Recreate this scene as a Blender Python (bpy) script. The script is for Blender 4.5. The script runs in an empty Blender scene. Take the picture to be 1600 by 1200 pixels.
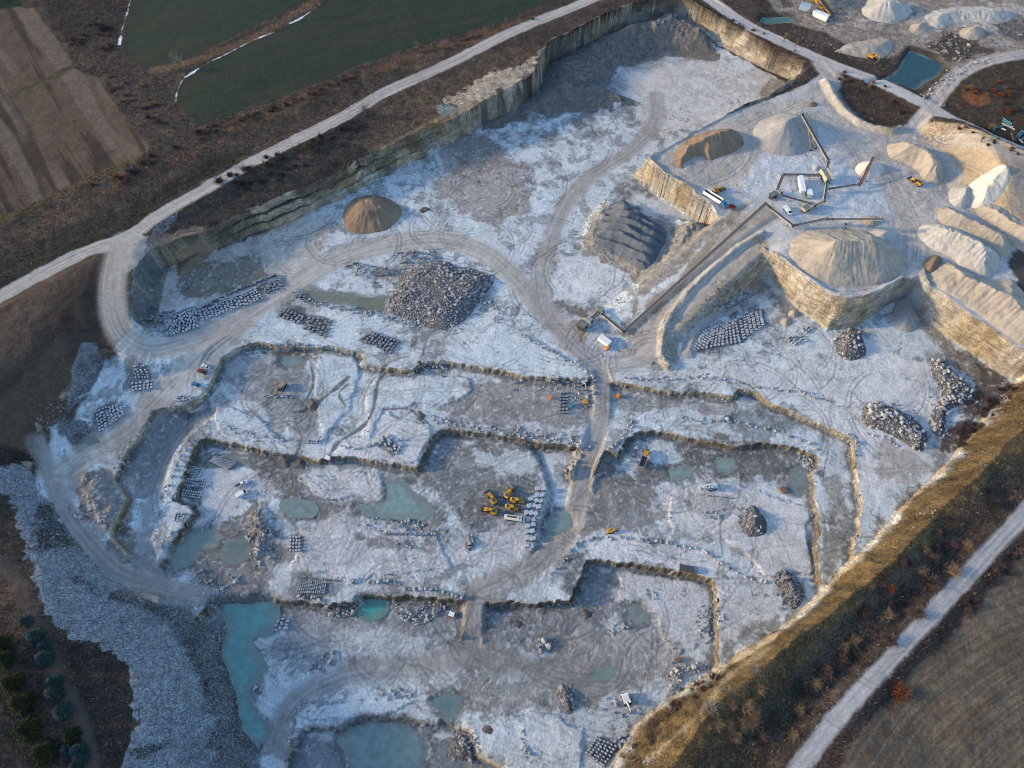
import bpy, bmesh, math, random
import numpy as np
from mathutils import Vector, Matrix
random.seed(7)
rng0 = np.random.default_rng(11)
F32 = np.float32
# ------------------------------------------------------------------ camera
CAM_H, PITCH, FPX = 300.0, math.radians(60), 1108.0
cam_data = bpy.data.cameras.new("camera")
cam = bpy.data.objects.new("camera", cam_data)
bpy.context.scene.collection.objects.link(cam)
cam.location = (0, 0, CAM_H)
cam.rotation_euler = (math.radians(90) - PITCH, 0, 0)
cam_data.sensor_width = 36.0
cam_data.lens = FPX / 1600 * 36.0
cam_data.clip_start, cam_data.clip_end = 1.0, 20000.0
bpy.context.scene.camera = cam
# ------------------------------------------------------------------ world, sun, exposure
SUN_EL = math.radians(15.5)
SUN_DIR = Vector((-1.0, 0.05, 0)).normalized() * math.cos(SUN_EL) + Vector((0, 0, math.sin(SUN_EL)))
world = bpy.data.worlds.new("World"); bpy.context.scene.world = world
world.use_nodes = True
wn = world.node_tree.nodes; wl = world.node_tree.links
sky = wn.new('ShaderNodeTexSky'); sky.sky_type = 'NISHITA'; sky.sun_disc = False
sky.sun_elevation = SUN_EL
sky.sun_rotation = math.atan2(SUN_DIR.x, SUN_DIR.y)
sky.ozone_density = 1.6
sky.dust_density = 0.6
wl.new(sky.outputs[0], wn['Background'].inputs[0])
wn['Background'].inputs[1].default_value = 0.15
sd = bpy.data.lights.new("sun", 'SUN'); so = bpy.data.objects.new("sun", sd)
bpy.context.scene.collection.objects.link(so)
sd.energy = 2.4; sd.angle = math.radians(5.0); sd.color = (1.0, 0.70, 0.38)
so.rotation_euler = SUN_DIR.to_track_quat('Z', 'Y').to_euler()
so.location = (-300, 0, 200)
vs = bpy.context.scene.view_settings
vs.view_transform = 'Standard'; vs.look = 'None'; vs.gamma = 1.0; vs.use_curve_mapping = False
vs.exposure = 1.2
C = bpy.context.scene.collection
cy = bpy.context.scene.cycles
cy.filter_width = 0.9
cy.max_bounces = 4; cy.diffuse_bounces = 2; cy.glossy_bounces = 2; cy.transmission_bounces = 2; cy.transparent_max_bounces = 4

# ------------------------------------------------------------------ photograph pixel (1600x1200) -> world point at height z
SP, CP = math.sin(PITCH), math.cos(PITCH)
def LV(z):   # the tracing levels of the terraces -> their heights
    return z if z >= 0 else float(np.interp(z, [-18, -17, -13, -10, -8, -4, 0], [-14.3, -13.3, -10.2, -7.4, -6.0, -2.9, 0]))
def W(u, v, z=0.0): return Wr(u, v, LV(z))
def Wr(u, v, z):
    a, b = u - 800.0, v - 600.0
    t = (CAM_H - z) / (FPX * SP + b * CP)
    return (a * t, t * (FPX * CP - b * SP))
def WP(pts, z=0.0):
    return [W(p[0], p[1], p[2] if len(p) > 2 else z) for p in pts]
# ------------------------------------------------------------------ numpy noise
_tabs = {}
def vnoise(x, y, seed):
    if seed not in _tabs: _tabs[seed] = np.random.default_rng(seed).random((256, 256)).astype(F32)
    T = _tabs[seed]
    xf = np.floor(x); yf = np.floor(y)
    fx = (x - xf).astype(F32); fy = (y - yf).astype(F32)
    xi = xf.astype(np.int32) & 255; yi = yf.astype(np.int32) & 255
    fx = fx * fx * (3 - 2 * fx); fy = fy * fy * (3 - 2 * fy)
    x1 = (xi + 1) & 255; y1 = (yi + 1) & 255
    return (T[yi, xi] * (1 - fx) + T[yi, x1] * fx) * (1 - fy) + (T[y1, xi] * (1 - fx) + T[y1, x1] * fx) * fy
def fbm(x, y, scale, octv=4, seed=1, gain=0.55):
    s = 0; a = 1.0; tot = 0
    c, d = math.cos(0.6), math.sin(0.6)
    x = x / scale; y = y / scale
    for k in range(octv):
        s = s + a * vnoise(x + 17.3 * k, y - 9.1 * k, seed * 31 + k); tot += a; a *= gain
        x, y = (x * c - y * d) * 2.03, (x * d + y * c) * 2.03
    return (s / tot).astype(F32)
def sstep(a, b, x):
    t = np.clip((x - a) / (b - a), 0, 1); return t * t * (3 - 2 * t)
# ------------------------------------------------------------------ the ground grid
ST = 0.5
core_x = np.arange(-392, 392.01, ST); core_y = np.arange(-12, 512.01, ST)
ox = np.array([-6000, -2500, -1200, -700, -520, -440]); oy = np.array([-3000, -900, -300, -120, -50])
xs = np.concatenate([ox, core_x, -ox[::-1]]).astype(F32)
ys = np.concatenate([oy, core_y, np.array([550, 640, 800, 1200, 2500, 9000])]).astype(F32)
NX, NY = len(xs), len(ys)
X, Y = np.meshgrid(xs, ys)
Xc = np.clip(X, -420, 420); Yc = np.clip(Y, -40, 540)
def bbox(pts, m):
    P = np.array(pts); x0, y0 = P.min(0) - m; x1, y1 = P.max(0) + m
    i0, i1 = np.searchsorted(xs, [x0, x1]); j0, j1 = np.searchsorted(ys, [y0, y1])
    return slice(max(j0 - 1, 0), min(j1 + 1, NY)), slice(max(i0 - 1, 0), min(i1 + 1, NX))
def sdist(pts, x, y):
    P = np.array(pts, F32); Q = np.roll(P, -1, 0)
    d2 = np.full(x.shape, 1e12, F32); ins = np.zeros(x.shape, bool)
    for (ax, ay), (bx, by) in zip(P, Q):
        ex, ey = bx - ax, by - ay; L = ex * ex + ey * ey + 1e-9
        wx, wy = x - ax, y - ay
        t = np.clip((wx * ex + wy * ey) / L, 0, 1)
        dx = wx - ex * t; dy = wy - ey * t
        np.minimum(d2, dx * dx + dy * dy, out=d2)
        if ay != by:
            c = (y < ay) != (y < by)
            ins ^= c & (x < ex * (y - ay) / (by - ay) + ax)
    d = np.sqrt(d2)
    return np.where(ins, -d, d)
def pdist(pts, x, y, closed=False):
    """distance to an open polyline; signed side, running length, interpolated 3rd value"""
    P = np.array([(p[0], p[1]) for p in pts], F32)
    zv = [p[2] if len(p) > 2 else 0.0 for p in pts]
    d2 = np.full(x.shape, 1e12, F32); side = np.zeros(x.shape, F32); run = np.zeros(x.shape, F32); zz = np.zeros(x.shape, F32)
    acc = 0.0
    for i in range(len(P) - 1):
        (ax, ay), (bx, by) = P[i], P[i + 1]
        ex, ey = bx - ax, by - ay; L = ex * ex + ey * ey + 1e-9; ln = math.sqrt(L)
        wx, wy = x - ax, y - ay
        t = np.clip((wx * ex + wy * ey) / L, 0, 1)
        dx = wx - ex * t; dy = wy - ey * t; q = dx * dx + dy * dy
        m = q < d2
        d2[m] = q[m]; side[m] = (np.sign(ex * wy - ey * wx))[m]; run[m] = (acc + t * ln)[m]; zz[m] = (zv[i] + t * (zv[i + 1] - zv[i]))[m]
        acc += ln
    return np.sqrt(d2), side, run, zz
def smooth_line(pts, n=6):
    """Catmull-Rom through the points"""
    P = [np.array(p, float) for p in pts]
    if len(P) < 3: return [tuple(p) for p in P]
    P = [2 * P[0] - P[1]] + P + [2 * P[-1] - P[-2]]
    out = []
    for i in range(1, len(P) - 2):
        for k in range(n):
            t = k / n; a, b, c, d = P[i - 1], P[i], P[i + 1], P[i + 2]
            out.append(tuple(0.5 * ((2 * b) + (-a + c) * t + (2 * a - 5 * b + 4 * c - d) * t * t + (-a + 3 * b - 3 * c + d) * t ** 3)))
    out.append(tuple(P[-2])); return out
# edges of rock get a ragged line, soft things a softer one
WX1 = X + (fbm(X, Y, 9, 4, 3) - .5) * 3.2; WY1 = Y + (fbm(X, Y, 9, 4, 4) - .5) * 3.2
WX2 = X + (fbm(X, Y, 14, 4, 5) - .5) * 10; WY2 = Y + (fbm(X, Y, 14, 4, 6) - .5) * 10
blk = (vnoise(np.floor(X / 1.9) * 1.37 + 3, np.floor(Y / 1.6) * 1.61, 7) - .5) * 1.5
WX3 = X + (fbm(X, Y, 9, 4, 3) - .5) * 1.8 + blk; WY3 = Y + (fbm(X, Y, 9, 4, 4) - .5) * 1.8 - blk
def blend(inner, outer):
    di = sdist(inner, WX1, WY1); do = sdist(outer, WX1, WY1)
    w = np.where(di <= 0, 1, np.where(do >= 0, 0, (-do) / (np.maximum(di, 0) + np.maximum(-do, 0) + 1e-6)))
    return w.astype(F32)
def rbf(ctrl):
    P = np.array([W(u, v, z) for u, v, z in ctrl]); Zv = np.array([c[2] for c in ctrl], float)
    n = len(P); D = np.hypot(*(P[:, None] - P[None]).transpose(2, 0, 1)) / 100
    K = np.where(D > 0, D * D * np.log(D + 1e-9), 0) + np.eye(n) * 0.01
    A = np.zeros((n + 3, n + 3)); A[:n, :n] = K; A[:n, n] = 1; A[:n, n + 1:] = P / 100; A[n:, :n] = A[:n, n:].T
    s = np.linalg.solve(A, np.concatenate([Zv, [0, 0, 0]]))
    gx = np.linspace(-420, 420, 106); gy = np.linspace(-40, 540, 74)
    GX, GY = np.meshgrid(gx, gy); out = s[n] + s[n + 1] * GX / 100 + s[n + 2] * GY / 100
    for k in range(n):
        d = np.hypot(GX - P[k, 0], GY - P[k, 1]) / 100; out += s[k] * d * d * np.log(d + 1e-9)
    fx = (Xc + 420) / 8; fy = (Yc + 40) / (580 / 73)
    i = np.clip(fx.astype(int), 0, 104); j = np.clip(fy.astype(int), 0, 72); fx = fx - i; fy = fy - j
    return ((out[j, i] * (1 - fx) + out[j, i + 1] * fx) * (1 - fy) + (out[j + 1, i] * (1 - fx) + out[j + 1, i + 1] * fx) * fy).astype(F32)

# ------------------------------------------------------------------ base surfaces
S_out = rbf([(342, 347, 12.5), (396, 321, 12), (446, 300, 12), (505, 279, 12), (556, 249, 12.5), (631, 213, 14), (300, 372, 14), (420, 285, 14), (500, 250, 14.5), (0, 0, 17), (300, 50, 17), (600, 50, 17), (900, 10, 17), (1300, 60, 16), (1590, 40, 15), (100, 250, 17), (300, 270, 17), (500, 180, 17), (700, 90, 17),
             (20, 440, 18), (110, 400, 17), (190, 385, 17), (175, 440, 16), (60, 540, 19), (150, 520, 13), (10, 640, 16), (60, 640, 10), (0, 720, 12), (20, 780, 10), (30, 850, 13),
             (0, 950, 19), (70, 960, 16), (0, 1150, 20), (130, 1100, 15), (190, 1180, 13), (230, 1080, 12), (150, 1000, 13), (60, 870, 12), (-100, 700, 20), (-150, 1000, 24), (-150, 400, 22),
             (1200, 150, 16), (1100, 230, 16), (1250, 300, 16), (1400, 300, 16), (1300, 420, 16), (1450, 420, 16), (1580, 520, 17), (1420, 130, 14), (1590, 220, 16), (1550, 130, 17),
             (1595, 620, 19), (1530, 730, 20), (1400, 880, 20), (1300, 960, 19), (1200, 1045, 18), (1120, 1110, 16), (1050, 1190, 14), (1000, 1260, 12),
             (1590, 700, 17), (1560, 760, 12), (1480, 850, 11), (1400, 930, 10), (1330, 1010, 9), (1250, 1090, 9), (1180, 1180, 8),
             (1600, 790, 14.5), (1500, 900, 14), (1400, 1005, 13.5), (1300, 1120, 13), (1240, 1200, 12), (1590, 900, 13), (1590, 1180, 11), (1450, 1150, 11), (1700, 1000, 12)])
S_in = rbf([(1047, 40, 0), (800, 200, 0), (600, 300, 0), (400, 360, 0), (500, 450, 0), (700, 450, 0), (900, 450, 0), (1100, 200, 0), (1200, 140, 1), (1000, 350, 0), (1100, 560, 0), (1300, 600, 0), (1500, 600, 0), (1400, 750, 0), (1200, 480, 0),
            (900, 640, 0), (800, 800, 0), (1200, 800, 0), (1100, 1000, 0), (800, 1000, 0), (500, 700, 0), (600, 560, 0), (400, 540, 1), (330, 600, 2.2), (270, 600, 3.2), (200, 600, 4.2), (150, 570, 6), (260, 520, 4), (300, 450, 1.5), (280, 420, 1),
            (200, 680, 2.8), (110, 640, 5.5), (100, 690, 4.5), (80, 740, 4), (140, 740, 3.4), (120, 830, 2.5), (160, 800, 1.5), (300, 700, 1), (190, 900, 1), (250, 860, 1), (250, 920, 1), (330, 900, 0), (300, 1000, 0), (350, 1100, 0), (500, 1100, 0), (700, 1180, 0), (1000, 1100, 0), (400, 800, 0), (1340, 860, 0)])
# pit: top edge of the walls (px, height) and foot of the walls
pit_top = [(1047, -2, 17), (1100, 17, 17), (1150, 42, 17), (1200, 74, 17), (1256, 97, 17), (1250, 112, 16.5), (1232, 128, 16), (1200, 150, 16), (1167, 163, 16), (1120, 190, 16), (1080, 210, 16), (1012, 247, 16), (1022, 262, 16), (1040, 277, 16), (1062, 288, 16), (1083, 300, 16), (1116, 331, 16),
           (1140, 338, 15), (1165, 350, 14.5), (1190, 372, 15), (1212, 398, 16), (1233, 420, 16), (1260, 443, 16), (1300, 467, 16), (1323, 473, 16), (1347, 472, 16), (1373, 458, 16), (1413, 435, 16), (1433, 440, 16), (1483, 467, 16), (1533, 500, 17), (1587, 540, 17), (1640, 560, 18),
           (1660, 620, 19), (1600, 668, 19), (1545, 725, 20), (1470, 800, 20), (1400, 872, 20), (1330, 932, 20), (1262, 985, 19), (1200, 1035, 18), (1130, 1090, 16), (1085, 1140, 15), (1050, 1200, 13), (1020, 1260, 12),
           (150, 1290, 13), (205, 1200, 13), (222, 1130, 13), (215, 1065, 13), (190, 1015, 13), (130, 1000, 13), (100, 990, 14), (80, 930, 14), (62, 885, 13), (45, 830, 11), (0, 765, 10), (0, 735, 10), (45, 715, 9), (40, 690, 9), (58, 655, 10), (100, 600, 12), (135, 550, 13), (165, 540, 12.5),
           (188, 505, 14), (200, 480, 15), (202, 450, 16), (212, 425, 17), (232, 402, 17), (262, 385, 17), (300, 372, 14), (342, 347, 12.5), (396, 321, 12), (446, 300, 12), (505, 279, 12), (556, 249, 12.5), (631, 213, 14), (700, 187, 16), (747, 170, 17), (750, 158, 17), (800, 133, 17), (840, 115, 17), (847, 78, 17), (900, 60, 17), (960, 37, 17)]
pit_foot = [(1047, 27), (1113, 63), (1153, 83), (1200, 113), (1245, 128), (1215, 150, 1), (1170, 176), (1125, 202), (1083, 226), (1010, 262), (990, 273), (1012, 292), (1033, 310), (1062, 328), (1093, 348), (1120, 372),
            (1150, 402), (1180, 425), (1200, 437), (1243, 480), (1293, 518), (1333, 515), (1367, 490), (1412, 462), (1433, 487), (1483, 530), (1533, 563), (1577, 592), (1590, 597),
            (1547, 640), (1513, 683), (1477, 726), (1402, 800), (1350, 857), (1300, 908), (1240, 965), (1200, 997), (1160, 1012), (1120, 1045), (1033, 1098), (1000, 1128), (960, 1185), (935, 1230, -13), (900, 1290, -13),
            (390, 1290, -13), (392, 1180, -13), (372, 1125, -13), (369, 1087, -13), (349, 1030, -13), (335, 990, -12), (322, 965, -9), (300, 947, -7), (250, 922, -5), (188, 902, -2), (150, 865, 1), (108, 815, 2.5), (76, 760, 3.5), (62, 715, 4), (62, 690, 5), (95, 668, 5), (108, 630, 6), (130, 600, 6.5), (152, 560, 7.5), (180, 552, 8),
            (215, 535, 5), (222, 510, 4), (232, 470, 2), (238, 440, 1), (258, 418, 1), (300, 402), (403, 364), (478, 336), (566, 292), (622, 262), (670, 240), (748, 199), (754, 192), (800, 178), (843, 141), (853, 104), (933, 64), (967, 50)]
wpit = blend(WP(pit_foot), WP(pit_top))
bankN = fbm(X, Y, 30, 3, 8) - .5
Z = S_out + bankN * 1.2
STEPS = []
# terraces inside the pit (each drops below the one above)
def drop(poly, z, width=.5):
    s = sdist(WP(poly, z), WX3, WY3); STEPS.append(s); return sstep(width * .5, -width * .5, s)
T1 = [(183, 753), (187, 747), (200, 717), (217, 690), (230, 663), (247, 645), (283, 640), (312, 637), (328, 607), (337, 587), (348, 563), (367, 550), (400, 538), (430, 542), (507, 543), (560, 550), (570, 555), (562, 568), (607, 577), (647, 580), (657, 565), (700, 567), (800, 582), (820, 590), (897, 593), (925, 592), (957, 597), (967, 600), (1000, 603), (1033, 612), (1083, 612), (1147, 621), (1153, 607), (1183, 614), (1200, 627), (1250, 650), (1300, 670), (1333, 687), (1332, 700), (1337, 733), (1345, 790), (1341, 810), (1342, 830), (1333, 843), (1333, 870), (1335, 920), (1300, 1100), (1000, 1400), (100, 1400), (230, 960), (250, 903), (215, 880), (175, 837), (193, 800), (200, 778)]
T2 = [(250, 884), (283, 833), (303, 800), (296, 789), (273, 783), (287, 750), (297, 723), (307, 700), (323, 688), (347, 690), (400, 703), (427, 710), (467, 713), (500, 722), (510, 715), (550, 715), (587, 723), (653, 733), (663, 710), (677, 683), (690, 672), (720, 673), (800, 685), (820, 688), (850, 695), (900, 697), (910, 702), (887, 742), (915, 760), (948, 706), (967, 712), (980, 687), (1000, 675), (1033, 675), (1083, 687), (1140, 697), (1200, 693), (1250, 702), (1273, 710), (1277, 730), (1268, 737), (1270, 767), (1275, 800), (1280, 833), (1275, 850), (1280, 903), (1290, 940), (1250, 1100), (1000, 1400), (200, 1400), (240, 960), (255, 905)]
T2b = [(822, 690), (850, 696), (900, 699), (887, 742), (905, 770), (893, 830), (860, 870), (827, 889), (833, 862), (840, 840), (846, 815), (858, 775), (853, 747), (840, 713)]
T3 = [(325, 940), (333, 937), (400, 937), (467, 943), (520, 943), (567, 943), (570, 932), (633, 933), (687, 938), (729, 941), (728, 985), (720, 994), (727, 1003), (752, 1010), (751, 970), (753, 943), (800, 943), (830, 945), (893, 940), (905, 905), (917, 877), (940, 876), (967, 880), (1033, 889), (1093, 899), (1115, 907), (1120, 943), (1123, 1000), (1121, 1045), (1100, 1090), (1000, 1400), (300, 1400), (300, 1010), (310, 960)]
T4 = [(447, 1210), (450, 1190), (457, 1167), (467, 1143), (490, 1133), (533, 1140), (580, 1122), (607, 1125), (667, 1128), (700, 1133), (733, 1143), (747, 1180), (783, 1200), (800, 1240), (430, 1240)]
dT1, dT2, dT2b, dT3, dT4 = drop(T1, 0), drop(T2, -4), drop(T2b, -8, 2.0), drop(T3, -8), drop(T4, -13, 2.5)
Zin = S_in - 2.9 * dT1 - 3.1 * dT2 - 1.4 * dT2b - 4.2 * dT3 - 3.1 * dT4
lvl = np.where(dT4 > .5, 4, np.where(dT3 > .5, 3, np.where(dT2 > .5, 2, np.where(dT1 > .5, 1, 0))))
oldwall = sstep(W(735, 180, 12)[0], W(640, 230, 12)[0], X) * sstep(W(150, 560, 5)[0], W(260, 400, 8)[0], X) * (Y > 180)
wj = np.clip(wpit + (fbm(X, Y, 11, 5, 9, .6) - .5) * .35 * (wpit > 0) * (wpit < 1), 0, 1); q3 = wj * 3
wstair = (np.floor(q3) + sstep(.62, .95, q3 - np.floor(q3))) / 3
wshape = wpit * (1 - oldwall) + wstair * oldwall
Z = Z * (1 - wshape) + Zin * wshape
inpit = wpit > 0.98
# relief: broken ground, shallow swells
rel = fbm(X, Y, 26, 5, 21) - .5
Z = Z + np.where(inpit, rel * 1.0, rel * 1.6)
Z = Z + (fbm(X, Y, 3.0, 3, 22) - .5) * np.where(inpit, .28, .5)

# mounds and hollows
def footprint(pts, z, warp=2):
    P = WP(pts, z); s = bbox(P, 14)
    return s, sdist(P, (WX2 if warp == 2 else WX1)[s], (WY2 if warp == 2 else WY1)[s])
def raise_(pts, z, slope, cap, rough=0.0, seed=40, warp=1):
    s, d = footprint(pts, z, warp)
    h = np.minimum(np.maximum(-d, 0) * slope, cap * (0.8 + .4 * fbm(X[s], Y[s], 9, 3, seed)))
    if rough: h = h * (1 - rough + 2 * rough * fbm(X[s], Y[s], 4, 4, seed + 1))
    Z[s] += np.where(d < 0, h, 0)
# rubble against the far walls
raise_([(842, 142), (852, 100), (935, 60), (1047, 25), (1115, 62), (1120, 85), (1050, 75), (1000, 85), (965, 105), (955, 140), (1000, 160), (960, 170), (900, 165), (840, 180), (800, 185)], 0, .42, 6.5, .35, 41)
raise_([(935, 60), (1047, 22), (1113, 58), (1110, 85), (1040, 75), (1000, 78), (970, 90)], 0, .5, 5, .3, 43)
raise_([(748, 200), (840, 140), (850, 155), (780, 200)], 0, .3, 2, .3, 44)
# heaped ground round the conveyor ramp and screening bank
raise_([(905, 375), (920, 330), (950, 310), (1000, 330), (1050, 350), (1100, 350), (1110, 370), (1060, 420), (1015, 460), (985, 490), (1000, 440), (960, 405), (915, 395)], 0, .5, 3.2, .3, 45)
raise_([(1055, 340), (1100, 350), (1110, 365), (1060, 415), (1040, 430), (1030, 415), (1045, 385)], 0, .6, 4, .3, 46)
# broken earth banks inside the road loops
raise_([(118, 740), (140, 728), (165, 740), (195, 770), (200, 790), (178, 832), (155, 838), (135, 820), (120, 780)], 2, .35, 2.4, .8, 47)
raise_([(168, 845), (190, 832), (205, 850), (212, 880), (200, 892), (180, 878)], -3, .35, 2.0, .8, 49)
raise_([(385, 810), (400, 790), (418, 788), (430, 815), (425, 860), (400, 880), (385, 850)], -8, .35, 1.8, .9, 51)
raise_([(918, 760), (925, 715), (935, 712), (945, 722), (940, 745), (928, 770)], -7, .55, 2.6, .8, 53)
# frost white shelves standing a little proud of the wet floor
for k_, (p_, z_) in enumerate([([(495, 550), (555, 552), (566, 572), (545, 640), (500, 690), (490, 620)], -4), ([(535, 690), (570, 658), (610, 645), (665, 665), (678, 682), (652, 724), (590, 716), (500, 712)], -4), ([(590, 585), (640, 580), (740, 590), (745, 605), (680, 640), (600, 640), (572, 680), (565, 668)], -4), ([(470, 742), (600, 737), (613, 780), (580, 793), (500, 770)], -8), ([(965, 893), (1030, 900), (1108, 912), (1112, 1000), (1060, 1020), (1030, 960), (960, 930)], -13), ([(725, 1112), (800, 1110), (900, 1130), (900, 1210), (800, 1210), (745, 1160)], -13), ([(470, 1110), (560, 1092), (690, 1075), (640, 1110), (600, 1118), (530, 1128), (475, 1128)], -13), ([(460, 832), (540, 802), (680, 830), (700, 880), (640, 898), (460, 898)], -8), ([(1045, 765), (1100, 752), (1230, 782), (1265, 800), (1270, 885), (1200, 905), (1140, 850), (1040, 830)], -8), ([(330, 605), (345, 640), (420, 658), (440, 690), (400, 695), (345, 682)], -4)]):
    raise_(p_, z_, 1.2, .5, 0, 300 + k_, 2)
# ramps and roads
def ramp(pts, hw, fade, sm=5):
    P = smooth_line([(*W(u, v, z), LV(z)) for u, v, z in pts], sm); s = bbox([(p[0], p[1]) for p in P], hw + fade)
    d, sd_, r, zz = pdist(P, X[s], Y[s]); w = sstep(hw + fade, hw, d)
    Z[s] = Z[s] * (1 - w) + (zz + (fbm(X[s], Y[s], 5, 3, 50) - .5) * .3) * w
    return P
ramp([(975, 535, 0), (1030, 482, 4.5), (1090, 428, 9), (1145, 378, 13), (1200, 335, 16)], 14, 9)
ramp([(190, 385, 17), (177, 435, 16), (176, 480, 14), (192, 522, 11.5), (235, 548, 7.5), (300, 535, 4), (360, 507, 2), (430, 470, .5), (480, 430, 0)], 6, 8)
ramp([(60, 690, 5), (80, 740, 4), (110, 800, 3), (150, 855, 1.5), (190, 893, -2), (250, 912, -5), (320, 925, -7.5), (380, 925, -8)], 4, 4)
ramp([(920, 560, 0), (938, 590, -1), (941, 640, -3), (928, 690, -5.5), (912, 735, -7.5), (903, 780, -8.5), (885, 835, -9), (850, 870, -8.5), (815, 897, -8), (775, 912, -8), (748, 925, -8), (741, 950, -9.5), (738, 1000, -13), (738, 1030, -13)], 3.4, 2.2)
ramp([(225, 900, -4), (220, 850, -4), (235, 790, -4), (250, 720, -4), (285, 670, -4), (320, 645, -4)], 4, 3)
# far road, its banks
ramp([(-40, 487, 18), (60, 430, 17.5), (130, 395, 17.2), (200, 370, 17), (250, 335, 17), (330, 290, 17), (400, 250, 17), (470, 215, 17), (540, 180, 17), (600, 145, 17), (700, 100, 17), (800, 50, 17), (940, -8, 17)], 4.5, 5)
ramp([(1080, -10, 16.5), (1160, 35, 16.5), (1220, 65, 16.5), (1300, 100, 16), (1380, 130, 16), (1450, 165, 16), (1520, 205, 16), (1650, 270, 16)], 4, 5)
ramp([(1660, 735, 14), (1593, 810, 14.3), (1519, 890, 14), (1460, 955, 13.7), (1407, 1013, 13.5), (1313, 1117, 13), (1257, 1190, 12.5), (1210, 1250, 12)], 3.6, 5)
# stockpile hill with a road on its crest, upper right of the plant
hill_hi = [(1452, 198, 18), (1500, 212, 21), (1540, 232, 25), (1561, 250, 27), (1562, 262, 27), (1580, 275, 27), (1660, 262, 27), (1660, 250, 27), (1600, 240, 26), (1540, 222, 23), (1490, 200, 19), (1460, 192, 17)]
hill_lo = [(1432, 200, 16), (1450, 215, 16), (1470, 238, 16), (1480, 262, 16), (1478, 290, 16), (1500, 305, 16), (1540, 340, 16), (1600, 385, 16), (1700, 380, 16), (1700, 262, 16), (1600, 228, 16), (1500, 187, 16), (1455, 178, 16)]
wh = blend(WP(hill_hi), WP(hill_lo))
hx0, hx1 = W(1440, 200, 17)[0], W(1565, 255, 27)[0]
Z = Z * (1 - wh) + (16.5 + 10.5 * np.clip((X - hx0) / (hx1 - hx0), 0, 1)) * wh
# berms along edges
def berm(pts, z, hw, h):
    P = smooth_line([(*W(u, v, z), 0) for u, v in pts], 5); s = bbox([(p[0], p[1]) for p in P], hw + 4)
    d, _, r, _z = pdist(P, WX1[s], WY1[s]); Z[s] += h * sstep(hw, 0, d) * (.6 + .8 * fbm(X[s], Y[s], 5, 3, 61))
berm([(1232, 128), (1200, 147), (1167, 161), (1120, 187), (1080, 207), (1016, 244), (1024, 262), (1044, 277), (1085, 300)], 16, 2.6, 1.6)
berm([(1290, 128), (1300, 150), (1325, 178), (1350, 195), (1392, 205), (1405, 200)], 16, 4, 2.6)
berm([(1195, 385), (1235, 420), (1262, 441), (1300, 463), (1345, 468), (1375, 455), (1412, 434)], 16, 2, 1.2)
berm([(1047, 560), (1035, 535), (1042, 500), (1062, 470), (1100, 435), (1150, 397), (1185, 378)], 8, 3, 2.2)
berm([(1440, 205), (1500, 218), (1560, 240), (1600, 256)], 20, 2.5, 1.0)
# pond basins
PONDS = []
def pond(name, pts, lvlz, depth, col, label):
    s, d = footprint(pts, lvlz, 1); key = lvlz; lvlz = LV(lvlz)
    w = sstep(3.0, -1.5, d)
    Z[s] = Z[s] * (1 - w) + (lvlz - depth * sstep(1.0, -3, d) + (fbm(X[s], Y[s], 4, 3, 70) - .5) * .25) * w
    PONDS.append((name, pts, key, col, label))
TEAL = (.185, .275, .27); GREEN = (.055, .21, .19); GREY = (.17, .21, .22); OLIVE = (.15, .165, .12)
pond('pond', [(580, 1128), (607, 1130), (640, 1133), (652, 1142), (664, 1160), (665, 1180), (655, 1210), (545, 1210), (540, 1175), (525, 1160), (535, 1146), (560, 1133)], -17.3, .8, TEAL, 'largest teal pond')
pond('pond', [(338, 940), (400, 940), (425, 942), (432, 965), (420, 985), (395, 990), (385, 1010), (398, 1025), (412, 1045), (400, 1060), (388, 1075), (392, 1095), (402, 1120), (420, 1150), (400, 1165), (380, 1140), (373, 1090), (355, 1045), (345, 1020), (360, 990), (352, 960)], -13.3, .7, (.12, .28, .27), 'long pond')
pond('pond', [(567, 942), (585, 940), (600, 945), (598, 960), (580, 964), (566, 955)], -13.3, .7, (.05, .30, .26), 'emerald pool')
pond('pond', [(608, 757), (625, 755), (640, 775), (668, 795), (672, 803), (655, 808), (620, 806), (590, 803), (565, 800), (562, 794), (590, 797), (605, 785)], -8.3, .5, TEAL, 'kidney pond')
pond('pond', [(445, 788), (472, 786), (490, 800), (484, 805), (470, 803), (455, 800)], -8.3, .5, TEAL, 'pool by cracked slabs')
pond('pond', [(268, 862), (290, 845), (300, 830), (335, 828), (352, 838), (340, 855), (315, 862), (300, 885), (275, 895), (262, 885)], -8.3, .4, (.18, .23, .21), 'west corner')
pond('pond', [(868, 800), (880, 795), (893, 803), (896, 825), (880, 833), (858, 840), (855, 825), (862, 808)], -10.3, .4, (.17, .24, .235), 'by haul road')
pond('pond', [(1046, 738), (1062, 732), (1084, 733), (1080, 742), (1060, 747), (1048, 749)], -8.3, .4, TEAL, '')
pond('pond', [(1123, 722), (1146, 720), (1147, 730), (1138, 740), (1124, 738)], -8.3, .4, TEAL, '')
pond('pond', [(1240, 740), (1250, 736), (1258, 742), (1258, 760), (1248, 770), (1238, 765), (1237, 750)], -8.3, .4, GREY, '')
pond('pond', [(470, 452), (500, 460), (560, 465), (603, 465), (598, 488), (580, 486), (545, 475), (500, 470), (475, 462)], -.4, .5, OLIVE, '')
pond('pond', [(1352, 133), (1395, 118), (1420, 78), (1440, 85), (1474, 100), (1465, 118), (1432, 142), (1400, 132), (1375, 125)], 13.2, 1.2, (.014, .06, .07), '')
pond('pond', [(980, 948), (1000, 945), (1018, 962), (1008, 972), (990, 974), (980, 965)], -13.25, .3, GREY, '')
pond('pond', [(930, 1052), (955, 1044), (962, 1050), (950, 1058), (935, 1060), (920, 1060)], -13.25, .3, (.15, .24, .235), '')
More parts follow.
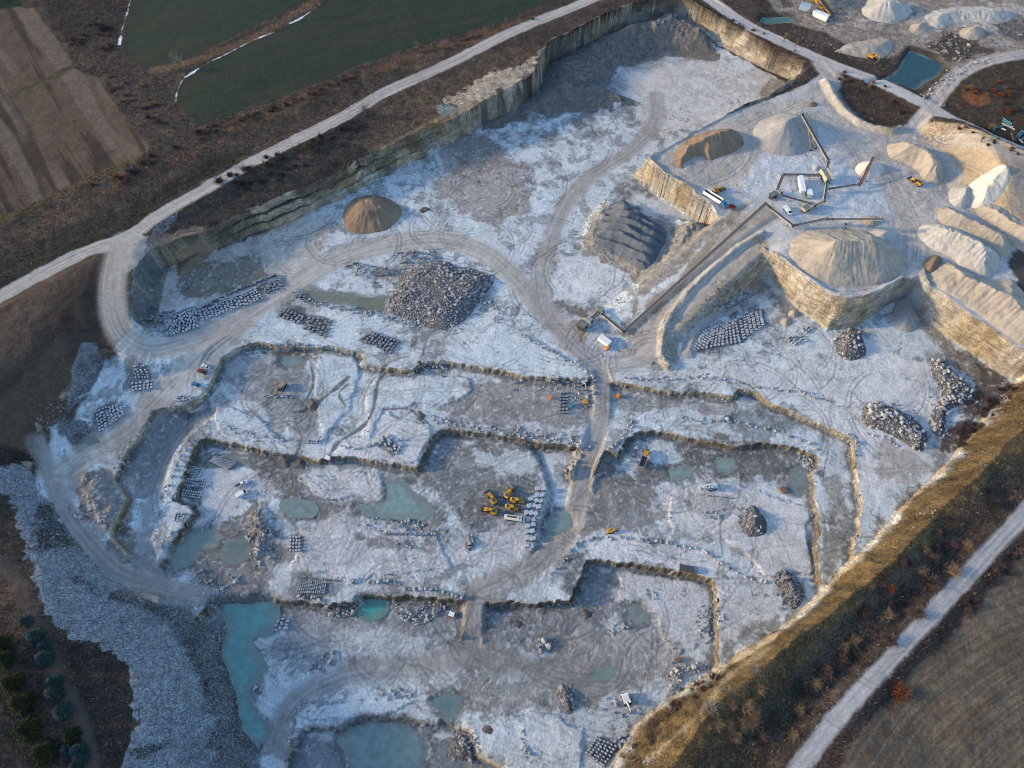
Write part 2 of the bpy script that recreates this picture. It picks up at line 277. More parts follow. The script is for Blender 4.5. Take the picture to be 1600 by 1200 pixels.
pond('pond', [(438, 556), (462, 556), (472, 562), (462, 573), (448, 576), (435, 566)], -4.25, .3, (.15, .24, .235), '')
pond('pond', [(680, 1095), (700, 1087), (717, 1092), (712, 1110), (700, 1125), (682, 1110)], -13.25, .3, (.11, .19, .2), '')
pond('pond', [(1190, 25), (1235, 27), (1245, 36), (1200, 40), (1185, 34)], 15.2, .5, (.05, .13, .11), '')
pond('pond', [(128, 684), (150, 682), (157, 690), (140, 697), (125, 693)], 3.3, .3, (.12, .14, .09), '')
pond('pond', [(355, 845), (380, 838), (395, 850), (388, 870), (360, 880), (345, 865)], -8.3, .3, (.12, .16, .15), '')

# ------------------------------------------------------------------ surface colours (albedo), painted on the ground grid
GROUND, FIELD, ROAD, FLOOR, WALL, RUBBLE, HILL = range(7)
cls = np.zeros(X.shape, np.int8)
COL = np.zeros(X.shape + (3,), F32)
n1 = fbm(X, Y, 45, 5, 101); n2 = fbm(X, Y, 9, 5, 102); n3 = fbm(X, Y, 2.6, 4, 103); n4 = fbm(X, Y, 22, 5, 104); n5 = fbm(X, Y, 6, 4, 105)
def c3(c): return np.array(c, F32)
def lay(w, col, s=None):
    tgt = COL if s is None else COL[s]
    w = np.clip(w, 0, 1)[..., None]
    tgt *= (1 - w); tgt += w * (c3(col) if np.ndim(col) == 1 else col)
WHITE = (.50, .57, .61); MUD = (.152, .168, .17); WET = (.085, .09, .095); TAN = (.34, .31, .27); SAND = (.42, .36, .27); ROADC = (.36, .345, .32); SCRUB = (.052, .043, .037); DRY = (.16, .10, .045); EARTH = (.10, .068, .046)
NOBR = np.zeros(X.shape, bool)
# outside: winter scrub, dry grass
def mixn(a, b, w): return c3(a) * (1 - w[..., None]) + c3(b) * w[..., None]
COL[:] = mixn(SCRUB, (.088, .068, .052), sstep(.38, .68, n2 * .6 + n3 * .4))
lay(sstep(.55, .75, n5) * .35, (.10, .085, .07))
# quarry floor, frost-white rock with wet grey mud
white_w = sstep(.36, .60, n4 * .55 + n2 * .3 + n3 * .15)
nf = n4 * .5 + n2 * .3 + n3 * .2
white_w = sstep(.38, .47, nf)
floor = mixn(MUD, (.33, .365, .385), sstep(.36, .41, nf)); w2_ = sstep(.43, .475, nf + (n5 - .5) * .08)[..., None]
floor = floor * (1 - w2_) + c3(WHITE) * w2_
floor *= (0.88 + .24 * fbm(X, Y, 1.6, 3, 110))[..., None]
wf = sstep(.55, .9, wpit)
COL[:] = COL * (1 - wf[..., None]) + floor * wf[..., None]
cls[wf > .5] = FLOOR
mid = ((cls == FLOOR) & (wpit > .9)) * 1.0
lay(mid * sstep(.42, .62, fbm(X, Y, 34, 4, 185)) * .22, (.33, .33, .325))
lay(mid * sstep(.50, .60, fbm(X, Y, 12, 5, 186, .62)) * .22, (.31, .335, .35))
lay(mid * sstep(.57, .61, fbm(WX2, WY2, 7, 5, 187, .62)) * .6, (.15, .165, .17))
# pixel-traced patches
def region(pts, z, col, strength=1.0, soft=3.0, warp=2, rag=0.0, c=None, seed=0, tex=0.25):
    P = WP(pts, z); s = bbox(P, 12 + soft)
    d = sdist(P, (WX2 if warp == 2 else WX1)[s], (WY2 if warp == 2 else WY1)[s])
    if rag: d = d + (fbm(X[s], Y[s], 7, 5, 120 + seed, .65) - .5) * rag * 1.5
    soft = soft * .45 if z < 5 else soft
    w = sstep(soft * .5, -soft * .5, d) * strength
    cc = c3(col)[None, None] * (1 - tex + 2 * tex * n3[s])[..., None] * (1 - tex * .6 + 1.2 * tex * n5[s])[..., None]
    lay(w, cc, s)
    if c is not None: cls[s][d < 0] = c
    return s, d, w
def line(pts, z, hw, col, strength=1.0, soft=1.0, rag=0.0, c=None, ruts=0.0, sm=5, seed=0):
    P = smooth_line([W(p[0], p[1], p[2] if len(p) > 2 else z) for p in pts], sm); s = bbox(P, hw + soft + 4)
    d, side, run, _ = pdist(P, X[s], Y[s])
    lat = side * d
    e = d + (fbm(X[s], Y[s], 6, 3, 130 + seed) - .5) * rag
    w = sstep(hw + soft, hw - soft, e) * strength
    cc = np.broadcast_to(c3(col), lat.shape + (3,)).copy()
    cc *= (.88 + .24 * n3[s])[..., None]
    if ruts: cc *= (1 - ruts + 2 * ruts * fbm(lat * 1.0 + 50, run * .035, .9, 3, 140 + seed))[..., None]
    lay(w, cc, s)
    if c is not None: cls[s][d < hw] = c
# --- outside fields
FGREEN = (.021, .035, .023)
green1 = [(205, -30), (200, 20), (190, 60), (195, 85), (215, 100), (240, 112), (280, 105), (300, 95), (330, 75), (380, 50), (440, 20), (490, -5), (520, -30)]
green2 = [(275, 160), (272, 145), (285, 125), (310, 105), (350, 85), (400, 65), (450, 40), (500, 10), (515, -20), (1000, -60), (880, -5), (800, 30), (700, 58), (640, 75), (560, 105), (480, 140), (400, 165), (350, 185), (320, 197), (295, 185)]
brown1 = [(-80, 20), (0, 8), (55, 12), (80, 45), (105, 85), (112, 100), (60, 130), (0, 150), (-80, 165)]
brown2 = [(-80, 165), (0, 152), (60, 132), (112, 108), (150, 120), (175, 160), (210, 200), (235, 232), (215, 252), (150, 272), (90, 300), (0, 345), (-80, 380)]
for g, sd_ in ((green1, 1), (green2, 2)):
    s, d, w = region(g, 17, FGREEN, c=FIELD, soft=2, warp=1, tex=.1)
    st = fbm((X[s] * .94 + Y[s] * .34), (-X[s] * .34 + Y[s] * .94) * 9, 60, 3, 150)
    lay(w * sstep(.45, .7, st) * .45, (.040, .037, .027), s)
    Z[s] = Z[s] - w * (fbm(X[s], Y[s], 3.0, 3, 22) - .5) * .42 - w * (rel[s] * 1.6) * .7
for g in (brown1, brown2):
    s, d, w = region(g, 17, (.088, .063, .047), c=FIELD, soft=2, warp=1, tex=.12)
    st = fbm((X[s] * .80 + Y[s] * .60) * 24, (-X[s] * .6 + Y[s] * .8), 90, 4, 151)
    lay(w * sstep(.46, .56, st) * .85, (.034, .025, .021), s)
    st = fbm((X[s] * .80 + Y[s] * .60) * 9, (-X[s] * .6 + Y[s] * .8), 110, 3, 152)
    lay(w * sstep(.54, .62, st) * .8, (.125, .10, .08), s)
    Z[s] = Z[s] - w * (fbm(X[s], Y[s], 3.0, 3, 22) - .5) * .4
line([(-40, 360), (30, 335), (90, 305), (150, 275), (215, 250)], 17, 2.5, (.10, .072, .03), .8, 1.5, 2)
line([(0, 160), (60, 133), (110, 108)], 17, 2, (.06, .065, .03), .8, 1.5, 2)
region([(-50, -20), (40, -20), (30, 8), (0, 15), (-50, 25)], 17, (.008, .03, .018), soft=2)
region([(60, -20), (200, -30), (190, 60), (150, 60), (110, 85), (85, 40)], 17, (.035, .028, .028), .8)
# verge tones along the far road
line([(-40, 470), (60, 405), (130, 370), (200, 345), (300, 290), (345, 262)], 17, 11, (.028, .03, .022), .85, 4, 5)
line([(-40, 400), (60, 352), (130, 318), (200, 285), (300, 240), (345, 222)], 17, 3, (.10, .062, .042), .8, 2, 4)
line([(240, 112), (300, 98), (400, 58), (460, 22), (510, -10)], 17, 3.2, (.12, .078, .05), .9, 1.5, 2)
line([(350, 205), (420, 180), (500, 145), (590, 110), (650, 85), (740, 62), (850, 25), (930, 0)], 17, 4, (.125, .072, .045), .75, 3, 7)
line([(600, 160), (640, 145), (680, 128), (720, 108)], 17, 9, (.12, .085, .055), .7, 4, 8)
# snow lying along field edges
for pl in ([(203, -5), (196, 25), (188, 55), (187, 68)], [(290, 122), (283, 132), (277, 145), (276, 160)], [(400, 62), (380, 72), (350, 88), (320, 103), (290, 124)], [(455, 36), (430, 50), (405, 60)], [(500, 5), (480, 22), (455, 37)]):
    line(pl, 17, .3, (.75, .80, .88), .95, .5, 2.6, seed=3)
region([(316, 280), (335, 272), (338, 277), (320, 284)], 17, (.2, .22, .23))
# west dirt field (bare earth)
s, d, w = region([(-90, 520), (0, 475), (60, 445), (130, 408), (185, 388), (178, 420), (165, 450), (166, 500), (170, 545), (145, 545), (110, 600), (95, 640), (60, 655), (45, 690), (20, 700), (-90, 690)], 15, (.085, .062, .047), c=FIELD, tex=.2)
NOBR[s] |= d < -2
st = fbm((X[s] * .9 - Y[s] * .4) * 6, X[s] * .4 + Y[s] * .9, 50, 4, 155)
lay(w * sstep(.5, .72, st) * .6, (.038, .027, .022), s)
region([(90, 470), (130, 430), (175, 400), (170, 450), (165, 540), (120, 560), (100, 520)], 14, (.036, .026, .022), .6, 8)
# dark pit hollow west
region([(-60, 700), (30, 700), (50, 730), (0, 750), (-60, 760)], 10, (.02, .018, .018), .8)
# SW grass and path
region([(-80, 790), (10, 790), (45, 850), (62, 890), (95, 990), (190, 1015), (222, 1080), (215, 1230), (-80, 1230)], 14, (.058, .044, .035), .9, 6, tex=.4)
region([(95, 990), (190, 1012), (222, 1080), (212, 1230), (160, 1230), (130, 1120), (110, 1050)], 13, (.038, .030, .026), .8, 5, tex=.4)
line([(-40, 850), (20, 900), (60, 980), (95, 1060), (130, 1140), (150, 1230)], 15, 2.5, (.085, .068, .056), .9, 1.5, 1.5, c=ROAD)
line([(-40, 870), (10, 920), (45, 1000)], 16, 4, (.13, .078, .05), .6, 3, 6)
# grey tipped gravel slope
rub = [(-20, 735), (40, 738), (62, 752), (75, 785), (110, 825), (150, 880), (190, 915), (250, 940), (300, 955), (318, 975), (335, 1000), (349, 1035), (368, 1090), (371, 1125), (392, 1180), (400, 1230), (200, 1230), (215, 1170), (232, 1120), (222, 1085), (205, 1045), (190, 1020), (150, 1003), (110, 992), (92, 960), (75, 900), (58, 855), (30, 790), (0, 765), (-20, 760)]
s, d, w = region(rub, 4, (.29, .33, .37), 1, 1.2, 1, rag=7, c=RUBBLE, tex=.35)
lay(w * sstep(.5, .75, fbm(X[s], Y[s], 1.3, 2, 158)) * .7, (.40, .44, .48), s)
lay(w * sstep(.62, .8, n5[s]) * .5, (.12, .12, .12), s)
region([(62, 785), (90, 800), (118, 835), (118, 850), (90, 853), (65, 850)], 6, SCRUB, .85, 3, rag=10)
region([(110, 900), (135, 905), (130, 918), (112, 915)], 8, SCRUB, .7, 2, rag=4)
line([(190, 935), (240, 950), (275, 962), (300, 990), (315, 1030), (330, 1070)], -2, 3.0, (.05, .042, .038), .9, 1.5, 4)
region([(250, 945), (300, 957), (335, 1000), (349, 1035), (371, 1125), (395, 1230), (345, 1230), (338, 1120), (325, 1060), (298, 1005)], -6, (.12, .13, .14), .75, 5, rag=8)
line([(205, 930), (260, 945), (300, 970), (322, 1010), (343, 1060), (360, 1110), (362, 1190)], -5, 3.5, (.19, .20, .20), .8, 2, 3)
region([(215, 1160), (240, 1155), (270, 1165), (262, 1175), (230, 1175)], 6, (.05, .045, .04), .8, 2, rag=6)
# riprap in the loop of the haul road, gravel bank west of the block yard
s, d, w = region([(262, 345), (285, 335), (282, 350), (262, 370), (250, 400), (240, 440), (235, 480), (222, 508), (207, 500), (206, 470), (215, 425), (232, 390)], 12, (.16, .175, .19), 1, 1, 1, c=RUBBLE, tex=.4)
s, d, w = region([(140, 545), (158, 543), (160, 560), (145, 590), (128, 620), (112, 628), (100, 640), (102, 622), (120, 585)], 8, (.24, .26, .28), 1, 1, 1, rag=2, c=RUBBLE, tex=.4)
region([(90, 655), (145, 650), (148, 672), (118, 690), (90, 680)], 5, (.20, .215, .23), .9, 2, rag=4, c=RUBBLE, tex=.4)
# yards and tan ground of the north floor
region([(236, 470), (255, 415), (290, 395), (400, 355), (480, 335), (520, 345), (480, 420), (440, 450), (300, 480), (262, 500)], 1, (.40, .38, .34), .75, 6, rag=8)
region([(280, 410), (320, 405), (390, 400), (420, 420), (400, 445), (330, 462), (285, 475)], 1, (.13, .115, .09), .8, 3, rag=10, seed=2)
region([(305, 425), (335, 420), (345, 435), (320, 450), (303, 440)], 1, (.20, .20, .17), .8, 2, rag=3)
region([(255, 400), (300, 390), (340, 375), (440, 335), (470, 322), (430, 350), (330, 395), (265, 425)], 1, (.15, .12, .085), .7, 4, rag=8)
region([(690, 230), (760, 210), (800, 250), (830, 290), (835, 330), (790, 350), (730, 335), (680, 300)], 0, (.22, .19, .17), .7, 8, rag=10, seed=4)
region([(690, 215), (760, 215), (790, 245), (795, 262), (755, 270), (720, 260)], 0, (.20, .185, .18), .8, 4, rag=5, seed=5)
region([(842, 142), (852, 100), (935, 62), (1047, 27), (1115, 65), (1125, 90), (1040, 85), (1000, 88), (965, 110), (955, 140), (1000, 158), (940, 168), (880, 172), (830, 180), (760, 200), (760, 185)], 2, (.22, .20, .18), .95, 3, rag=6, c=RUBBLE, seed=6, tex=.4)
region([(955, 140), (968, 105), (1010, 88), (1060, 95), (1060, 130), (1000, 155)], 0, (.42, .43, .45), .5, 6, rag=6)
line([(1035, 60), (1035, 100), (1030, 140), (1020, 180), (1010, 210)], 0, 5, TAN, .5, 4, 5)
region([(640, 90), (840, 70), (840, 115), (800, 133), (747, 158), (700, 187), (560, 250), (520, 260), (560, 215), (640, 150)], 17, (.10, .075, .055), .85, 5, rag=6)
region([(690, 150), (760, 118), (840, 82), (900, 50), (1000, 5), (1040, 0), (960, 36), (900, 58), (847, 76), (838, 112), (800, 130), (747, 157), (720, 175)], 17, (.42, .36, .28), .9, 3, rag=12, seed=7, tex=.4)
line([(420, 320), (500, 280), (560, 248), (640, 205), (745, 158)], 17, 2.5, (.26, .20, .12), .7, 1.5, 3)
line([(330, 345), (400, 318), (480, 275), (560, 235)], 17, 4, (.035, .03, .026), .8, 2, 4)
region([(683, 162), (700, 158), (712, 165), (706, 176), (688, 180), (680, 172)], 16.5, (.20, .24, .225), .95, 1.5, tex=.1)
# terrace tones
def mudp(pts, z, col=MUD, st=.85, soft=4, rag=8, seed=0): region(pts, z, col, st, soft, 2, rag, seed=seed, tex=.3)
def whitep(pts, z, col=WHITE, st=.8, soft=4, rag=8, seed=0): region(pts, z, col, st, soft, 2, rag, seed=seed + 9, tex=.12)
# T1 west
mudp([(345, 575), (400, 545), (480, 550), (485, 600), (450, 660), (420, 640), (340, 600)], -4, (.19, .20, .21), .7)
mudp([(460, 600), (490, 620), (485, 690), (465, 712), (455, 680)], -4, (.22, .23, .23), .8, 3, 4)
mudp([(200, 720), (235, 655), (300, 642), (290, 680), (260, 720), (230, 790), (200, 780)], -4, (.16, .18, .19), .9)
whitep([(495, 550), (555, 552), (570, 570), (545, 640), (500, 690), (490, 620)], -4)
whitep([(590, 585), (640, 580), (740, 590), (745, 605), (680, 640), (590, 640), (570, 690), (560, 670)], -4)
mudp([(745, 590), (800, 590), (925, 600), (930, 660), (880, 672), (760, 665), (690, 640), (730, 610)], -4, (.22, .22, .215), .85)
whitep([(480, 710), (520, 690), (570, 655), (610, 645), (665, 665), (680, 680), (650, 728), (590, 720), (500, 716)], -4, (.58, .60, .62), .9)
whitep([(330, 600), (345, 640), (420, 660), (440, 690), (470, 700), (440, 705), (345, 685), (320, 640)], -4, WHITE, .6)
whitep([(680, 560), (800, 575), (925, 585), (900, 560), (830, 530), (780, 500), (700, 545)], 0)
whitep([(430, 500), (520, 525), (560, 545), (420, 540), (380, 530)], 0)
whitep([(640, 560), (660, 530), (700, 520), (640, 550), (500, 540), (520, 510)], 0, WHITE, .5)
# T1 east
mudp([(965, 605), (1060, 625), (1145, 628), (1165, 690), (1090, 680), (1040, 640), (960, 640)], -4, (.22, .22, .22), .7)
whitep([(1030, 640), (1100, 640), (1200, 690), (1100, 690), (1000, 670)], -4, WHITE, .6)
mudp([(1160, 630), (1200, 635), (1225, 670), (1200, 690), (1150, 680), (1140, 660)], -4, (.16, .20, .21), .8)
mudp([(1285, 740), (1310, 750), (1335, 800), (1330, 870), (1285, 900), (1290, 820)], -4, (.17, .165, .14), .75)
whitep([(1240, 700), (1280, 690), (1325, 690), (1330, 740), (1290, 745), (1275, 715)], -4, WHITE, .6)
# N floor east: bright
whitep([(960, 560), (1050, 575), (1200, 560), (1350, 540), (1460, 560), (1470, 640), (1440, 720), (1350, 800), (1340, 700), (1200, 610), (960, 590)], 0, (.56, .57, .58), .75, 10, 14)
mudp([(1360, 690), (1420, 705), (1460, 740), (1400, 760), (1370, 730)], 0, (.24, .22, .20), .6)
whitep([(870, 400), (940, 400), (990, 430), (960, 470), (880, 470), (862, 440)], 0, (.58, .59, .60), .85)
whitep([(980, 130), (1080, 90), (1220, 120), (1180, 165), (1050, 215), (1000, 190)], 0, (.52, .50, .48), .7, 8, 10)
# T2 west
mudp([(660, 730), (690, 680), (830, 700), (850, 760), (800, 800), (740, 830), (690, 790), (640, 750)], -8, (.15, .155, .16), .85, 6)
mudp([(390, 720), (480, 720), (520, 780), (560, 800), (690, 810), (650, 825), (520, 815), (440, 790)], -8, (.17, .17, .17), .85)
mudp([(330, 830), (400, 780), (430, 820), (440, 880), (400, 935), (340, 930), (300, 890)], -8, (.15, .15, .15), .85, 4)
mudp([(310, 700), (400, 712), (460, 730), (400, 735), (330, 730), (300, 725)], -8, (.15, .17, .16), .85, 2, 3)
whitep([(300, 740), (400, 738), (440, 770), (380, 780), (320, 830), (290, 790)], -8, (.46, .48, .51), .9)
whitep([(470, 740), (600, 735), (615, 780), (580, 795), (500, 770)], -8, (.50, .51, .53), .85)
whitep([(460, 830), (540, 800), (680, 830), (700, 880), (640, 900), (460, 900)], -8, (.50, .52, .55), .85)
whitep([(720, 830), (820, 820), (830, 890), (760, 900), (700, 870)], -8, (.50, .51, .53), .85)
mudp([(580, 840), (680, 842), (675, 855), (600, 855), (560, 845)], -8, (.20, .20, .20), .8, 3)
whitep([(740, 700), (820, 700), (840, 740), (800, 745), (740, 720)], -8, WHITE, .7)
# T2 east
mudp([(1075, 690), (1200, 700), (1265, 715), (1240, 740), (1150, 760), (1080, 735), (1000, 760), (970, 790), (910, 780), (940, 730), (990, 740), (1070, 700)], -8, (.13, .13, .13), .85, 5)
mudp([(910, 760), (1010, 750), (1040, 810), (950, 840), (900, 835)], -8, (.17, .17, .165), .85, 6)
whitep([(1000, 690), (1060, 700), (1075, 725), (1030, 725), (1000, 715)], -8, WHITE, .8)
whitep([(1040, 760), (1100, 750), (1230, 780), (1270, 800), (1275, 890), (1200, 910), (1130, 850), (1040, 830), (1020, 790)], -8, (.52, .53, .54), .8, 8)
mudp([(1040, 770), (1130, 780), (1160, 800), (1100, 810), (1060, 800)], -8, (.22, .22, .22), .5)
whitep([(920, 850), (960, 820), (1000, 840), (1100, 860), (1120, 890), (1030, 885), (960, 872), (900, 880), (880, 900)], -8, (.54, .56, .59), .9)
whitep([(1130, 900), (1200, 910), (1220, 960), (1150, 1010), (1125, 1000)], -8, (.44, .46, .48), .8)
mudp([(1190, 960), (1225, 965), (1190, 1000), (1140, 1025), (1128, 1030), (1150, 1000)], -8, (.20, .20, .19), .8)
# T3
mudp([(430, 945), (560, 950), (700, 960), (720, 1010), (480, 1050), (420, 1010), (440, 980)], -13, (.20, .22, .24), .75, 6)
whitep([(540, 985), (700, 985), (720, 1000), (640, 1030), (520, 1020)], -13, WHITE, .55)
whitep([(470, 1110), (560, 1090), (700, 1070), (640, 1110), (600, 1120), (530, 1130), (475, 1130)], -13, WHITE, .8)
whitep([(720, 1110), (800, 1110), (900, 1130), (900, 1210), (800, 1210), (745, 1160)], -13, WHITE, .75)
whitep([(395, 1060), (440, 1050), (480, 1080), (440, 1110), (430, 1180), (400, 1130)], -13, WHITE, .7)
mudp([(755, 950), (890, 945), (905, 885), (960, 885), (980, 900), (960, 960), (900, 1010), (800, 1020), (755, 1010)], -13, (.17, .18, .19), .85, 4)
whitep([(965, 890), (1030, 900), (1110, 910), (1115, 1000), (1060, 1020), (1030, 960), (960, 930)], -13, (.46, .48, .50), .75)
mudp([(920, 980), (1040, 980), (1100, 1040), (1000, 1060), (850, 1060), (780, 1040), (860, 1010)], -13, (.25, .25, .24), .75, 6)
mudp([(740, 1060), (900, 1060), (960, 1080), (880, 1110), (720, 1100), (660, 1070)], -13, (.20, .20, .20), .8, 4)
whitep([(895, 1110), (1000, 1070), (1060, 1060), (1040, 1100), (1000, 1140), (900, 1150)], -13, WHITE, .7)
region([(455, 1150), (540, 1150), (545, 1210), (450, 1210)], -17, (.13, .15, .17), .8)
region([(667, 1140), (740, 1150), (770, 1210), (665, 1210)], -17, (.14, .15, .155), .8, rag=5)
# east bank: golden grass, dark brush hollow beyond
eb = [(1600, 590, 2), (1547, 645, 2), (1513, 688, 2), (1477, 732, 2), (1402, 806, 1), (1350, 863, 0), (1300, 914, -1), (1240, 971, -2), (1200, 1003, -3), (1120, 1052, -8), (1033, 1105, -11), (965, 1195, -11), (960, 1230, -10), (1150, 1210), (1200, 1100), (1300, 990), (1400, 900), (1500, 800), (1620, 690)]
s, d, w = region(eb, 14, (.105, .075, .036), 1, 5, rag=8, c=GROUND, tex=.45)
lay(w * sstep(.5, .7, n2[s]) * .6, (.06, .045, .026), s)
region([(1620, 700), (1500, 815), (1400, 915), (1300, 1010), (1180, 1140), (1120, 1230), (1230, 1230), (1300, 1110), (1400, 1000), (1500, 890), (1620, 760)], 11, (.045, .038, .032), .9, 8, rag=10, tex=.4)
region([(1140, 1120), (1230, 1060), (1280, 1060), (1220, 1160), (1180, 1230), (1080, 1230)], 12, (.036, .036, .025), .7, 8, rag=10, tex=.4)
line([(1600, 583), (1547, 641), (1513, 684), (1477, 727), (1402, 802), (1350, 859), (1300, 911), (1240, 968), (1200, 1000), (1120, 1048), (1000, 1130), (950, 1200)], 1, .7, (.42, .35, .25), .85, .8, 2)
line([(1200, 1013), (1133, 1062), (1087, 1120), (1013, 1190)], 9, .6, (.32, .27, .19), .6, .8, 2)
region([(1540, 560), (1590, 600), (1540, 650), (1480, 720), (1470, 700), (1490, 660), (1525, 620), (1500, 570)], 0, (.065, .048, .036), .9, 4, rag=8)
region([(1420, 455), (1440, 480), (1480, 520), (1530, 570), (1530, 610), (1480, 560), (1440, 520), (1400, 500), (1380, 490)], 0, (.20, .18, .14), .8, 4, rag=6)
# SE plough field
s, d, w = region([(1640, 830), (1560, 905), (1500, 965), (1420, 1060), (1340, 1150), (1290, 1220), (1300, 1300), (1900, 1300), (1900, 800)], 12, (.13, .108, .08), 1, 3, 1, c=FIELD, tex=.2)
cx_, cy_ = W(2300, 1900, 12)
rr = np.hypot(X[s] - cx_, (Y[s] - cy_) * 1.1)
st = fbm(rr * 3.6, np.arctan2(Y[s] - cy_, X[s] - cx_) * 25, 3.2, 3, 160)
lay(w * sstep(.44, .58, st) * .55, (.06, .047, .037), s)
st2 = fbm(rr, np.arctan2(Y[s] - cy_, X[s] - cx_) * 60, 12, 3, 161)
lay(w * sstep(.5, .7, st2) * .4, (.06, .046, .035), s)
region([(1640, 745), (1560, 840), (1500, 900), (1400, 1010), (1300, 1130), (1240, 1230), (1290, 1230), (1340, 1150), (1420, 1060), (1500, 965), (1640, 830)], 12, (.052, .038, .032), .9, 2, rag=3)
# plant plateau
plant = [(1010, 250), (1040, 230), (1100, 200), (1160, 170), (1200, 155), (1250, 135), (1290, 110), (1300, 130), (1300, 160), (1340, 195), (1390, 208), (1430, 185), (1450, 190), (1440, 210), (1470, 235), (1500, 215), (1600, 255), (1700, 300), (1700, 560), (1590, 545), (1533, 503), (1483, 470), (1433, 442), (1413, 437), (1373, 460), (1323, 475), (1300, 469), (1260, 445), (1212, 400), (1190, 372), (1165, 350), (1116, 331), (1083, 300), (1040, 277)]
s, d, w = region(plant, 16, (.44, .45, .46), 1, 2, 1, c=FLOOR, tex=.15)
st = fbm(X[s] * .5, Y[s] * .5 + X[s] * .2, 14, 5, 165)
lay(w * sstep(.45, .7, st) * .6, (.33, .31, .28), s)
region([(1010, 250), (1100, 200), (1180, 165), (1180, 290), (1120, 290), (1060, 285)], 16, (.37, .34, .30), .7, 8)
region([(1390, 215), (1450, 200), (1490, 240), (1485, 290), (1420, 275)], 16, (.35, .33, .30), .5, 8)
lay(sstep(.02, .3, wh) * (1.0), np.array((.37, .30, .21), F32) * (.8 + .4 * n3)[..., None])
line([(1450, 205), (1490, 213), (1530, 230), (1565, 250), (1610, 262)], 22, 4, (.36, .33, .29), .9, 2, 1, ruts=.25)
region([(1575, 268), (1640, 258), (1640, 380), (1600, 350), (1570, 310)], 21, (.21, .20, .19), .8, 4)
whitep([(1165, 235), (1240, 245), (1300, 250), (1400, 290), (1420, 330), (1340, 345), (1230, 350), (1195, 310), (1150, 285)], 16, (.50, .56, .61), .75, 10, 10)
for pl_, hw_ in (([(1200, 165), (1180, 195), (1172, 240), (1150, 268), (1110, 285)], 6), ([(1295, 140), (1320, 185), (1360, 225), (1385, 262), (1400, 300), (1420, 340), (1430, 380), (1425, 420)], 7), ([(1240, 165), (1290, 190), (1330, 230), (1345, 262)], 5), ([(1385, 232), (1381, 250), (1395, 275), (1430, 300), (1470, 300), (1487, 280), (1480, 255), (1455, 228), (1425, 214)], 3.5)):
    line(pl_, 16, hw_, (.36, .345, .32), .8, 2.5, rag=2, ruts=.45)
# conveyor corridor
region([(955, 540), (1010, 480), (1080, 410), (1130, 355), (1160, 345), (1200, 330), (1210, 360), (1170, 385), (1110, 440), (1065, 480), (1045, 520), (1050, 565), (985, 560)], 8, (.33, .31, .28), .9, 4)
region([(965, 500), (1000, 485), (1080, 400), (1140, 340), (1170, 330), (1150, 350), (1090, 415), (1020, 490), (985, 512)], 8, (.25, .215, .175), .9, 2)
region([(905, 375), (920, 330), (950, 310), (1000, 330), (1050, 350), (1110, 350), (1110, 370), (1060, 420), (1015, 460), (985, 490), (1000, 440), (960, 405), (915, 395)], 3, (.22, .19, .15), .85, 3, rag=5, tex=.4)
region([(1047, 560), (1035, 535), (1042, 500), (1062, 470), (1100, 435), (1150, 397), (1190, 380), (1200, 437), (1150, 460), (1110, 495), (1075, 530), (1062, 562)], 5, (.30, .27, .22), .9, 3)
region([(890, 500), (930, 485), (965, 505), (950, 540), (905, 530)], 0, (.40, .42, .45), .8, 3)
region([(875, 470), (905, 478), (925, 498), (905, 505), (885, 492)], 0, (.16, .12, .09), .8, 3, rag=4)
region([(875, 500), (905, 505), (918, 525), (895, 530), (878, 515)], 0, (.28, .22, .15), .8, 2, rag=4)
# upper-right works beyond the road
s, d, w = region([(1150, -30), (1190, 0), (1230, 40), (1290, 55), (1330, 80), (1370, 95), (1400, 90), (1420, 70), (1460, 85), (1480, 108), (1460, 135), (1440, 150), (1462, 150), (1500, 108), (1560, 95), (1640, 80), (1640, -40)], 14, (.27, .24, .21), 1, 4, 1, c=GROUND, tex=.3)
region([(1410, 30), (1500, 10), (1590, 5), (1640, 40), (1560, 60), (1480, 40), (1440, 70)], 14, (.42, .40, .37), .8, 4, rag=8)
region([(1445, 70), (1480, 50), (1520, 70), (1560, 85), (1500, 100), (1475, 98)], 14, (.06, .05, .045), .85, 3, rag=6)
region([(1260, 50), (1290, 62), (1330, 78), (1380, 90), (1420, 80), (1400, 100), (1340, 100), (1280, 75), (1230, 55)], 14, (.10, .07, .06), .85, 3, rag=6)
region([(1540, 30), (1600, 28), (1640, 50), (1600, 70), (1560, 55)], 14, (.10, .11, .11), .8, 3, rag=6)
region([(1480, 130), (1520, 112), (1600, 95), (1700, 90), (1700, 290), (1600, 240), (1530, 205), (1475, 170)], 15, (.055, .045, .033), .95, 2, c=GROUND, tex=.4)
region([(1500, 150), (1520, 135), (1545, 145), (1550, 160), (1520, 168)], 16, (.20, .075, .035), .8, 3, rag=4, tex=.4)
region([(1305, 112), (1330, 108), (1380, 135), (1430, 165), (1432, 178), (1405, 198), (1380, 200), (1345, 188), (1312, 160), (1305, 135)], 16, (.062, .045, .033), .95, 2, c=GROUND, tex=.45)
line([(1292, 118), (1300, 150), (1325, 180), (1352, 197), (1392, 207), (1408, 200)], 17, 2.2, (.40, .33, .23), .85, 1, 1.5)
region([(1450, 178), (1475, 180), (1530, 205), (1600, 240), (1660, 270), (1660, 285), (1600, 255), (1540, 228), (1490, 205), (1455, 195)], 17, (.055, .042, .035), .95, 2, c=GROUND)
region([(1100, 18), (1160, 45), (1230, 75), (1270, 95), (1275, 105), (1256, 112), (1250, 100), (1200, 75), (1150, 44)], 17, (.055, .040, .034), .95, 1.5, c=GROUND, tex=.4)
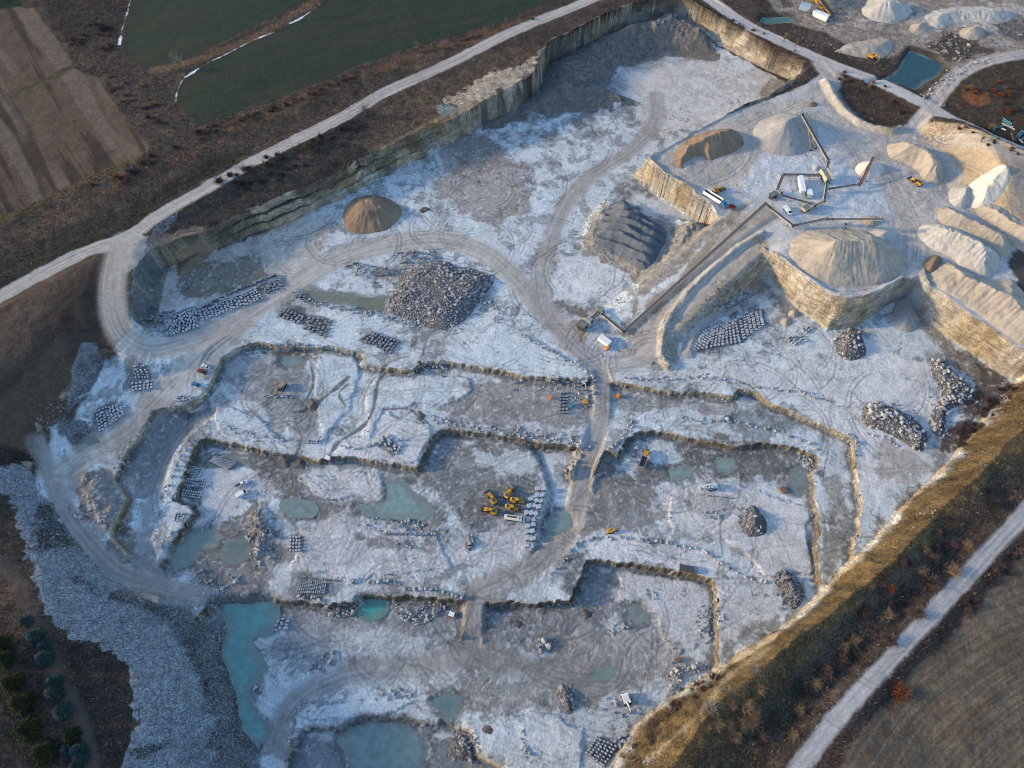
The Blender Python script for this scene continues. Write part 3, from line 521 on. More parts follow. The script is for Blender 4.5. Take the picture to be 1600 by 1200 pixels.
for k_, (u_, v_, a_, b_) in enumerate([(1345, 40, 18, 9), (1230, 10, 14, 6), (1415, 12, 20, 6), (1500, 85, 26, 8), (1560, 70, 18, 8), (1250, 60, 22, 7), (1480, 30, 12, 8)]):
    region([(u_ + a_ * math.cos(t_), v_ + b_ * math.sin(t_)) for t_ in (0, 1, 2, 3, 4, 5)], 14, (.07, .065, .06) if k_ % 2 else (.40, .39, .37), .75, 3, rag=8, seed=k_)
region([(1585, 380), (1640, 375), (1640, 560), (1600, 500), (1583, 440)], 16, (.05, .04, .035), .95, 2)
# shade painted at the foot of each ledge, broken tan rock along its rim
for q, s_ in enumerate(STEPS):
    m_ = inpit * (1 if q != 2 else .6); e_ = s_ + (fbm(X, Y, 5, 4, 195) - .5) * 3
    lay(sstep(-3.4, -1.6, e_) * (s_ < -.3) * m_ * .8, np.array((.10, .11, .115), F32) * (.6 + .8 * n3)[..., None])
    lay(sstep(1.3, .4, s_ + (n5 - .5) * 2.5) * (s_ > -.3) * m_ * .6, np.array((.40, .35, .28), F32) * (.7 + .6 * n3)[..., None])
FQ = [[(1080, 549), (1097, 518), (1190, 484), (1195, 507), (1160, 533), (1122, 556)], [(258, 528), (277, 493), (307, 483), (313, 513)], [(310, 487), (400, 449), (444, 434), (446, 445), (413, 468), (315, 502)], [(433, 494), (447, 480), (520, 502), (510, 530), (473, 514)], [(562, 530), (580, 517), (625, 534), (612, 554)], [(148, 643), (190, 628), (195, 648), (155, 678)], [(207, 572), (226, 571), (241, 594), (240, 608), (206, 614)], [(292, 746), (323, 751), (313, 780), (283, 776)], [(452, 837), (471, 837), (470, 863), (452, 863)], [(912, 1176), (930, 1151), (966, 1164), (944, 1200)], [(468, 906), (511, 911), (508, 928), (462, 928)], [(588, 690), (605, 680), (632, 692), (622, 714)]]
for q in FQ: region(q, 0 if q[0][1] < 680 else -6, (.12, .125, .13), .8, 2, rag=3)
# scrub hanging over the older, lower part of the far wall
region([(250, 405), (300, 372), (400, 325), (510, 282), (640, 215), (700, 190), (690, 205), (600, 250), (480, 305), (380, 345), (290, 392)], 12, (.10, .078, .05), .75, 2, rag=6)
for pp, zz_ in (([(118, 740), (140, 728), (165, 740), (195, 770), (200, 790), (178, 832), (155, 838), (135, 820), (120, 780)], 2), ([(168, 845), (190, 832), (205, 850), (212, 880), (200, 892), (180, 878)], -3), ([(385, 810), (400, 790), (418, 788), (430, 815), (425, 860), (400, 880), (385, 850)], -8), ([(918, 760), (925, 715), (935, 712), (945, 722), (940, 745), (928, 770)], -7)):
    region(pp, zz_, (.115, .10, .088), .9, 5, rag=9, tex=.5)
    region(pp, zz_, (.26, .25, .24), .5, 5, rag=40, tex=.4, seed=3)
# wet dark margins round the ponds, worn ground in the notch by the pit corner
for nm, pts, lv, col, lab in PONDS:
    P = WP(pts, lv); s = bbox(P, 14); d = sdist(P, WX1[s], WY1[s]) + (fbm(X[s], Y[s], 6, 4, 190) - .5) * 6
    lay(sstep(4.5, 1.0, d) * .75, (.105, .115, .11) if lv < 5 else (.05, .045, .04), s)
region([(1200, 116, 2), (1245, 130, 4), (1258, 112), (1240, 132), (1200, 152), (1168, 166), (1150, 172, 8), (1185, 150, 4)], 14, (.24, .21, .17), .9, 3, rag=4)
# roads
R = dict(rag=1.6, ruts=.36, c=ROAD)
line([(-60, 497, 18), (60, 430, 17.5), (130, 395, 17.2), (200, 370, 17), (250, 335, 17), (330, 290, 17), (400, 250, 17), (470, 215, 17), (540, 180, 17), (600, 145, 17), (700, 100, 17), (800, 50, 17), (940, -8, 17), (1000, -40, 17)], 17, 4.2, ROADC, 1, .8, **R)
line([(190, 378, 17), (180, 425, 16), (177, 480, 14), (193, 522, 11.5), (235, 545, 7.5), (300, 530, 4), (360, 505, 2), (410, 475, .5), (460, 445, 0), (520, 408, 0), (590, 385, 0), (680, 373, 0), (750, 392, 0), (800, 430, 0), (840, 475, 0), (885, 520, 0)], 0, 6.5, ROADC, .85, 2.5, **R)
region([(165, 385), (215, 365), (235, 370), (215, 400), (195, 430), (175, 430), (185, 395)], 17, ROADC, .9, 2, c=ROAD)
line([(1025, 150), (1025, 190), (985, 235), (930, 270), (895, 305), (870, 350), (853, 400), (845, 450), (860, 500), (900, 545), (935, 575), (941, 610, -1), (938, 650, -3.5), (928, 690, -5.5), (912, 735, -7.5), (903, 780, -8.5), (885, 835, -9), (850, 870, -8.5), (815, 897, -8), (775, 912, -8), (748, 925, -8), (741, 950, -9.5), (738, 1000, -13)], 0, 5.0, (.29, .28, .27), .85, 2.2, **R)
line([(1080, -20), (1160, 35), (1220, 65), (1300, 100), (1380, 130), (1450, 165), (1520, 205), (1650, 270)], 16.3, 4.2, (.40, .39, .38), 1, .8, **R)
line([(1700, 60), (1600, 85), (1540, 97), (1500, 115), (1475, 140), (1455, 165), (1430, 195), (1400, 222), (1360, 225)], 16, 4.5, (.37, .35, .33), .95, 1.5, **R)
line([(1285, 100), (1300, 125), (1270, 150), (1220, 175), (1160, 205)], 16, 6, (.38, .36, .33), .9, 2, **R)
line([(1295, 135), (1310, 165), (1350, 200), (1390, 225), (1430, 235), (1470, 250), (1487, 280), (1460, 310), (1440, 330)], 16, 5, (.37, .35, .33), .8, 3, **R)
line([(1455, 310), (1500, 335), (1560, 365), (1600, 385)], 16, 3, (.36, .36, .37), .8, 2, **R)
line([(1210, 390), (1240, 425), (1280, 455), (1330, 462), (1380, 448), (1420, 425), (1440, 440), (1500, 470), (1560, 510)], 16, 3.2, (.42, .42, .43), .8, 2, **R)
line([(1670, 725), (1593, 810), (1519, 890), (1460, 955), (1407, 1013), (1313, 1117), (1257, 1190), (1200, 1262)], 13.5, 3.1, (.33, .335, .34), 1, 1.0, **R)
line([(58, 690, 5), (78, 740, 4), (108, 805, 3), (150, 860, 1.5), (190, 897, -2), (250, 915, -5), (310, 930, -7.5)], 0, 3.8, (.29, .275, .26), .95, 1.2, **R)
line([(100, 735, 4), (150, 700, 4), (210, 660, 3), (270, 600, 3), (320, 560, 2), (380, 510, 1)], 0, 7, (.36, .33, .30), .7, 4, **R)
line([(735, 1020), (650, 1040), (560, 1050), (490, 1075), (450, 1110), (432, 1160)], -13, 4.5, (.24, .24, .24), .8, 2.5, **R)
line([(738, 1015), (800, 1040), (880, 1055), (960, 1060)], -13, 6, (.23, .23, .23), .7, 3, **R)
line([(250, 900), (225, 870), (228, 820), (245, 760), (270, 700), (310, 655), (345, 640)], -4, 2.6, (.24, .24, .24), .7, 1.5, **R)
line([(960, 560), (1010, 545), (1060, 480), (1110, 435), (1170, 378)], 7, 5, (.36, .35, .34), .8, 2, **R)
# cracks and seeps in the terraces
for pl, w_ in (([(603, 577), (590, 600), (583, 640), (565, 668), (530, 690), (515, 712)], 1.0), ([(483, 560), (490, 600), (470, 640)], .6), ([(545, 590), (510, 620), (480, 640), (460, 645)], 1.0), ([(600, 640), (640, 640), (665, 665)], .5), ([(445, 660), (470, 680), (465, 708)], .7), ([(545, 600), (530, 615), (540, 635)], .4)):
    line(pl, -4, w_, (.11, .12, .125), .9, .5, 1.6)
for pl in ([(668, 520), (660, 555)], [(1135, 860), (1130, 820), (1135, 800)], [(1300, 690), (1290, 740)]): line(pl, 0, .4, (.12, .12, .12), .8, .4, 1)
# tracks worn by tyres: pairs of arcs splatted on the grid
TR = np.zeros(X.shape, F32)
r_ = np.random.default_rng(5)
j0, i0 = np.searchsorted(ys, core_y[0]), np.searchsorted(xs, core_x[0])
def splat(px, py, a):
    i = ((px - core_x[0]) / ST).round().astype(int) + i0; j = ((py - core_y[0]) / ST).round().astype(int) + j0
    m = (i > i0) & (i < i0 + len(core_x) - 1) & (j > j0) & (j < j0 + len(core_y) - 1)
    np.maximum.at(TR, (j[m], i[m]), a)
def arcs(u, v, z, spread, n, rmin=8, rmax=30, amp=1.0):
    if z > 10 or v < 260: amp, n, rmax = .5, n // 2, 60
    cx, cyy = W(u, v, z)
    for k in range(n):
        R_ = r_.uniform(rmin, rmax); a0 = r_.uniform(0, 6.28); L = r_.uniform(.5, 2.4) * min(1, 22 / R_)
        x0 = cx + r_.normal() * spread; y0 = cyy + r_.normal() * spread * .8
        t = np.linspace(a0, a0 + L, int(L * R_ / .25) + 2)
        for off in (0, 2.1): splat(x0 + (R_ + off) * np.cos(t), y0 + (R_ + off) * np.sin(t), r_.uniform(.4, 1) * amp)
for a in ((760, 850, -8, 14, 46), (560, 860, -8, 18, 40), (480, 840, -8, 8, 16), (1150, 270, 16, 10, 22), (1350, 320, 16, 16, 40), (1300, 200, 16, 14, 26), (1430, 330, 16, 12, 24), (660, 1000, -13, 20, 34), (860, 1000, -13, 16, 30), (950, 1010, -13, 14, 18), (1040, 760, -8, 16, 26), (720, 300, 0, 24, 46), (850, 230, 0, 24, 40), (1100, 160, 0, 14, 20), (560, 760, -8, 12, 16), (640, 620, -4, 16, 22), (1100, 660, -4, 16, 20), (1010, 550, 2, 8, 16), (370, 760, -8, 8, 12), (700, 760, -8, 12, 20), (1250, 590, 0, 30, 24), (900, 430, 0, 10, 12), (500, 370, 0, 14, 20), (1180, 380, 12, 8, 10), (400, 620, -4, 10, 16)): arcs(*a)
for k in range(160):   # straighter passes
    u0, v0 = r_.uniform(300, 1300), r_.uniform(480, 1100); x0, y0 = W(u0, v0, -5); a0 = r_.normal() * .5; L = r_.uniform(15, 60); cv = r_.normal() * .012
    t = np.arange(0, L, .3); th = a0 + cv * t; px = x0 + np.cumsum(np.cos(th) * .3); py = y0 + np.cumsum(np.sin(th) * .3)
    for off in (0, 2.1): splat(px - np.sin(th) * off, py + np.cos(th) * off, r_.uniform(.3, .8))
TR[1:-1, 1:-1] = np.maximum(TR[1:-1, 1:-1], .25 * (TR[:-2, 1:-1] + TR[2:, 1:-1] + TR[1:-1, :-2] + TR[1:-1, 2:]))
TR *= (cls == FLOOR) | (cls == ROAD)
COL *= (1 - .42 * TR * (.4 + n5))[..., None]
Z -= .10 * TR
# crust: fine frost edges and cracking of the wet floor
cr = np.abs(fbm(WX1, WY1, 10, 4, 170) - .5); crk = sstep(.014, .006, cr) * (cls == FLOOR) * inpit
COL *= (1 - .5 * crk * sstep(.4, .6, n1))[..., None]
fl = ((cls == FLOOR) & inpit)
sp = sstep(.62, .74, fbm(X, Y, 1.5, 3, 171)) * fl
lay(sp * .35, (.62, .64, .67))
# steep rock
gy_, gx_ = np.gradient(Z); gx_ = gx_ / np.gradient(xs)[None]; gy_ = gy_ / np.gradient(ys)[:, None]
slope = np.hypot(gx_, gy_)
steep = (slope > np.where((lvl > 0) & inpit, 2.2, 1.15)) & ((wpit > .02) | (wh > 9)) & (cls != RUBBLE)
cls[steep] = WALL
hn = fbm(X, Y, 12, 4, 180); terr0 = (lvl > 0) & inpit
wallc = mixn((.36, .29, .18), (.40, .36, .30), sstep(.35, .65, hn))
ww = sstep(np.where(terr0, 1.9, .95), np.where(terr0, 3.0, 1.5), slope) * ((wpit > .01) & (cls != RUBBLE))
terr = (lvl > 0) & inpit
wallc = np.where(terr[..., None], wallc * c3((.44, .43, .44)), wallc)
sb, db = footprint(eb, 14, 1)
gb = np.zeros(X.shape, F32); gb[sb] = sstep(3.5, .5, db)
ww *= .92 * (1 - gb)
cls[(gb > .5) & (cls == WALL)] = GROUND
oldw = sstep(W(760, 170, 12)[0], W(640, 230, 12)[0], X) * (Y > 150)
ww *= 1 - .75 * oldw * sstep(.42, .60, fbm(X, Y, 9, 4, 181) + .12 * sstep(4, 13, Z))
lay(ww, wallc)
hill_m = (wpit < .02) & (Y > 60) & (X > 900)

# ------------------------------------------------------------------ materials
def newmat(name, rough=.9, spec=.25):
    m = bpy.data.materials.new(name); m.use_nodes = True; nt = m.node_tree
    b = nt.nodes['Principled BSDF']; b.inputs['Roughness'].default_value = rough
    b.inputs['Specular IOR Level'].default_value = spec
    return m, nt, b
def N(nt, t, **k):
    n = nt.nodes.new(t)
    for a, v in k.items(): setattr(n, a, v)
    return n
def noise(nt, scale, detail=4, rough=.6, vec=None, mapscale=None):
    n = N(nt, 'ShaderNodeTexNoise'); n.inputs['Scale'].default_value = scale; n.inputs['Detail'].default_value = detail; n.inputs['Roughness'].default_value = rough
    if mapscale:
        mp = N(nt, 'ShaderNodeMapping'); mp.inputs['Scale'].default_value = mapscale
        nt.links.new(vec, mp.inputs['Vector']); vec = mp.outputs[0]
    if vec is not None: nt.links.new(vec, n.inputs['Vector'])
    return n
def rangen(nt, sock, a, b, c, d):
    r = N(nt, 'ShaderNodeMapRange'); r.inputs[1].default_value = a; r.inputs[2].default_value = b; r.inputs[3].default_value = c; r.inputs[4].default_value = d
    nt.links.new(sock, r.inputs[0]); return r.outputs[0]
def mulcol(nt, col, fac):
    m = N(nt, 'ShaderNodeVectorMath', operation='SCALE'); nt.links.new(col, m.inputs[0]); nt.links.new(fac, m.inputs['Scale']); return m.outputs[0]
def ground_mat(name, fine=.35, scale=1.6, bump=.5, rough=.92, wall=False, stones=False):
    m, nt, b = newmat(name, rough, .2)
    at = N(nt, 'ShaderNodeAttribute', attribute_name='col'); g = N(nt, 'ShaderNodeNewGeometry'); P = g.outputs['Position']
    a = noise(nt, scale, 6, .7, P); c = noise(nt, scale * .23, 5, .6, P)
    col = mulcol(nt, at.outputs['Color'], rangen(nt, a.outputs[0], .38, .62, 1 - fine, 1 + fine))
    col = mulcol(nt, col, rangen(nt, c.outputs[0], .3, .7, 1 - fine * .6, 1 + fine * .6))
    h = a.outputs[0]
    if wall:
        l1 = noise(nt, 1.0, 6, .75, P, (.16, .16, .75)); l1.inputs['Distortion'].default_value = .8; l2 = noise(nt, 1.0, 5, .75, P, (.5, .5, .22)); l3 = noise(nt, .12, 4, .65, P); col = mulcol(nt, col, rangen(nt, l3.outputs[0], .35, .65, .65, 1.3))
        col = mulcol(nt, col, rangen(nt, l1.outputs[0], .35, .65, .5, 1.35))
        col = mulcol(nt, col, rangen(nt, l2.outputs[0], .3, .7, .72, 1.22))
        ad = N(nt, 'ShaderNodeMath', operation='ADD'); nt.links.new(l1.outputs[0], ad.inputs[0]); nt.links.new(l2.outputs[0], ad.inputs[1]); h = ad.outputs[0]
    if stones:
        vo = N(nt, 'ShaderNodeTexVoronoi'); vo.inputs['Scale'].default_value = 1.7; nt.links.new(P, vo.inputs['Vector'])
        sp = N(nt, 'ShaderNodeSeparateColor'); nt.links.new(vo.outputs['Color'], sp.inputs[0])
        col = mulcol(nt, col, rangen(nt, sp.outputs[0], 0, 1, .6, 1.45))
        col = mulcol(nt, col, rangen(nt, vo.outputs['Distance'], 0, .7, 1.15, .55))
        iv = N(nt, 'ShaderNodeMath', operation='MULTIPLY'); nt.links.new(vo.outputs['Distance'], iv.inputs[0]); iv.inputs[1].default_value = -1.2; h = iv.outputs[0]
    nt.links.new(col, b.inputs['Base Color'])
    bp = N(nt, 'ShaderNodeBump'); bp.inputs['Strength'].default_value = min(1, bump); bp.inputs['Distance'].default_value = .5 if not wall else .8
    nt.links.new(h, bp.inputs['Height']); nt.links.new(bp.outputs[0], b.inputs['Normal'])
    return m
M_ground = ground_mat('winter_ground', .55, 1.1, 1.0)
M_field = ground_mat('field_soil', .25, .9, .5)
M_road = ground_mat('dirt_road', .14, 1.2, .25)
M_floor = ground_mat('quarry_floor_rock', .20, 1.1, .7, .8)
M_wall = ground_mat('quarry_wall_rock', .25, 1.3, 1.0, wall=True)
M_rubble = ground_mat('rubble', .3, 1.4, 1.0, stones=True)
def plainmat(name, col, rough=.6, spec=.3, var=.25, scale=2.0, metal=0.0, bump=0.0):
    m, nt, b = newmat(name, rough, spec); b.inputs['Metallic'].default_value = metal
    rgb = N(nt, 'ShaderNodeRGB'); rgb.outputs[0].default_value = (*col, 1)
    tc = N(nt, 'ShaderNodeTexCoord'); a = noise(nt, scale, 4, .65, tc.outputs['Object'])
    nt.links.new(mulcol(nt, rgb.outputs[0], rangen(nt, a.outputs[0], .3, .7, 1 - var, 1 + var)), b.inputs['Base Color'])
    if bump:
        bp = N(nt, 'ShaderNodeBump'); bp.inputs['Strength'].default_value = bump; nt.links.new(a.outputs[0], bp.inputs['Height']); nt.links.new(bp.outputs[0], b.inputs['Normal'])
    return m
# ------------------------------------------------------------------ the ground, one height field cut by what covers it
def link(o, parent=None):
    C.objects.link(o)
    if parent is not None: o.parent = parent
    return o
def tag(o, label=None, cat=None, group=None, kind=None):
    for k, v in (('label', label), ('category', cat), ('group', group), ('kind', kind)):
        if v: o[k] = v
    return o
def fastmesh(name, V, Fq, n=4, smooth=True, col=None):
    me = bpy.data.meshes.new(name)
    me.vertices.add(len(V)); me.vertices.foreach_set('co', np.ascontiguousarray(V, F32).ravel())
    nf = len(Fq); me.loops.add(nf * n); me.loops.foreach_set('vertex_index', np.ascontiguousarray(Fq, np.int32).ravel())
    me.polygons.add(nf); me.polygons.foreach_set('loop_start', np.arange(0, nf * n, n, dtype=np.int32)); me.polygons.foreach_set('loop_total', np.full(nf, n, np.int32))
    me.polygons.foreach_set('use_smooth', np.full(nf, smooth, bool))
    if col is not None:
        a = me.attributes.new('col', 'FLOAT_COLOR', 'POINT')
        a.data.foreach_set('color', np.concatenate([col, np.ones((len(col), 1), F32)], 1).astype(F32).ravel())
    me.update(); me.validate() if False else None
    return me
VV = np.stack([X, Y, Z], -1).reshape(-1, 3).astype(F32); CC = np.clip(COL, 0, 1).reshape(-1, 3)
idx = np.arange(NX * NY).reshape(NY, NX)
Q = np.stack([idx[:-1, :-1], idx[:-1, 1:], idx[1:, 1:], idx[1:, :-1]], -1).reshape(-1, 4)
qc = cls[:-1, :-1].reshape(-1)
# smooth-shading normals of the whole sheet, so the pieces meet without a seam
for k, (nm, mt, lab) in {GROUND: ('ground', M_ground, 'brown winter scrub and grass ground around the quarry'), FIELD: ('field', M_field, 'ploughed and sown farm fields around the quarry'), ROAD: ('road', M_road, 'pale dirt haul roads and tracks'), FLOOR: ('quarry_floor', M_floor, 'frost white and grey wet terraces of the quarry floor'), WALL: ('quarry_wall', M_wall, 'layered tan rock walls of the quarry'), RUBBLE: ('gravel_slope', M_rubble, 'slopes of tipped grey rubble')}.items():
    q = Q[qc == k]
    if not len(q): continue
    u, inv = np.unique(q, return_inverse=True)
    me = fastmesh(nm, VV[u], inv.reshape(-1, 4), 4, True, CC[u])
    me.materials.append(mt); o = link(bpy.data.objects.new(nm, me)); tag(o, lab, nm.replace('_', ' '), kind='structure')
# height lookup
def zat(x, y):
    i = np.clip(np.searchsorted(xs, x) - 1, 0, NX - 2); j = np.clip(np.searchsorted(ys, y) - 1, 0, NY - 2)
    fx = (x - xs[i]) / (xs[i + 1] - xs[i]); fy = (y - ys[j]) / (ys[j + 1] - ys[j])
    return (Z[j, i] * (1 - fx) + Z[j, i + 1] * fx) * (1 - fy) + (Z[j + 1, i] * (1 - fx) + Z[j + 1, i + 1] * fx) * fy
def hit(u, v, up=0.0):
    """where the sight line through photo pixel (u, v) meets the ground (raised by up)"""
    z = 30.0
    for _ in range(200):
        x, y = Wr(u, v, z); g = float(zat(x, y)) + up
        if z - g < .1: break
        z -= max((z - g) * .35, .05)
    x, y = Wr(u, v, z); return x, y, float(zat(x, y))
# ponds: flat sheets of milky water in their basins
def water_mat(col):
    m, nt, b = newmat('milky_pond_water', .12, .5); b.inputs['Base Color'].default_value = (*col, 1)
    g = N(nt, 'ShaderNodeNewGeometry'); a = noise(nt, .35, 3, .6, g.outputs['Position'])
    rgb = N(nt, 'ShaderNodeAttribute', attribute_name='col')
    nt.links.new(mulcol(nt, rgb.outputs[0], rangen(nt, a.outputs[0], .3, .7, .82, 1.18)), b.inputs['Base Color'])
    rb = noise(nt, 1.5, 2, .5, g.outputs['Position']); bp = N(nt, 'ShaderNodeBump'); bp.inputs['Strength'].default_value = .04
    nt.links.new(rb.outputs[0], bp.inputs['Height']); nt.links.new(bp.outputs[0], b.inputs['Normal'])
    return m
WM = {}
for nm, pts, lv, col, lab in PONDS:
    s, d = footprint(pts, lv, 1)
    zc = Z[s]; ok = (d < 2.5)
    ii = np.arange(zc.size).reshape(zc.shape)
    m = ok[:-1, :-1] & ok[1:, 1:] & ok[1:, :-1] & ok[:-1, 1:]
    q = np.stack([ii[:-1, :-1], ii[:-1, 1:], ii[1:, 1:], ii[1:, :-1]], -1)[m]
    if not len(q): continue
    u, inv = np.unique(q, return_inverse=True)
    V = np.stack([X[s].ravel()[u], Y[s].ravel()[u], np.full(len(u), LV(lv) + .05)], -1)
    dd = (-d + (fbm(X[s], Y[s], 7, 4, 198) - .5) * 5).ravel()[u]; sh = (.35 + .65 * sstep(0, 2.6, dd))[:, None]
    me = fastmesh('pond', V, inv.reshape(-1, 4), 4, True, (c3((.16, .19, .18)) * (1 - sh) + c3(col) * sh).astype(F32)); key = tuple(col)
    if key not in WM: WM[key] = water_mat(col)
    me.materials.append(WM[key]); tag(link(bpy.data.objects.new('water', me)), 'milky meltwater pond lying on the quarry floor', 'water', kind='structure')

# ------------------------------------------------------------------ mesh building helpers
class G:
    def __init__(s): s.V = []; s.F = []
    def add(s, V, Fq, M=None):
        b = len(s.V)
        s.V += [tuple(M @ Vector(v)) if M is not None else tuple(v) for v in V]; s.F += [tuple(i + b for i in f) for f in Fq]; return s
    def box(s, c, d, rz=0, taper=(1, 1), ry=0):
        x, y, z = d[0] / 2, d[1] / 2, d[2] / 2; tx, ty = taper
        V = [(-x, -y, -z), (x, -y, -z), (x, y, -z), (-x, y, -z), (-x * tx, -y * ty, z), (x * tx, -y * ty, z), (x * tx, y * ty, z), (-x * tx, y * ty, z)]
        M = Matrix.Translation(c) @ Matrix.Rotation(rz, 4, 'Z') @ Matrix.Rotation(ry, 4, 'Y')
        return s.add(V, [(3, 2, 1, 0), (4, 5, 6, 7), (0, 1, 5, 4), (1, 2, 6, 5), (2, 3, 7, 6), (3, 0, 4, 7)], M)
    def prism(s, prof, y0, y1, inset=0.0):
        n = len(prof); V = [(x, y0, z) for x, z in prof] + [(x, y1, z) for x, z in prof]
        return s.add(V, [tuple(range(n)), tuple(range(2 * n - 1, n - 1, -1))] + [(i, i + n, (i + 1) % n + n, (i + 1) % n) for i in range(n)])
    def tube(s, a, b, r0, r1=None, n=6):
        a, b = Vector(a), Vector(b); r1 = r0 if r1 is None else r1
        q = (b - a).to_track_quat('Z', 'Y'); V = []
        for p, r in ((a, r0), (b, r1)):
            for k in range(n): V.append(p + q @ Vector((r * math.cos(6.2832 * k / n), r * math.sin(6.2832 * k / n), 0)))
        return s.add(V, [(k, (k + 1) % n, (k + 1) % n + n, k + n) for k in range(n)] + [tuple(range(n - 1, -1, -1)), tuple(range(n, 2 * n))])
    def mesh(s, name, mat, smooth=False):
        me = bpy.data.meshes.new(name); me.from_pydata(s.V, [], s.F); me.materials.append(mat)
        if smooth: me.polygons.foreach_set('use_smooth', [True] * len(me.polygons))
        me.update(); return me
    def build(s, name, mat, parent=None, smooth=False):
        return link(bpy.data.objects.new(name, s.mesh(name, mat, smooth)), parent)
def wheelg(g, x, y, r, w, n=14): return g.tube((x, y - w / 2, r), (x, y + w / 2, r), r, r, n)
def empty(name, loc, rz=0, label=None, cat=None, group=None, tilt=None):
    o = bpy.data.objects.new(name, None); C.objects.link(o); o.location = loc; o.rotation_euler = (0, 0, rz)
    o.empty_display_size = .5
    return tag(o, label, cat, group)
def copy_tree(o, parent=None):
    c = o.copy(); C.objects.link(c)
    if parent is not None: c.parent = parent
    for ch in list(o.children): copy_tree(ch, c)
    return c
def heading(u, v, du, dv):
    x0, y0, _ = hit(u, v); z = _; x1, y1 = Wr(u + du, v + dv, z); return math.atan2(y1 - y0, x1 - x0)
PM = {}
def pm(name, col, rough=.5, spec=.4, var=.18, metal=0.0, scale=2.0):
    if name not in PM: PM[name] = plainmat(name, col, rough, spec, var, scale, metal)
    return PM[name]
yellow = pm('yellow_paint', (.52, .27, .025), .55); black = pm('black_rubber', (.02, .02, .022), .85); glass = pm('dark_window', (.015, .02, .03), .12, .6, .05)
white = pm('white_paint', (.72, .73, .74), .35); dsteel = pm('dark_steel', (.06, .065, .07), .55); steel = pm('galvanised_steel', (.42, .42, .41), .5, .4, .25, .3)
beige = pm('dusty_cream_paint', (.46, .40, .28), .6); redp = pm('red_paint', (.35, .03, .03), .4); redox = pm('red_oxide_steel', (.20, .055, .04), .7); belt = pm('belt_rubber', (.09, .09, .095), .8)
maroon = pm('maroon_paint', (.11, .012, .025), .3, .5, .08); blue = pm('blue_paint', (.03, .14, .32), .3, .5, .08); silver = pm('silver_paint', (.55, .62, .68), .3, .5, .08, .3); green = pm('green_paint', (.02, .10, .07), .5)
hivis = pm('hi_vis_cloth', (.35, .75, .03), .8); skin = pm('skin', (.45, .28, .2), .6); cloth = pm('dark_cloth', (.03, .035, .05), .9); rust = pm('rusty_steel', (.20, .10, .05), .85); bluepipe = pm('blue_pipe_plastic', (.05, .19, .28), .5); orange = pm('orange_paint', (.7, .22, .02), .5); dirtload = pm('stone_load', (.16, .17, .17), .9)
# ------------------------------------------------------------------ vehicles (+X forward, origin on the ground)
def wheels(root, spots, r, w, rim=steel):
    for x, y in spots:
        a = wheelg(G(), x, y, r, w).build('wheel', black, root); wheelg(G(), x, y + (w * .12 if y > 0 else -w * .12), r, w * .85, 10)
        g = G(); g.tube((x, y - w / 2 - .03, r), (x, y + w / 2 + .03, r), r * .5, r * .5, 10); g.build('rim', rim, a)
def loader(u, v, du, dv, label, group=None, fork=False, steer=0.0, s=1.0, name='wheel_loader', cat='wheel loader'):
    x, y, z = hit(u, v); root = empty(name, (x, y, z + .05), heading(u, v, du, dv), label, cat, group); root.scale = (s * .9,) * 3
    G().box((-2.3, 0, 2.5), (1.5, 1.5, .16)).build('grille', dsteel, root)
    G().prism([(-3.9, 1.0), (-3.9, 2.1), (-3.4, 2.5), (-1.2, 2.6), (-.9, 1.0)], -.95, .95).build('engine_hood', yellow, root)
    G().box((-3.95, 0, 1.3), (.5, 2.5, 1.0)).build('counterweight', dsteel, root)
    G().box((-1.6, 0, 1.0), (4.4, 1.3, .7)).build('rear_frame', dsteel, root)
    for s_ in (1.25, -1.25): G().box((-1.9, s_, 1.75), (2.6, .5, .12)).build('mudguard', yellow, root)
    c = G().box((-.35, 0, 2.75), (1.7, 1.6, 1.6), 0, (.86, .86)).build('cab', glass, root)
    G().box((-.35, 0, 3.62), (1.75, 1.6, .16)).build('roof', yellow, c)
    G().box((1.5, 0, 1.25), (2.4, 1.0, .8)).build('front_frame', yellow, root)
    for sy in (-.75, .75):
        G().prism([(.6, 2.0), (1.2, 2.35), (3.6, 1.0), (4.0, .5), (3.5, .45), (2.2, 1.2)], sy - .14, sy + .14).build('lift_arm', yellow, root)
    g = G(); g.tube((1.0, 0, 1.9), (3.2, 0, 1.5), .13); g.build('bucket_cylinder', steel, root)
    if fork:
        g = G(); g.box((4.0, 0, .8), (.2, 2.6, 1.2)); g.box((4.9, .7, .3), (1.8, .2, .12)); g.box((4.9, -.7, .3), (1.8, .2, .12)); g.build('fork', dsteel, root)
    else:
        G().prism([(3.7, .25), (3.6, 1.1), (4.0, 1.5), (4.3, 1.45), (4.05, 1.0), (4.2, .5), (5.1, .3), (5.1, .15), (4.0, .12)], -1.5, 1.5).build('bucket', dsteel, root)
    wheels(root, [(-2.3, 1.1), (-2.3, -1.1), (1.6, 1.1), (1.6, -1.1)], .85, .62, yellow)
    g = G(); g.tube((-2.8, .6, 2.5), (-2.8, .6, 3.2), .09); g.build('exhaust', dsteel, root)
    return root
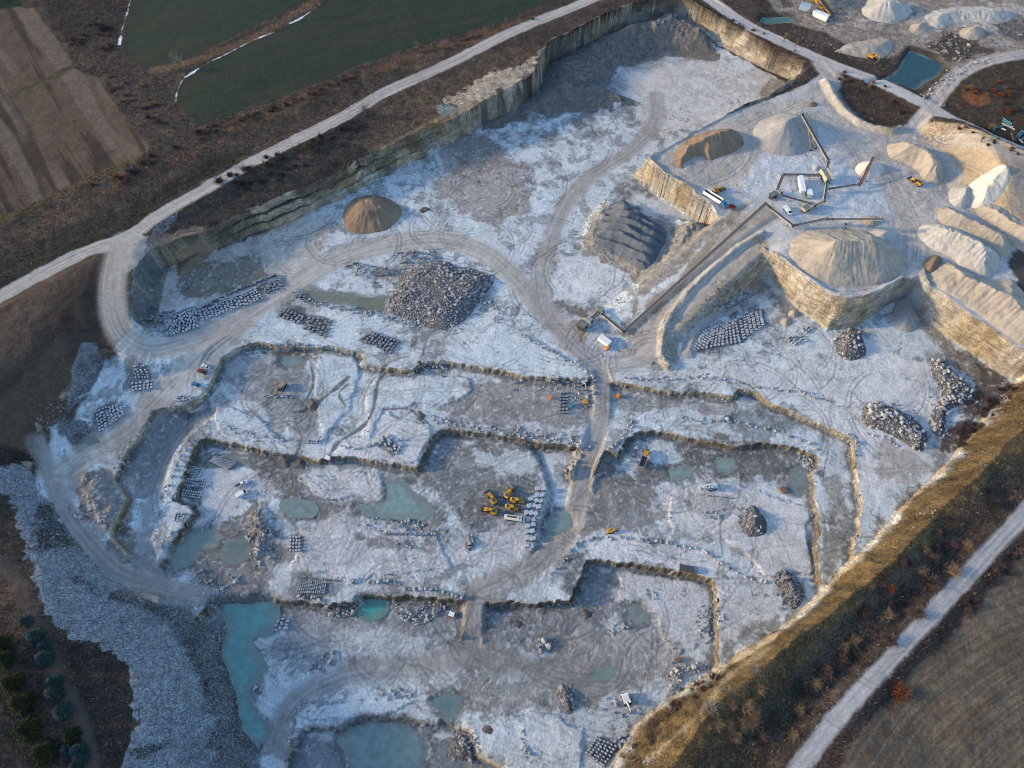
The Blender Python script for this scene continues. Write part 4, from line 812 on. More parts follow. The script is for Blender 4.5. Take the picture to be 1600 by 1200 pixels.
def car(u, v, du, dv, paint, label, cat='car', name='parked_car', L=4.6, group=None, kind='car'):
    x, y, z = hit(u, v); root = empty(name, (x, y, z + .03), heading(u, v, du, dv), label, cat, group); h = L / 2
    if kind == 'pickup':
        G().prism([(-h, .45), (-h, 1.0), (-h * .12, 1.02), (h * .45, 1.05), (h * .95, .92), (h, .5)], -.95, .95).build('body', paint, root)
        c = G().box((h * .18, 0, 1.4), (1.9, 1.7, .75), 0, (.75, .85)).build('window', glass, root)
        G().box((h * .16, 0, 1.8), (1.35, 1.45, .08)).build('roof', paint, root)
        g = G(); g.box((-h * .55, 0, 1.04), (h * .8, 1.5, .05)); g.build('cargo_bed', dsteel if paint is not redp else pm('bed_load', (.3, .27, .24), .9), root)
        g = G(); g.box((-h * .55, .88, 1.12), (h * .86, .12, .24)); g.box((-h * .55, -.88, 1.12), (h * .86, .12, .24)); g.box((-h + .05, 0, 1.1), (.1, 1.8, .22)); g.build('bed_side', paint, root)
    elif kind == 'van':
        G().prism([(-h, .4), (-h, 2.0), (h * .45, 2.05), (h * .72, 1.3), (h, 1.1), (h, .45)], -.95, .95).build('body', paint, root)
        G().prism([(h * .47, 2.0), (h * .53, 2.03), (h * .78, 1.32), (h * .70, 1.28)], -.82, .82).build('windscreen', glass, root)
        g = G(); g.box((h * .45, .96, 1.5), (.9, .03, .5)); g.box((h * .45, -.96, 1.5), (.9, .03, .5)); g.build('window', glass, root)
    else:
        G().prism([(-h, .4), (-h, .85), (-h * .85, 1.0), (h * .3, 1.0), (h * .9, .8), (h, .45)], -.88, .88).build('body', paint, root)
        G().prism([(-h * .72, .98), (-h * .5, 1.42), (h * .12, 1.42), (h * .42, .98)], -.74, .74).build('window', glass, root)
        G().box((-h * .2, 0, 1.44), (h * .62, 1.3, .06)).build('roof', paint, root)
    for s_ in (-.6, .6): G().box((h - .03, s_, .72), (.1, .35, .16)).build('headlight', white, root)
    wheels(root, [(h * .62, .85), (h * .62, -.85), (-h * .62, .85), (-h * .62, -.85)], .36, .24)
    return root
def truck(u, v, du, dv, label, kind, name, cat, group=None):
    x, y, z = hit(u, v); root = empty(name, (x, y, z + .05), heading(u, v, du, dv), label, cat, group)
    if kind == 'dump':
        G().prism([(1.3, .9), (1.2, 2.7), (2.6, 2.8), (3.1, 2.2), (4.9, 1.9), (5.1, .9)], -1.2, 1.2).build('cab', yellow, root)
        G().box((2.0, 0, 2.45), (1.3, 2.44, .55)).build('window', glass, root)
        G().box((1.95, 0, 2.9), (1.5, 2.3, .12)).build('roof', yellow, root)
        G().box((4.4, 0, 2.0), (1.0, 1.3, .1)).build('radiator_grille', dsteel, root)
        b = G(); b.box((-2.1, 0, 1.5), (5.6, 2.5, .25)); b.box((-2.1, 1.3, 2.1), (5.9, .16, 1.3)); b.box((-2.1, -1.3, 2.1), (5.9, .16, 1.3)); b.box((.75, 0, 2.4), (.18, 2.76, 1.7)); b.box((-5.1, 0, 1.8), (.9, 2.4, .15), 0, (1, 1), .35)
        b.build('dump_body', pm('worn_bed_steel', (.34, .30, .24), .6), root)
        G().box((-2.1, 0, 1.64), (5.5, 2.4, .05)).build('bed_floor', dsteel, root)
        G().box((-.5, 0, 1.0), (9.2, 1.1, .5)).build('chassis', dsteel, root)
        wheels(root, [(3.6, 1.15), (3.6, -1.15), (-1.6, 1.15), (-1.6, -1.15), (-3.5, 1.15), (-3.5, -1.15)], .8, .6, yellow)
    elif kind == 'tanker':
        G().prism([(2.4, .9), (2.4, 2.6), (3.4, 2.7), (3.8, 1.9), (4.7, 1.7), (4.8, .8)], -1.1, 1.1).build('cab', silver, root)
        G().prism([(3.38, 2.5), (3.5, 2.6), (3.92, 1.95), (3.78, 1.9)], -1.0, 1.0).build('windscreen', glass, root)
        g = G(); n = 12
        g.prism([(-1.2 * math.cos(6.2832 * k / n + .26), 1.95 + 1.05 * math.sin(6.2832 * k / n + .26)) for k in range(n)], -1, 1)
        V = [(y_ * 1.0, x_, z_) for x_, y_, z_ in g.V]; g.V = [(-1.15 + 3.35 * vx, vy, vz) for vx, vy, vz in V]
        g.build('tank', pm('ivory_paint', (.66, .63, .54), .4), root)
        G().box((-.9, 0, 3.02), (4.4, .8, .1)).build('walkway', dsteel, root)
        G().box((-4.3, 0, 1.6), (.5, 1.7, 1.0)).build('pump_box', beige, root)
        G().box((0, 0, .8), (8.6, .9, .4)).build('chassis', dsteel, root)
        wheels(root, [(3.6, 1.0), (3.6, -1.0), (-2.0, 1.0), (-2.0, -1.0), (-3.3, 1.0), (-3.3, -1.0)], .5, .4)
    elif kind == 'trailer':
        G().prism([(-6.2, 1.1), (-6.2, 3.3), (-5.6, 3.7), (5.6, 3.7), (6.0, 3.5), (6.0, 1.1)], -1.25, 1.25).build('box', white, root)
        G().box((0, 0, .95), (11.0, 1.0, .3)).build('chassis', dsteel, root)
        for s_ in (-.8, .8): G().box((3.8, s_, .5), (.16, .16, 1.0)).build('landing_leg', steel, root)
        wheels(root, [(-4.2, 1.0), (-4.2, -1.0), (-5.3, 1.0), (-5.3, -1.0)], .5, .4)
    elif kind == 'open_trailer':
        b = G(); b.box((0, 0, 1.3), (11.0, 2.4, .2)); b.box((0, 1.25, 2.3), (11.4, .1, 2.1)); b.box((0, -1.25, 2.3), (11.4, .1, 2.1)); b.box((-5.65, 0, 2.3), (.1, 2.5, 2.1), 0, (1, 1)); b.box((5.65, 0, 2.3), (.1, 2.5, 2.1)); b.build('box', white, root)
        G().box((0, 0, 2.2), (11.2, 2.36, .1)).build('load_cover', pm('dark_tarpaulin', (.04, .07, .08), .7), root)
        G().box((0, 0, .95), (11.0, 1.0, .3)).build('chassis', dsteel, root)
        c = G().prism([(6.3, .9), (6.3, 3.0), (7.6, 3.0), (8.0, 1.9), (9.2, 1.7), (9.3, .8)], -1.15, 1.15).build('cab', blue, root)
        G().box((7.75, 0, 2.4), (.3, 1.9, .7)).build('windscreen', glass, c)
        wheels(root, [(-4.2, 1.0), (-4.2, -1.0), (-5.3, 1.0), (-5.3, -1.0), (6.6, 1.0), (6.6, -1.0), (8.6, 1.0), (8.6, -1.0)], .5, .4)
    return root
def container(u, v, du, dv, L, Wd, H, mat, label, name='container', cat='container', legs=True, extra=None):
    x, y, z = hit(u, v); root = empty(name, (x, y, z), heading(u, v, du, dv), label, cat)
    g = G(); g.box((0, 0, H / 2 + .3), (L, Wd, H))
    for k in range(int(L / .6)): g.box((-L / 2 + .4 + k * .6, 0, H / 2 + .3), (.12, Wd + .1, H * .9))
    g.build('body', mat, root)
    G().box((0, 0, H + .33), (L + .1, Wd + .1, .1)).build('roof', extra or mat, root)
    g = G(); g.box((L / 2 + .04, Wd * .24, H / 2 + .3), (.06, Wd * .42, H * .85)); g.build('door', extra or mat, root); g = G(); g.box((L / 2 + .04, -Wd * .24, H / 2 + .3), (.06, Wd * .42, H * .85)); g.build('door', extra or mat, root)
    for a in (-1, 1):
        for b in (-1, 1): G().box((a * L * .42, b * Wd * .4, .12), (.2, .2, .5)).build('foot', dsteel, root)
    return root
def conveyor(u0, v0, h0, u1, v1, h1, width, label, paint=steel, brace=None, name='conveyor', wheeled=False, depth=.55, thick=1.0):
    """belt from (u0,v0) at height h0 above the ground to (u1,v1) at height h1"""
    x0, y0, z0 = hit(u0, v0, h0); x1, y1, z1 = hit(u1, v1, h1)
    a = Vector((x0, y0, z0 + h0)); b = Vector((x1, y1, z1 + h1)); base = Vector((x0, y0, z0))
    root = empty(name, base, 0, label, 'conveyor'); a -= base; b -= base; d = (b - a); L = d.length; t = d.normalized()
    side = Vector((-t.y, t.x, 0)).normalized(); up = side.cross(t) * -1
    if up.z < 0: up = -up
    fr = G(); w = width / 2; n = max(2, int(L / 2.2))
    for s_ in (-1, 1):
        o = side * (w * s_)
        for du in (0, -depth): fr.tube(a + o + up * du, b + o + up * du, .11 * thick, n=4)
        for k in range(n):
            p = a + o + d * (k / n); q = a + o + d * ((k + 1) / n); fr.tube(p, q - up * depth, .06 * thick, n=3); fr.tube(q, q - up * depth, .06, n=3)
    for k in range(n + 1): fr.tube(a + d * (k / n) - side * w - up * depth, a + d * (k / n) + side * w - up * depth, .05, n=3)
    fr.build('frame', paint, root)
    V = []
    for p in (a, b):
        for q, e in ((-.42, .16), (-.25, .02), (.25, .02), (.42, .16), (.42, .08), (.25, -.06), (-.25, -.06), (-.42, .08)): V.append(p + side * (q * width) + up * e)
    G().add(V, [(i, (i + 1) % 8, (i + 1) % 8 + 8, i + 8) for i in range(8)] + [tuple(range(7, -1, -1)), tuple(range(8, 16))]).build('belt', belt, root)
    for p in (a, b):
        g = G(); g.tube(p - side * w * 1.15, p + side * w * 1.15, .32, n=10); g.build('pulley', dsteel, root)
    g = G(); g.box(b + side * (w + .35), (.8, .8, .7)); g.build('drive_motor', pm('motor_grey', (.3, .28, .2), .6), root)
    m = max(1, int(L / 14))
    for k in range(m + 1):
        f = (k + .35) / (m + .7); p = a + d * f - up * depth; gx = float(zat(base.x + p.x, base.y + p.y)) - base.z
        if p.z - gx < .8: continue
        for s_ in (-1, 1):
            g = G(); g.tube(p + side * w * s_, Vector((p.x + side.x * w * s_ * 1.7, p.y + side.y * w * s_ * 1.7, gx - .2)), .12, n=5); g.build('leg', paint, root)
    if wheeled:
        p = a + d * .42; gx = float(zat(base.x + p.x, base.y + p.y)) - base.z
        for s_ in (-1, 1):
            c = Vector((p.x, p.y, gx + .5)) + side * (w + 1.0) * s_; g = G(); g.tube(c - side * .2, c + side * .2, .5, n=12); wl_ = g.build('wheel', black, root)
            g = G(); g.tube(c, a + d * .72 + side * w * s_ - up * depth, .13, n=5); g.build('brace', brace or paint, root)
    return root
def plant_unit(u, v, du, dv, L, Wd, H, body, label, name, cat, kind='screen'):
    x, y, z = hit(u, v); root = empty(name, (x, y, z), heading(u, v, du, dv), label, cat)
    G().box((0, 0, 1.0), (L, Wd * .7, .4)).build('chassis', dsteel, root)
    if kind == 'screen':
        g = G(); g.box((0, Wd / 2, H * .7), (L * .9, .18, H * .5), 0, (1, 1), .12); g.box((0, -Wd / 2, H * .7), (L * .9, .18, H * .5), 0, (1, 1), .12); g.box((-L * .42, 0, H * .75), (.2, Wd, H * .4)); g.build('screen_box', body, root)
        for q in (0, 1): G().box((0, 0, H * (.62 + .16 * q)), (L * .86, Wd * .92, .12), 0, (1, 1), .12).build('deck', steel, root)
        for q in range(4): G().tube((-L * .35 + q * L * .23, -Wd * .5, H * .95), (-L * .35 + q * L * .23, Wd * .5, H * .95), .12).build('cross_beam', body, root)
    else:
        g = G(); g.box((-L * .28, 0, H * .62), (L * .34, Wd * .8, H * .5), 0, (1.35, 1.25)); g.build('feed_hopper', body, root)
        g = G(); g.box((-L * .28, 0, H * .885), (L * .38, Wd * .84, .06)); g.build('feed_stone', dirtload, root)
        g = G(); g.box((L * .08, 0, H * .55), (L * .24, Wd * .9, H * .5)); g.tube((L * .08, -Wd * .6, H * .55), (L * .08, Wd * .6, H * .55), H * .24, n=12); g.build('crusher_head', beige, root)
        g = G(); g.box((L * .34, 0, H * .45), (L * .22, Wd * .8, H * .4)); g.build('engine_box', body, root)
        G().box((L * .34, 0, H * .67), (L * .2, Wd * .7, .1)).build('walkway', steel, root)
    for sy in (-1, 1): G().tube((-L * .45, sy * Wd * .5, H * 1.0), (L * .45, sy * Wd * .5, H * 1.0), .05, n=4).build('handrail', steel, root)
    for a in (-.38, .38):
        for b in (-1, 1): G().box((L * a, b * Wd * .42, .5), (.25, .25, 1.2)).build('leg', dsteel, root)
    wheels(root, [(-L * .1, Wd * .4), (-L * .1, -Wd * .4)], .5, .4)
    return root
def excavator(u, v, du, dv, label, paint, name='excavator', cat='excavator', arm=True, s=1.0):
    x, y, z = hit(u, v); root = empty(name, (x, y, z + .02), heading(u, v, du, dv), label, cat); root.scale = (s, s, s)
    for s_ in (-1.15, 1.15): G().prism([(-2.0, .2), (-2.2, .6), (-1.8, .95), (1.8, .95), (2.2, .6), (2.0, .2), (1.7, 0), (-1.7, 0)], s_ - .3, s_ + .3).build('track', black, root)
    G().prism([(-2.4, 1.1), (-2.4, 2.1), (-1.9, 2.3), (.9, 2.1), (1.4, 1.1)], -1.3, 1.3).build('body', paint, root)
    c = G().box((.8, .75, 2.3), (1.5, 1.0, 1.6), 0, (.9, .9)).build('cab', glass, root); G().box((.8, .75, 3.13), (1.4, .95, .1)).build('roof', paint, c)
    G().prism([(.6, 1.8), (2.4, 4.0), (4.4, 3.6), (4.6, 3.2), (2.6, 3.4), (1.1, 1.6)], -.6, -.2).build('boom', paint, root)
    G().prism([(4.2, 3.7), (4.7, 3.5), (5.0, 1.2), (4.7, 1.1)], -.55, -.25).build('stick', paint, root)
    G().prism([(4.6, 1.3), (5.2, 1.2), (5.0, .4), (4.2, .2), (4.1, .6)], -.9, .1).build('bucket', dsteel, root)
    G().box((-2.3, 0, 1.6), (.5, 2.5, .9)).build('counterweight', dsteel, root)
    return root
# --- traced placements
YG = 'yellow wheel loaders parked round the worker'
loader(768, 779, -12, -18, 'yellow wheel loader upper left of the parked group, dark bucket pointing up and left', YG)
loader(796, 770, 12, -20, 'yellow wheel loader at the top of the parked group, nose pointing up and right', YG, fork=True)
loader(809, 784, 20, 4, 'yellow wheel loader on the right of the group, nearest the big pale blocks', YG, fork=True)
loader(801, 795, 20, 5, 'yellow wheel loader parked directly above the ivory tanker truck', YG, fork=True)
loader(765, 799, -20, -6, 'yellow wheel loader at the lower left of the group, facing left', YG)
truck(803.5, 811.5, 20, 3, 'ivory tanker truck with dark walkway on its tank parked below the loaders', 'tanker', 'tanker_truck', 'tanker truck')
truck(1006, 718, 5, -14, 'yellow articulated dump truck with an empty grey bed', 'dump', 'dump_truck', 'dump truck')
car(322, 573.5, -12, -5, silver, 'pale silver car beside the maroon car above the terrace edge')
car(316, 581, -12, -5, maroon, 'dark maroon car parked near the terrace edge', L=4.9)
car(306.5, 601.5, -12, -4.5, blue, 'blue car parked alone next to the stone slabs')
car(378, 757, 12, -5.5, white, 'white pickup truck with a black load bed on the frosted terrace', 'pickup truck', 'pickup_truck', 5.9, kind='pickup')
car(378.5, 772.5, 12, -6, white, 'small white van parked below the white pickup', 'van', 'panel_van', 5.2, kind='van')
loader(1122, 299, 9, -4, 'yellow wheel loader beside the white semi trailer on the plant plateau')
truck(1112, 313, 12, 5.5, 'white open semi trailer with a blue cab at the edge of the plateau', 'open_trailer', 'semi_truck', 'semi truck')
car(1140.5, 324, 12, -1, redp, 'red pickup truck below the semi trailer', 'pickup truck', 'pickup_truck', 6.0, kind='pickup')
loader(1429, 286, -14, -10, 'yellow wheel loader working between the big sand stockpiles', s=1.05)
truck(1250, 293, 2.5, 13, 'white box semi trailer standing inside the ring of conveyors', 'trailer', 'semi_trailer', 'semi trailer')
container(1262, 306.5, 1, 5, 4.2, 3, 3, green, 'green generator cabin with a white roof beside the white semi trailer', 'generator_cabin', 'generator', extra=white)
car(1230, 330.5, 6, 8, white, 'white van parked below the conveyors of the plant', 'van', 'panel_van', 6.2, kind='van')
container(944, 535, 8, 6, 6.5, 3.0, 2.6, white, 'white site cabin beside the haul road under the crusher conveyor', 'site_cabin', 'cabin')
container(948, 545, 2, 3, 1.8, 1.4, 1.3, orange, 'small orange tank beside the white site cabin', 'fuel_tank', 'tank')
container(513, 718, 3, 1, 2.2, 1.8, 1.8, redp, 'small red generator with white lid at the foot of the terrace wall', 'generator', 'generator', extra=white)
container(706, 961, 3, 1, 2.2, 1.8, 1.6, redp, 'small red and white compressor on the lower pit floor', 'compressor', 'compressor', extra=white)
container(1072, 889.5, 7, 1.5, 6.0, 2.6, 1.4, rust, 'dark steel skip on the edge of the lower pit wall', 'steel_skip', 'skip', extra=dsteel)
container(1059, 1031, 5, -2, 2.6, 1.2, .9, rust, 'brown steel box on the lower pit floor', 'steel_box', 'box')
container(1223, 766, 3, 5, 3.0, 2.2, .6, rust, 'rusty low pallet beside the round grey pool', 'rusty_pallet', 'pallet')
excavator(953.5, 830.5, 6, -1, 'small yellow excavator at the row of pale boulders', yellow, s=.7)
excavator(978, 1094, 4, 11, 'white excavator standing among scattered stone blocks', white)
excavator(1112, 762, -8, 2, 'silver grey drilling excavator beside a row of small blocks', silver)
excavator(441, 606, -3, 6, 'dark excavator on the dirt ring of the upper terrace', pm('dusty_brown_paint', (.3, .22, .16), .6))
excavator(912, 598, 2, 6, 'white excavator under the terrace wall corner beside the haul road', silver)
excavator(915, 629, 3, 3, 'yellow small excavator among dark rocks at the haul road', yellow, s=.6)
container(893, 635, 4, -3, 3.0, 1.4, 1.2, bluepipe, 'pale blue box beside the rows of slabs', 'tool_box', 'box')
container(859.5, 622.5, 2, 1, 1.4, 1.2, 1.3, orange, 'small orange box on the upper terrace floor', 'tool_box', 'box')
container(965, 620, 2, 1, 1.6, 1.6, 1.6, orange, 'small orange and white tank beside the dark rocks right of the haul road', 'fuel_tank', 'tank')
# crusher station and plant
plant_unit(914, 508, 9, -8, 9, 4.5, 4.2, dsteel, 'dark feed hopper at the end of the haul ramp', 'feed_hopper', 'hopper', 'crusher')
conveyor(921, 501, 2, 936, 487, 3.5, 1.6, 'short dark feed conveyor between the hopper and the screen', dsteel)
plant_unit(937, 487, 6, 2, 4.5, 2.6, 3.4, beige, 'small cream screen at the top of the feed conveyor', 'screen_unit', 'screen')
conveyor(941, 490, 3, 974, 517, 2.2, 1.6, 'slanting conveyor from the screen down to the long belt', steel)
conveyor(974.5, 519, 1.6, 1198, 317, 4.5, 1.7, 'very long conveyor climbing the ramp to the plant', steel)
conveyor(1294.5, 250, 2.0, 1253.5, 178, 13, 1.6, 'yellow stacking conveyor over the tall grey cone', beige, wheeled=True, brace=yellow)
conveyor(1290, 273, 3, 1295, 252, 3.5, 1.4, 'short conveyor feeding the yellow stacking conveyor', steel)
conveyor(1279, 273, 3.5, 1224, 272.5, 4, 1.5, 'red oxide conveyor across the top of the conveyor ring', redox)
conveyor(1213, 300, 2, 1223.5, 274, 4.5, 1.5, 'grey conveyor on the left side of the conveyor ring', steel)
plant_unit(1211, 307, 10, -5, 9, 3, 4, dsteel, 'dark crusher where the long belt reaches the plant', 'crusher', 'crusher', 'crusher')
conveyor(1224, 306, 5, 1267, 318, 3, 1.5, 'cream truss conveyor leaving the dark crusher', beige)
plant_unit(1262, 327, 12, -7, 9.5, 3.2, 3.8, beige, 'cream cone crusher at the bottom of the ring', 'cone_crusher', 'crusher', 'crusher')
conveyor(1273, 321, 2, 1288, 315, 4, 1.6, 'shiny short conveyor beside the cream cone crusher', steel)
conveyor(1288.5, 314, 2.5, 1293, 285, 5, 1.5, 'grey conveyor on the right side of the conveyor ring', steel)
plant_unit(1287, 281, 6, 9, 8.5, 3.6, 5.2, beige, 'tall cream screen at the upper right corner of the ring', 'screen_unit', 'screen')
conveyor(1295, 295, 3, 1341, 288, 3.5, 1.4, 'low grey conveyor running right toward the red conveyor', steel)
conveyor(1343, 290, 1.5, 1365, 246, 8.5, 1.3, 'dark red stacking conveyor over the small white cone', redox, wheeled=True)
conveyor(1198.5, 320, 3, 1239, 351.5, 3, 1.5, 'long grey conveyor on the lower left of the plant', beige)
conveyor(1238, 353, 2, 1292, 341.5, 5, 1.5, 'grey conveyor above the biggest stockpile', steel)
conveyor(1293, 342.5, 3, 1378, 342, 9.5, 1.5, 'yellow braced stacking conveyor beside the biggest stockpile', beige, wheeled=True, brace=yellow)
# screening machine beyond the road
container(1257, 15, 9, 3, 7, 4.5, 3.2, pm('pale_blue_steel', (.30, .42, .55), .5), 'pale blue roofed cabin beside the yellow screening machine', 'site_cabin', 'cabin', extra=pm('pale_blue_steel', (.3, .42, .55)))
container(1280.5, 28, 11, 5, 10.5, 3.2, 3.2, white, 'long white container below the yellow screening machine', 'container', 'container')
conveyor(1302, 23, 1.5, 1268, -20, 10, 4.0, 'wide yellow conveyor of the screening machine beyond the road', yellow, depth=2.4, thick=3.5)
conveyor(1260, 20, 1.5, 1279, 6, 6, 2.0, 'cream side conveyor beside the pale blue cabin', beige, depth=1)
plant_unit(1276, 3, 5, 8, 11, 6, 8, yellow, 'yellow screening machine at the top edge beyond the road', 'screening_machine', 'screen')
excavator(1361, 91, 6, 3, 'yellow excavator at the edge of the sand fill above the dark pond', yellow)
for i, (a, b, c, d_, lab) in enumerate([(1552, 206, 1555, 198, 'short upright blue pipe at the left of the pipe store'), (1556, 200, 1568, 197, 'blue pipe lying level beside the upright pipe'), (1567, 185, 1580, 194, 'upper blue pipe of the slanting pair'), (1566, 188, 1582, 199, 'lower blue pipe of the slanting pair'), (1565, 193, 1585, 203, 'long pale pipe below the slanting pair'), (1587, 215, 1596, 205, 'left pipe of the double upright blue pipes'), (1590, 216, 1599, 206, 'right pipe of the double upright blue pipes'), (1594, 221, 1602, 213, 'blue pipe at the far right edge')]):
    x0, y0, z0 = hit(a, b); x1, y1, z1 = hit(c, d_)
    g = G(); q = Vector((x1 - x0, y1 - y0, z1 - z0 + .02)); g.tube((0, 0, .35), q + Vector((0, 0, .35)), .38, n=8)
    o = g.build('pipe', bluepipe if i != 4 else steel); o.location = (x0, y0, z0); tag(o, lab, 'pipe', 'pipes stored beyond the road')
    g = G(); g.tube(q * .98 + Vector((0, 0, .35)), q * 1.01 + Vector((0, 0, .35)), .46, n=8); g.build('collar', steel, o)
for i, (a, b, c, d_, lab) in enumerate([(1578, 211, 1586, 224, 'left rusty steel beam of the crossed pair'), (1583, 215, 1588, 222, 'short rusty beam between the crossed beams'), (1592, 218, 1598, 224, 'pale beam right of the crossed beams'), (1564, 201, 1571, 204, 'short white beam under the pipes')]):
    x0, y0, z0 = hit(a, b); x1, y1, z1 = hit(c, d_); L = math.hypot(x1 - x0, y1 - y0)
    g = G(); g.box((0, 0, .1), (L, .5, .08)); g.box((0, 0, .6), (L, .5, .08)); g.box((0, 0, .35), (L, .08, .45)); o = g.build('steel_beam', rust if i < 2 else white)
    o.location = ((x0 + x1) / 2, (y0 + y1) / 2, (z0 + z1) / 2 + i * .02); o.rotation_euler = (0, 0, math.atan2(y1 - y0, x1 - x0)); tag(o, lab, 'beam', 'steel beams stored beyond the road')
# the worker in a hi-vis jacket
def person(u, v, label, face):
    x, y, z = hit(u, v); root = empty('person', (x, y, z + .02), face, label, 'person')
    P = [(0, 0, .95), (0, 0, 1.2), (0, 0, 1.45), (0, 0, 1.56), (0, 0, 1.70), (0, .1, .9), (.05, .12, .5), (0, .13, .06), (.16, .14, .03), (0, -.1, .9), (-.08, -.12, .5), (-.12, -.13, .06), (.04, -.14, .03), (0, .2, 1.42), (.02, .27, 1.15), (.15, .25, .92), (0, -.2, 1.42), (.02, -.27, 1.15), (.12, -.26, .90)]
    E = [(0, 1), (1, 2), (2, 3), (3, 4), (0, 5), (5, 6), (6, 7), (7, 8), (0, 9), (9, 10), (10, 11), (11, 12), (2, 13), (13, 14), (14, 15), (2, 16), (16, 17), (17, 18)]
    Rr = [.16, .15, .17, .06, .11, .1, .075, .05, .05, .1, .075, .05, .05, .075, .055, .045, .075, .055, .045]
    me = bpy.data.meshes.new('body'); me.from_pydata(P, E, []); o = link(bpy.data.objects.new('body', me), root)
    sk = o.modifiers.new('Skin', 'SKIN'); me.skin_vertices[0].data[0].use_root = True
    for q, r in zip(me.skin_vertices[0].data, Rr): q.radius = (r, r)
    o.modifiers.new('Sub', 'SUBSURF').levels = 1; me.materials.append(cloth)
    g = G(); g.tube((0, 0, .86), (0, 0, 1.2), .22, .21, 12); g.tube((0, 0, 1.2), (0, 0, 1.5), .21, .17, 12); g.tube((0, .19, 1.46), (.02, .29, 1.15), .10, .08, 8); g.tube((0, -.19, 1.46), (.02, -.29, 1.15), .10, .08, 8); g.build('jacket', hivis, root, True)
    g = G(); g.tube((0, 0, 1.56), (0, 0, 1.74), .10, .10, 10); g.box((.1, 0, 1.64), (.04, .03, .04)); g.build('head', skin, root, True)
    g = G(); g.tube((0, 0, 1.70), (0, 0, 1.84), .135, .07, 10); g.box((.12, 0, 1.72), (.12, .2, .02)); g.build('helmet', hivis, root, True)
person(784, 783, 'worker in a bright yellow green jacket standing between the loaders', .4)

# ------------------------------------------------------------------ stockpiles: each heap its own mesh standing on the ground
def pile_mat(name, col, streak=.3, fine=.22):
    m, nt, b = newmat(name, .95, .15); g = N(nt, 'ShaderNodeNewGeometry'); P = g.outputs['Position']
    rgb = N(nt, 'ShaderNodeRGB'); rgb.outputs[0].default_value = (*col, 1)
    at = N(nt, 'ShaderNodeAttribute', attribute_name='col')
    a = noise(nt, 1.3, 6, .7, P); c = noise(nt, .16, 4, .6, P)
    k = mulcol(nt, rgb.outputs[0], rangen(nt, a.outputs[0], .3, .7, 1 - fine, 1 + fine)); k = mulcol(nt, k, rangen(nt, c.outputs[0], .3, .7, .85, 1.15))
    k = mulcol(nt, k, at.outputs['Fac']); nt.links.new(k, b.inputs['Base Color'])
    bp = N(nt, 'ShaderNodeBump'); bp.inputs['Strength'].default_value = .7; bp.inputs['Distance'].default_value = .3; nt.links.new(a.outputs[0], bp.inputs['Height']); nt.links.new(bp.outputs[0], b.inputs['Normal'])
    return m
PMT = {'sand': pile_mat('sand_heap', (.35, .315, .265)), 'pale': pile_mat('pale_gravel_heap', (.40, .39, .37)), 'white': pile_mat('white_chip_heap', (.56, .53, .48)), 'grey': pile_mat('grey_gravel_heap', (.30, .30, .30)), 'brown': pile_mat('brown_gravel_heap', (.22, .165, .12)), 'blue': pile_mat('blue_grey_heap', (.12, .14, .165)), 'earth': pile_mat('dark_earth_heap', (.115, .105, .10), .3, .5), 'rubble': ground_mat('rock_heap', .3, 1.4, 1.0, stones=True)}
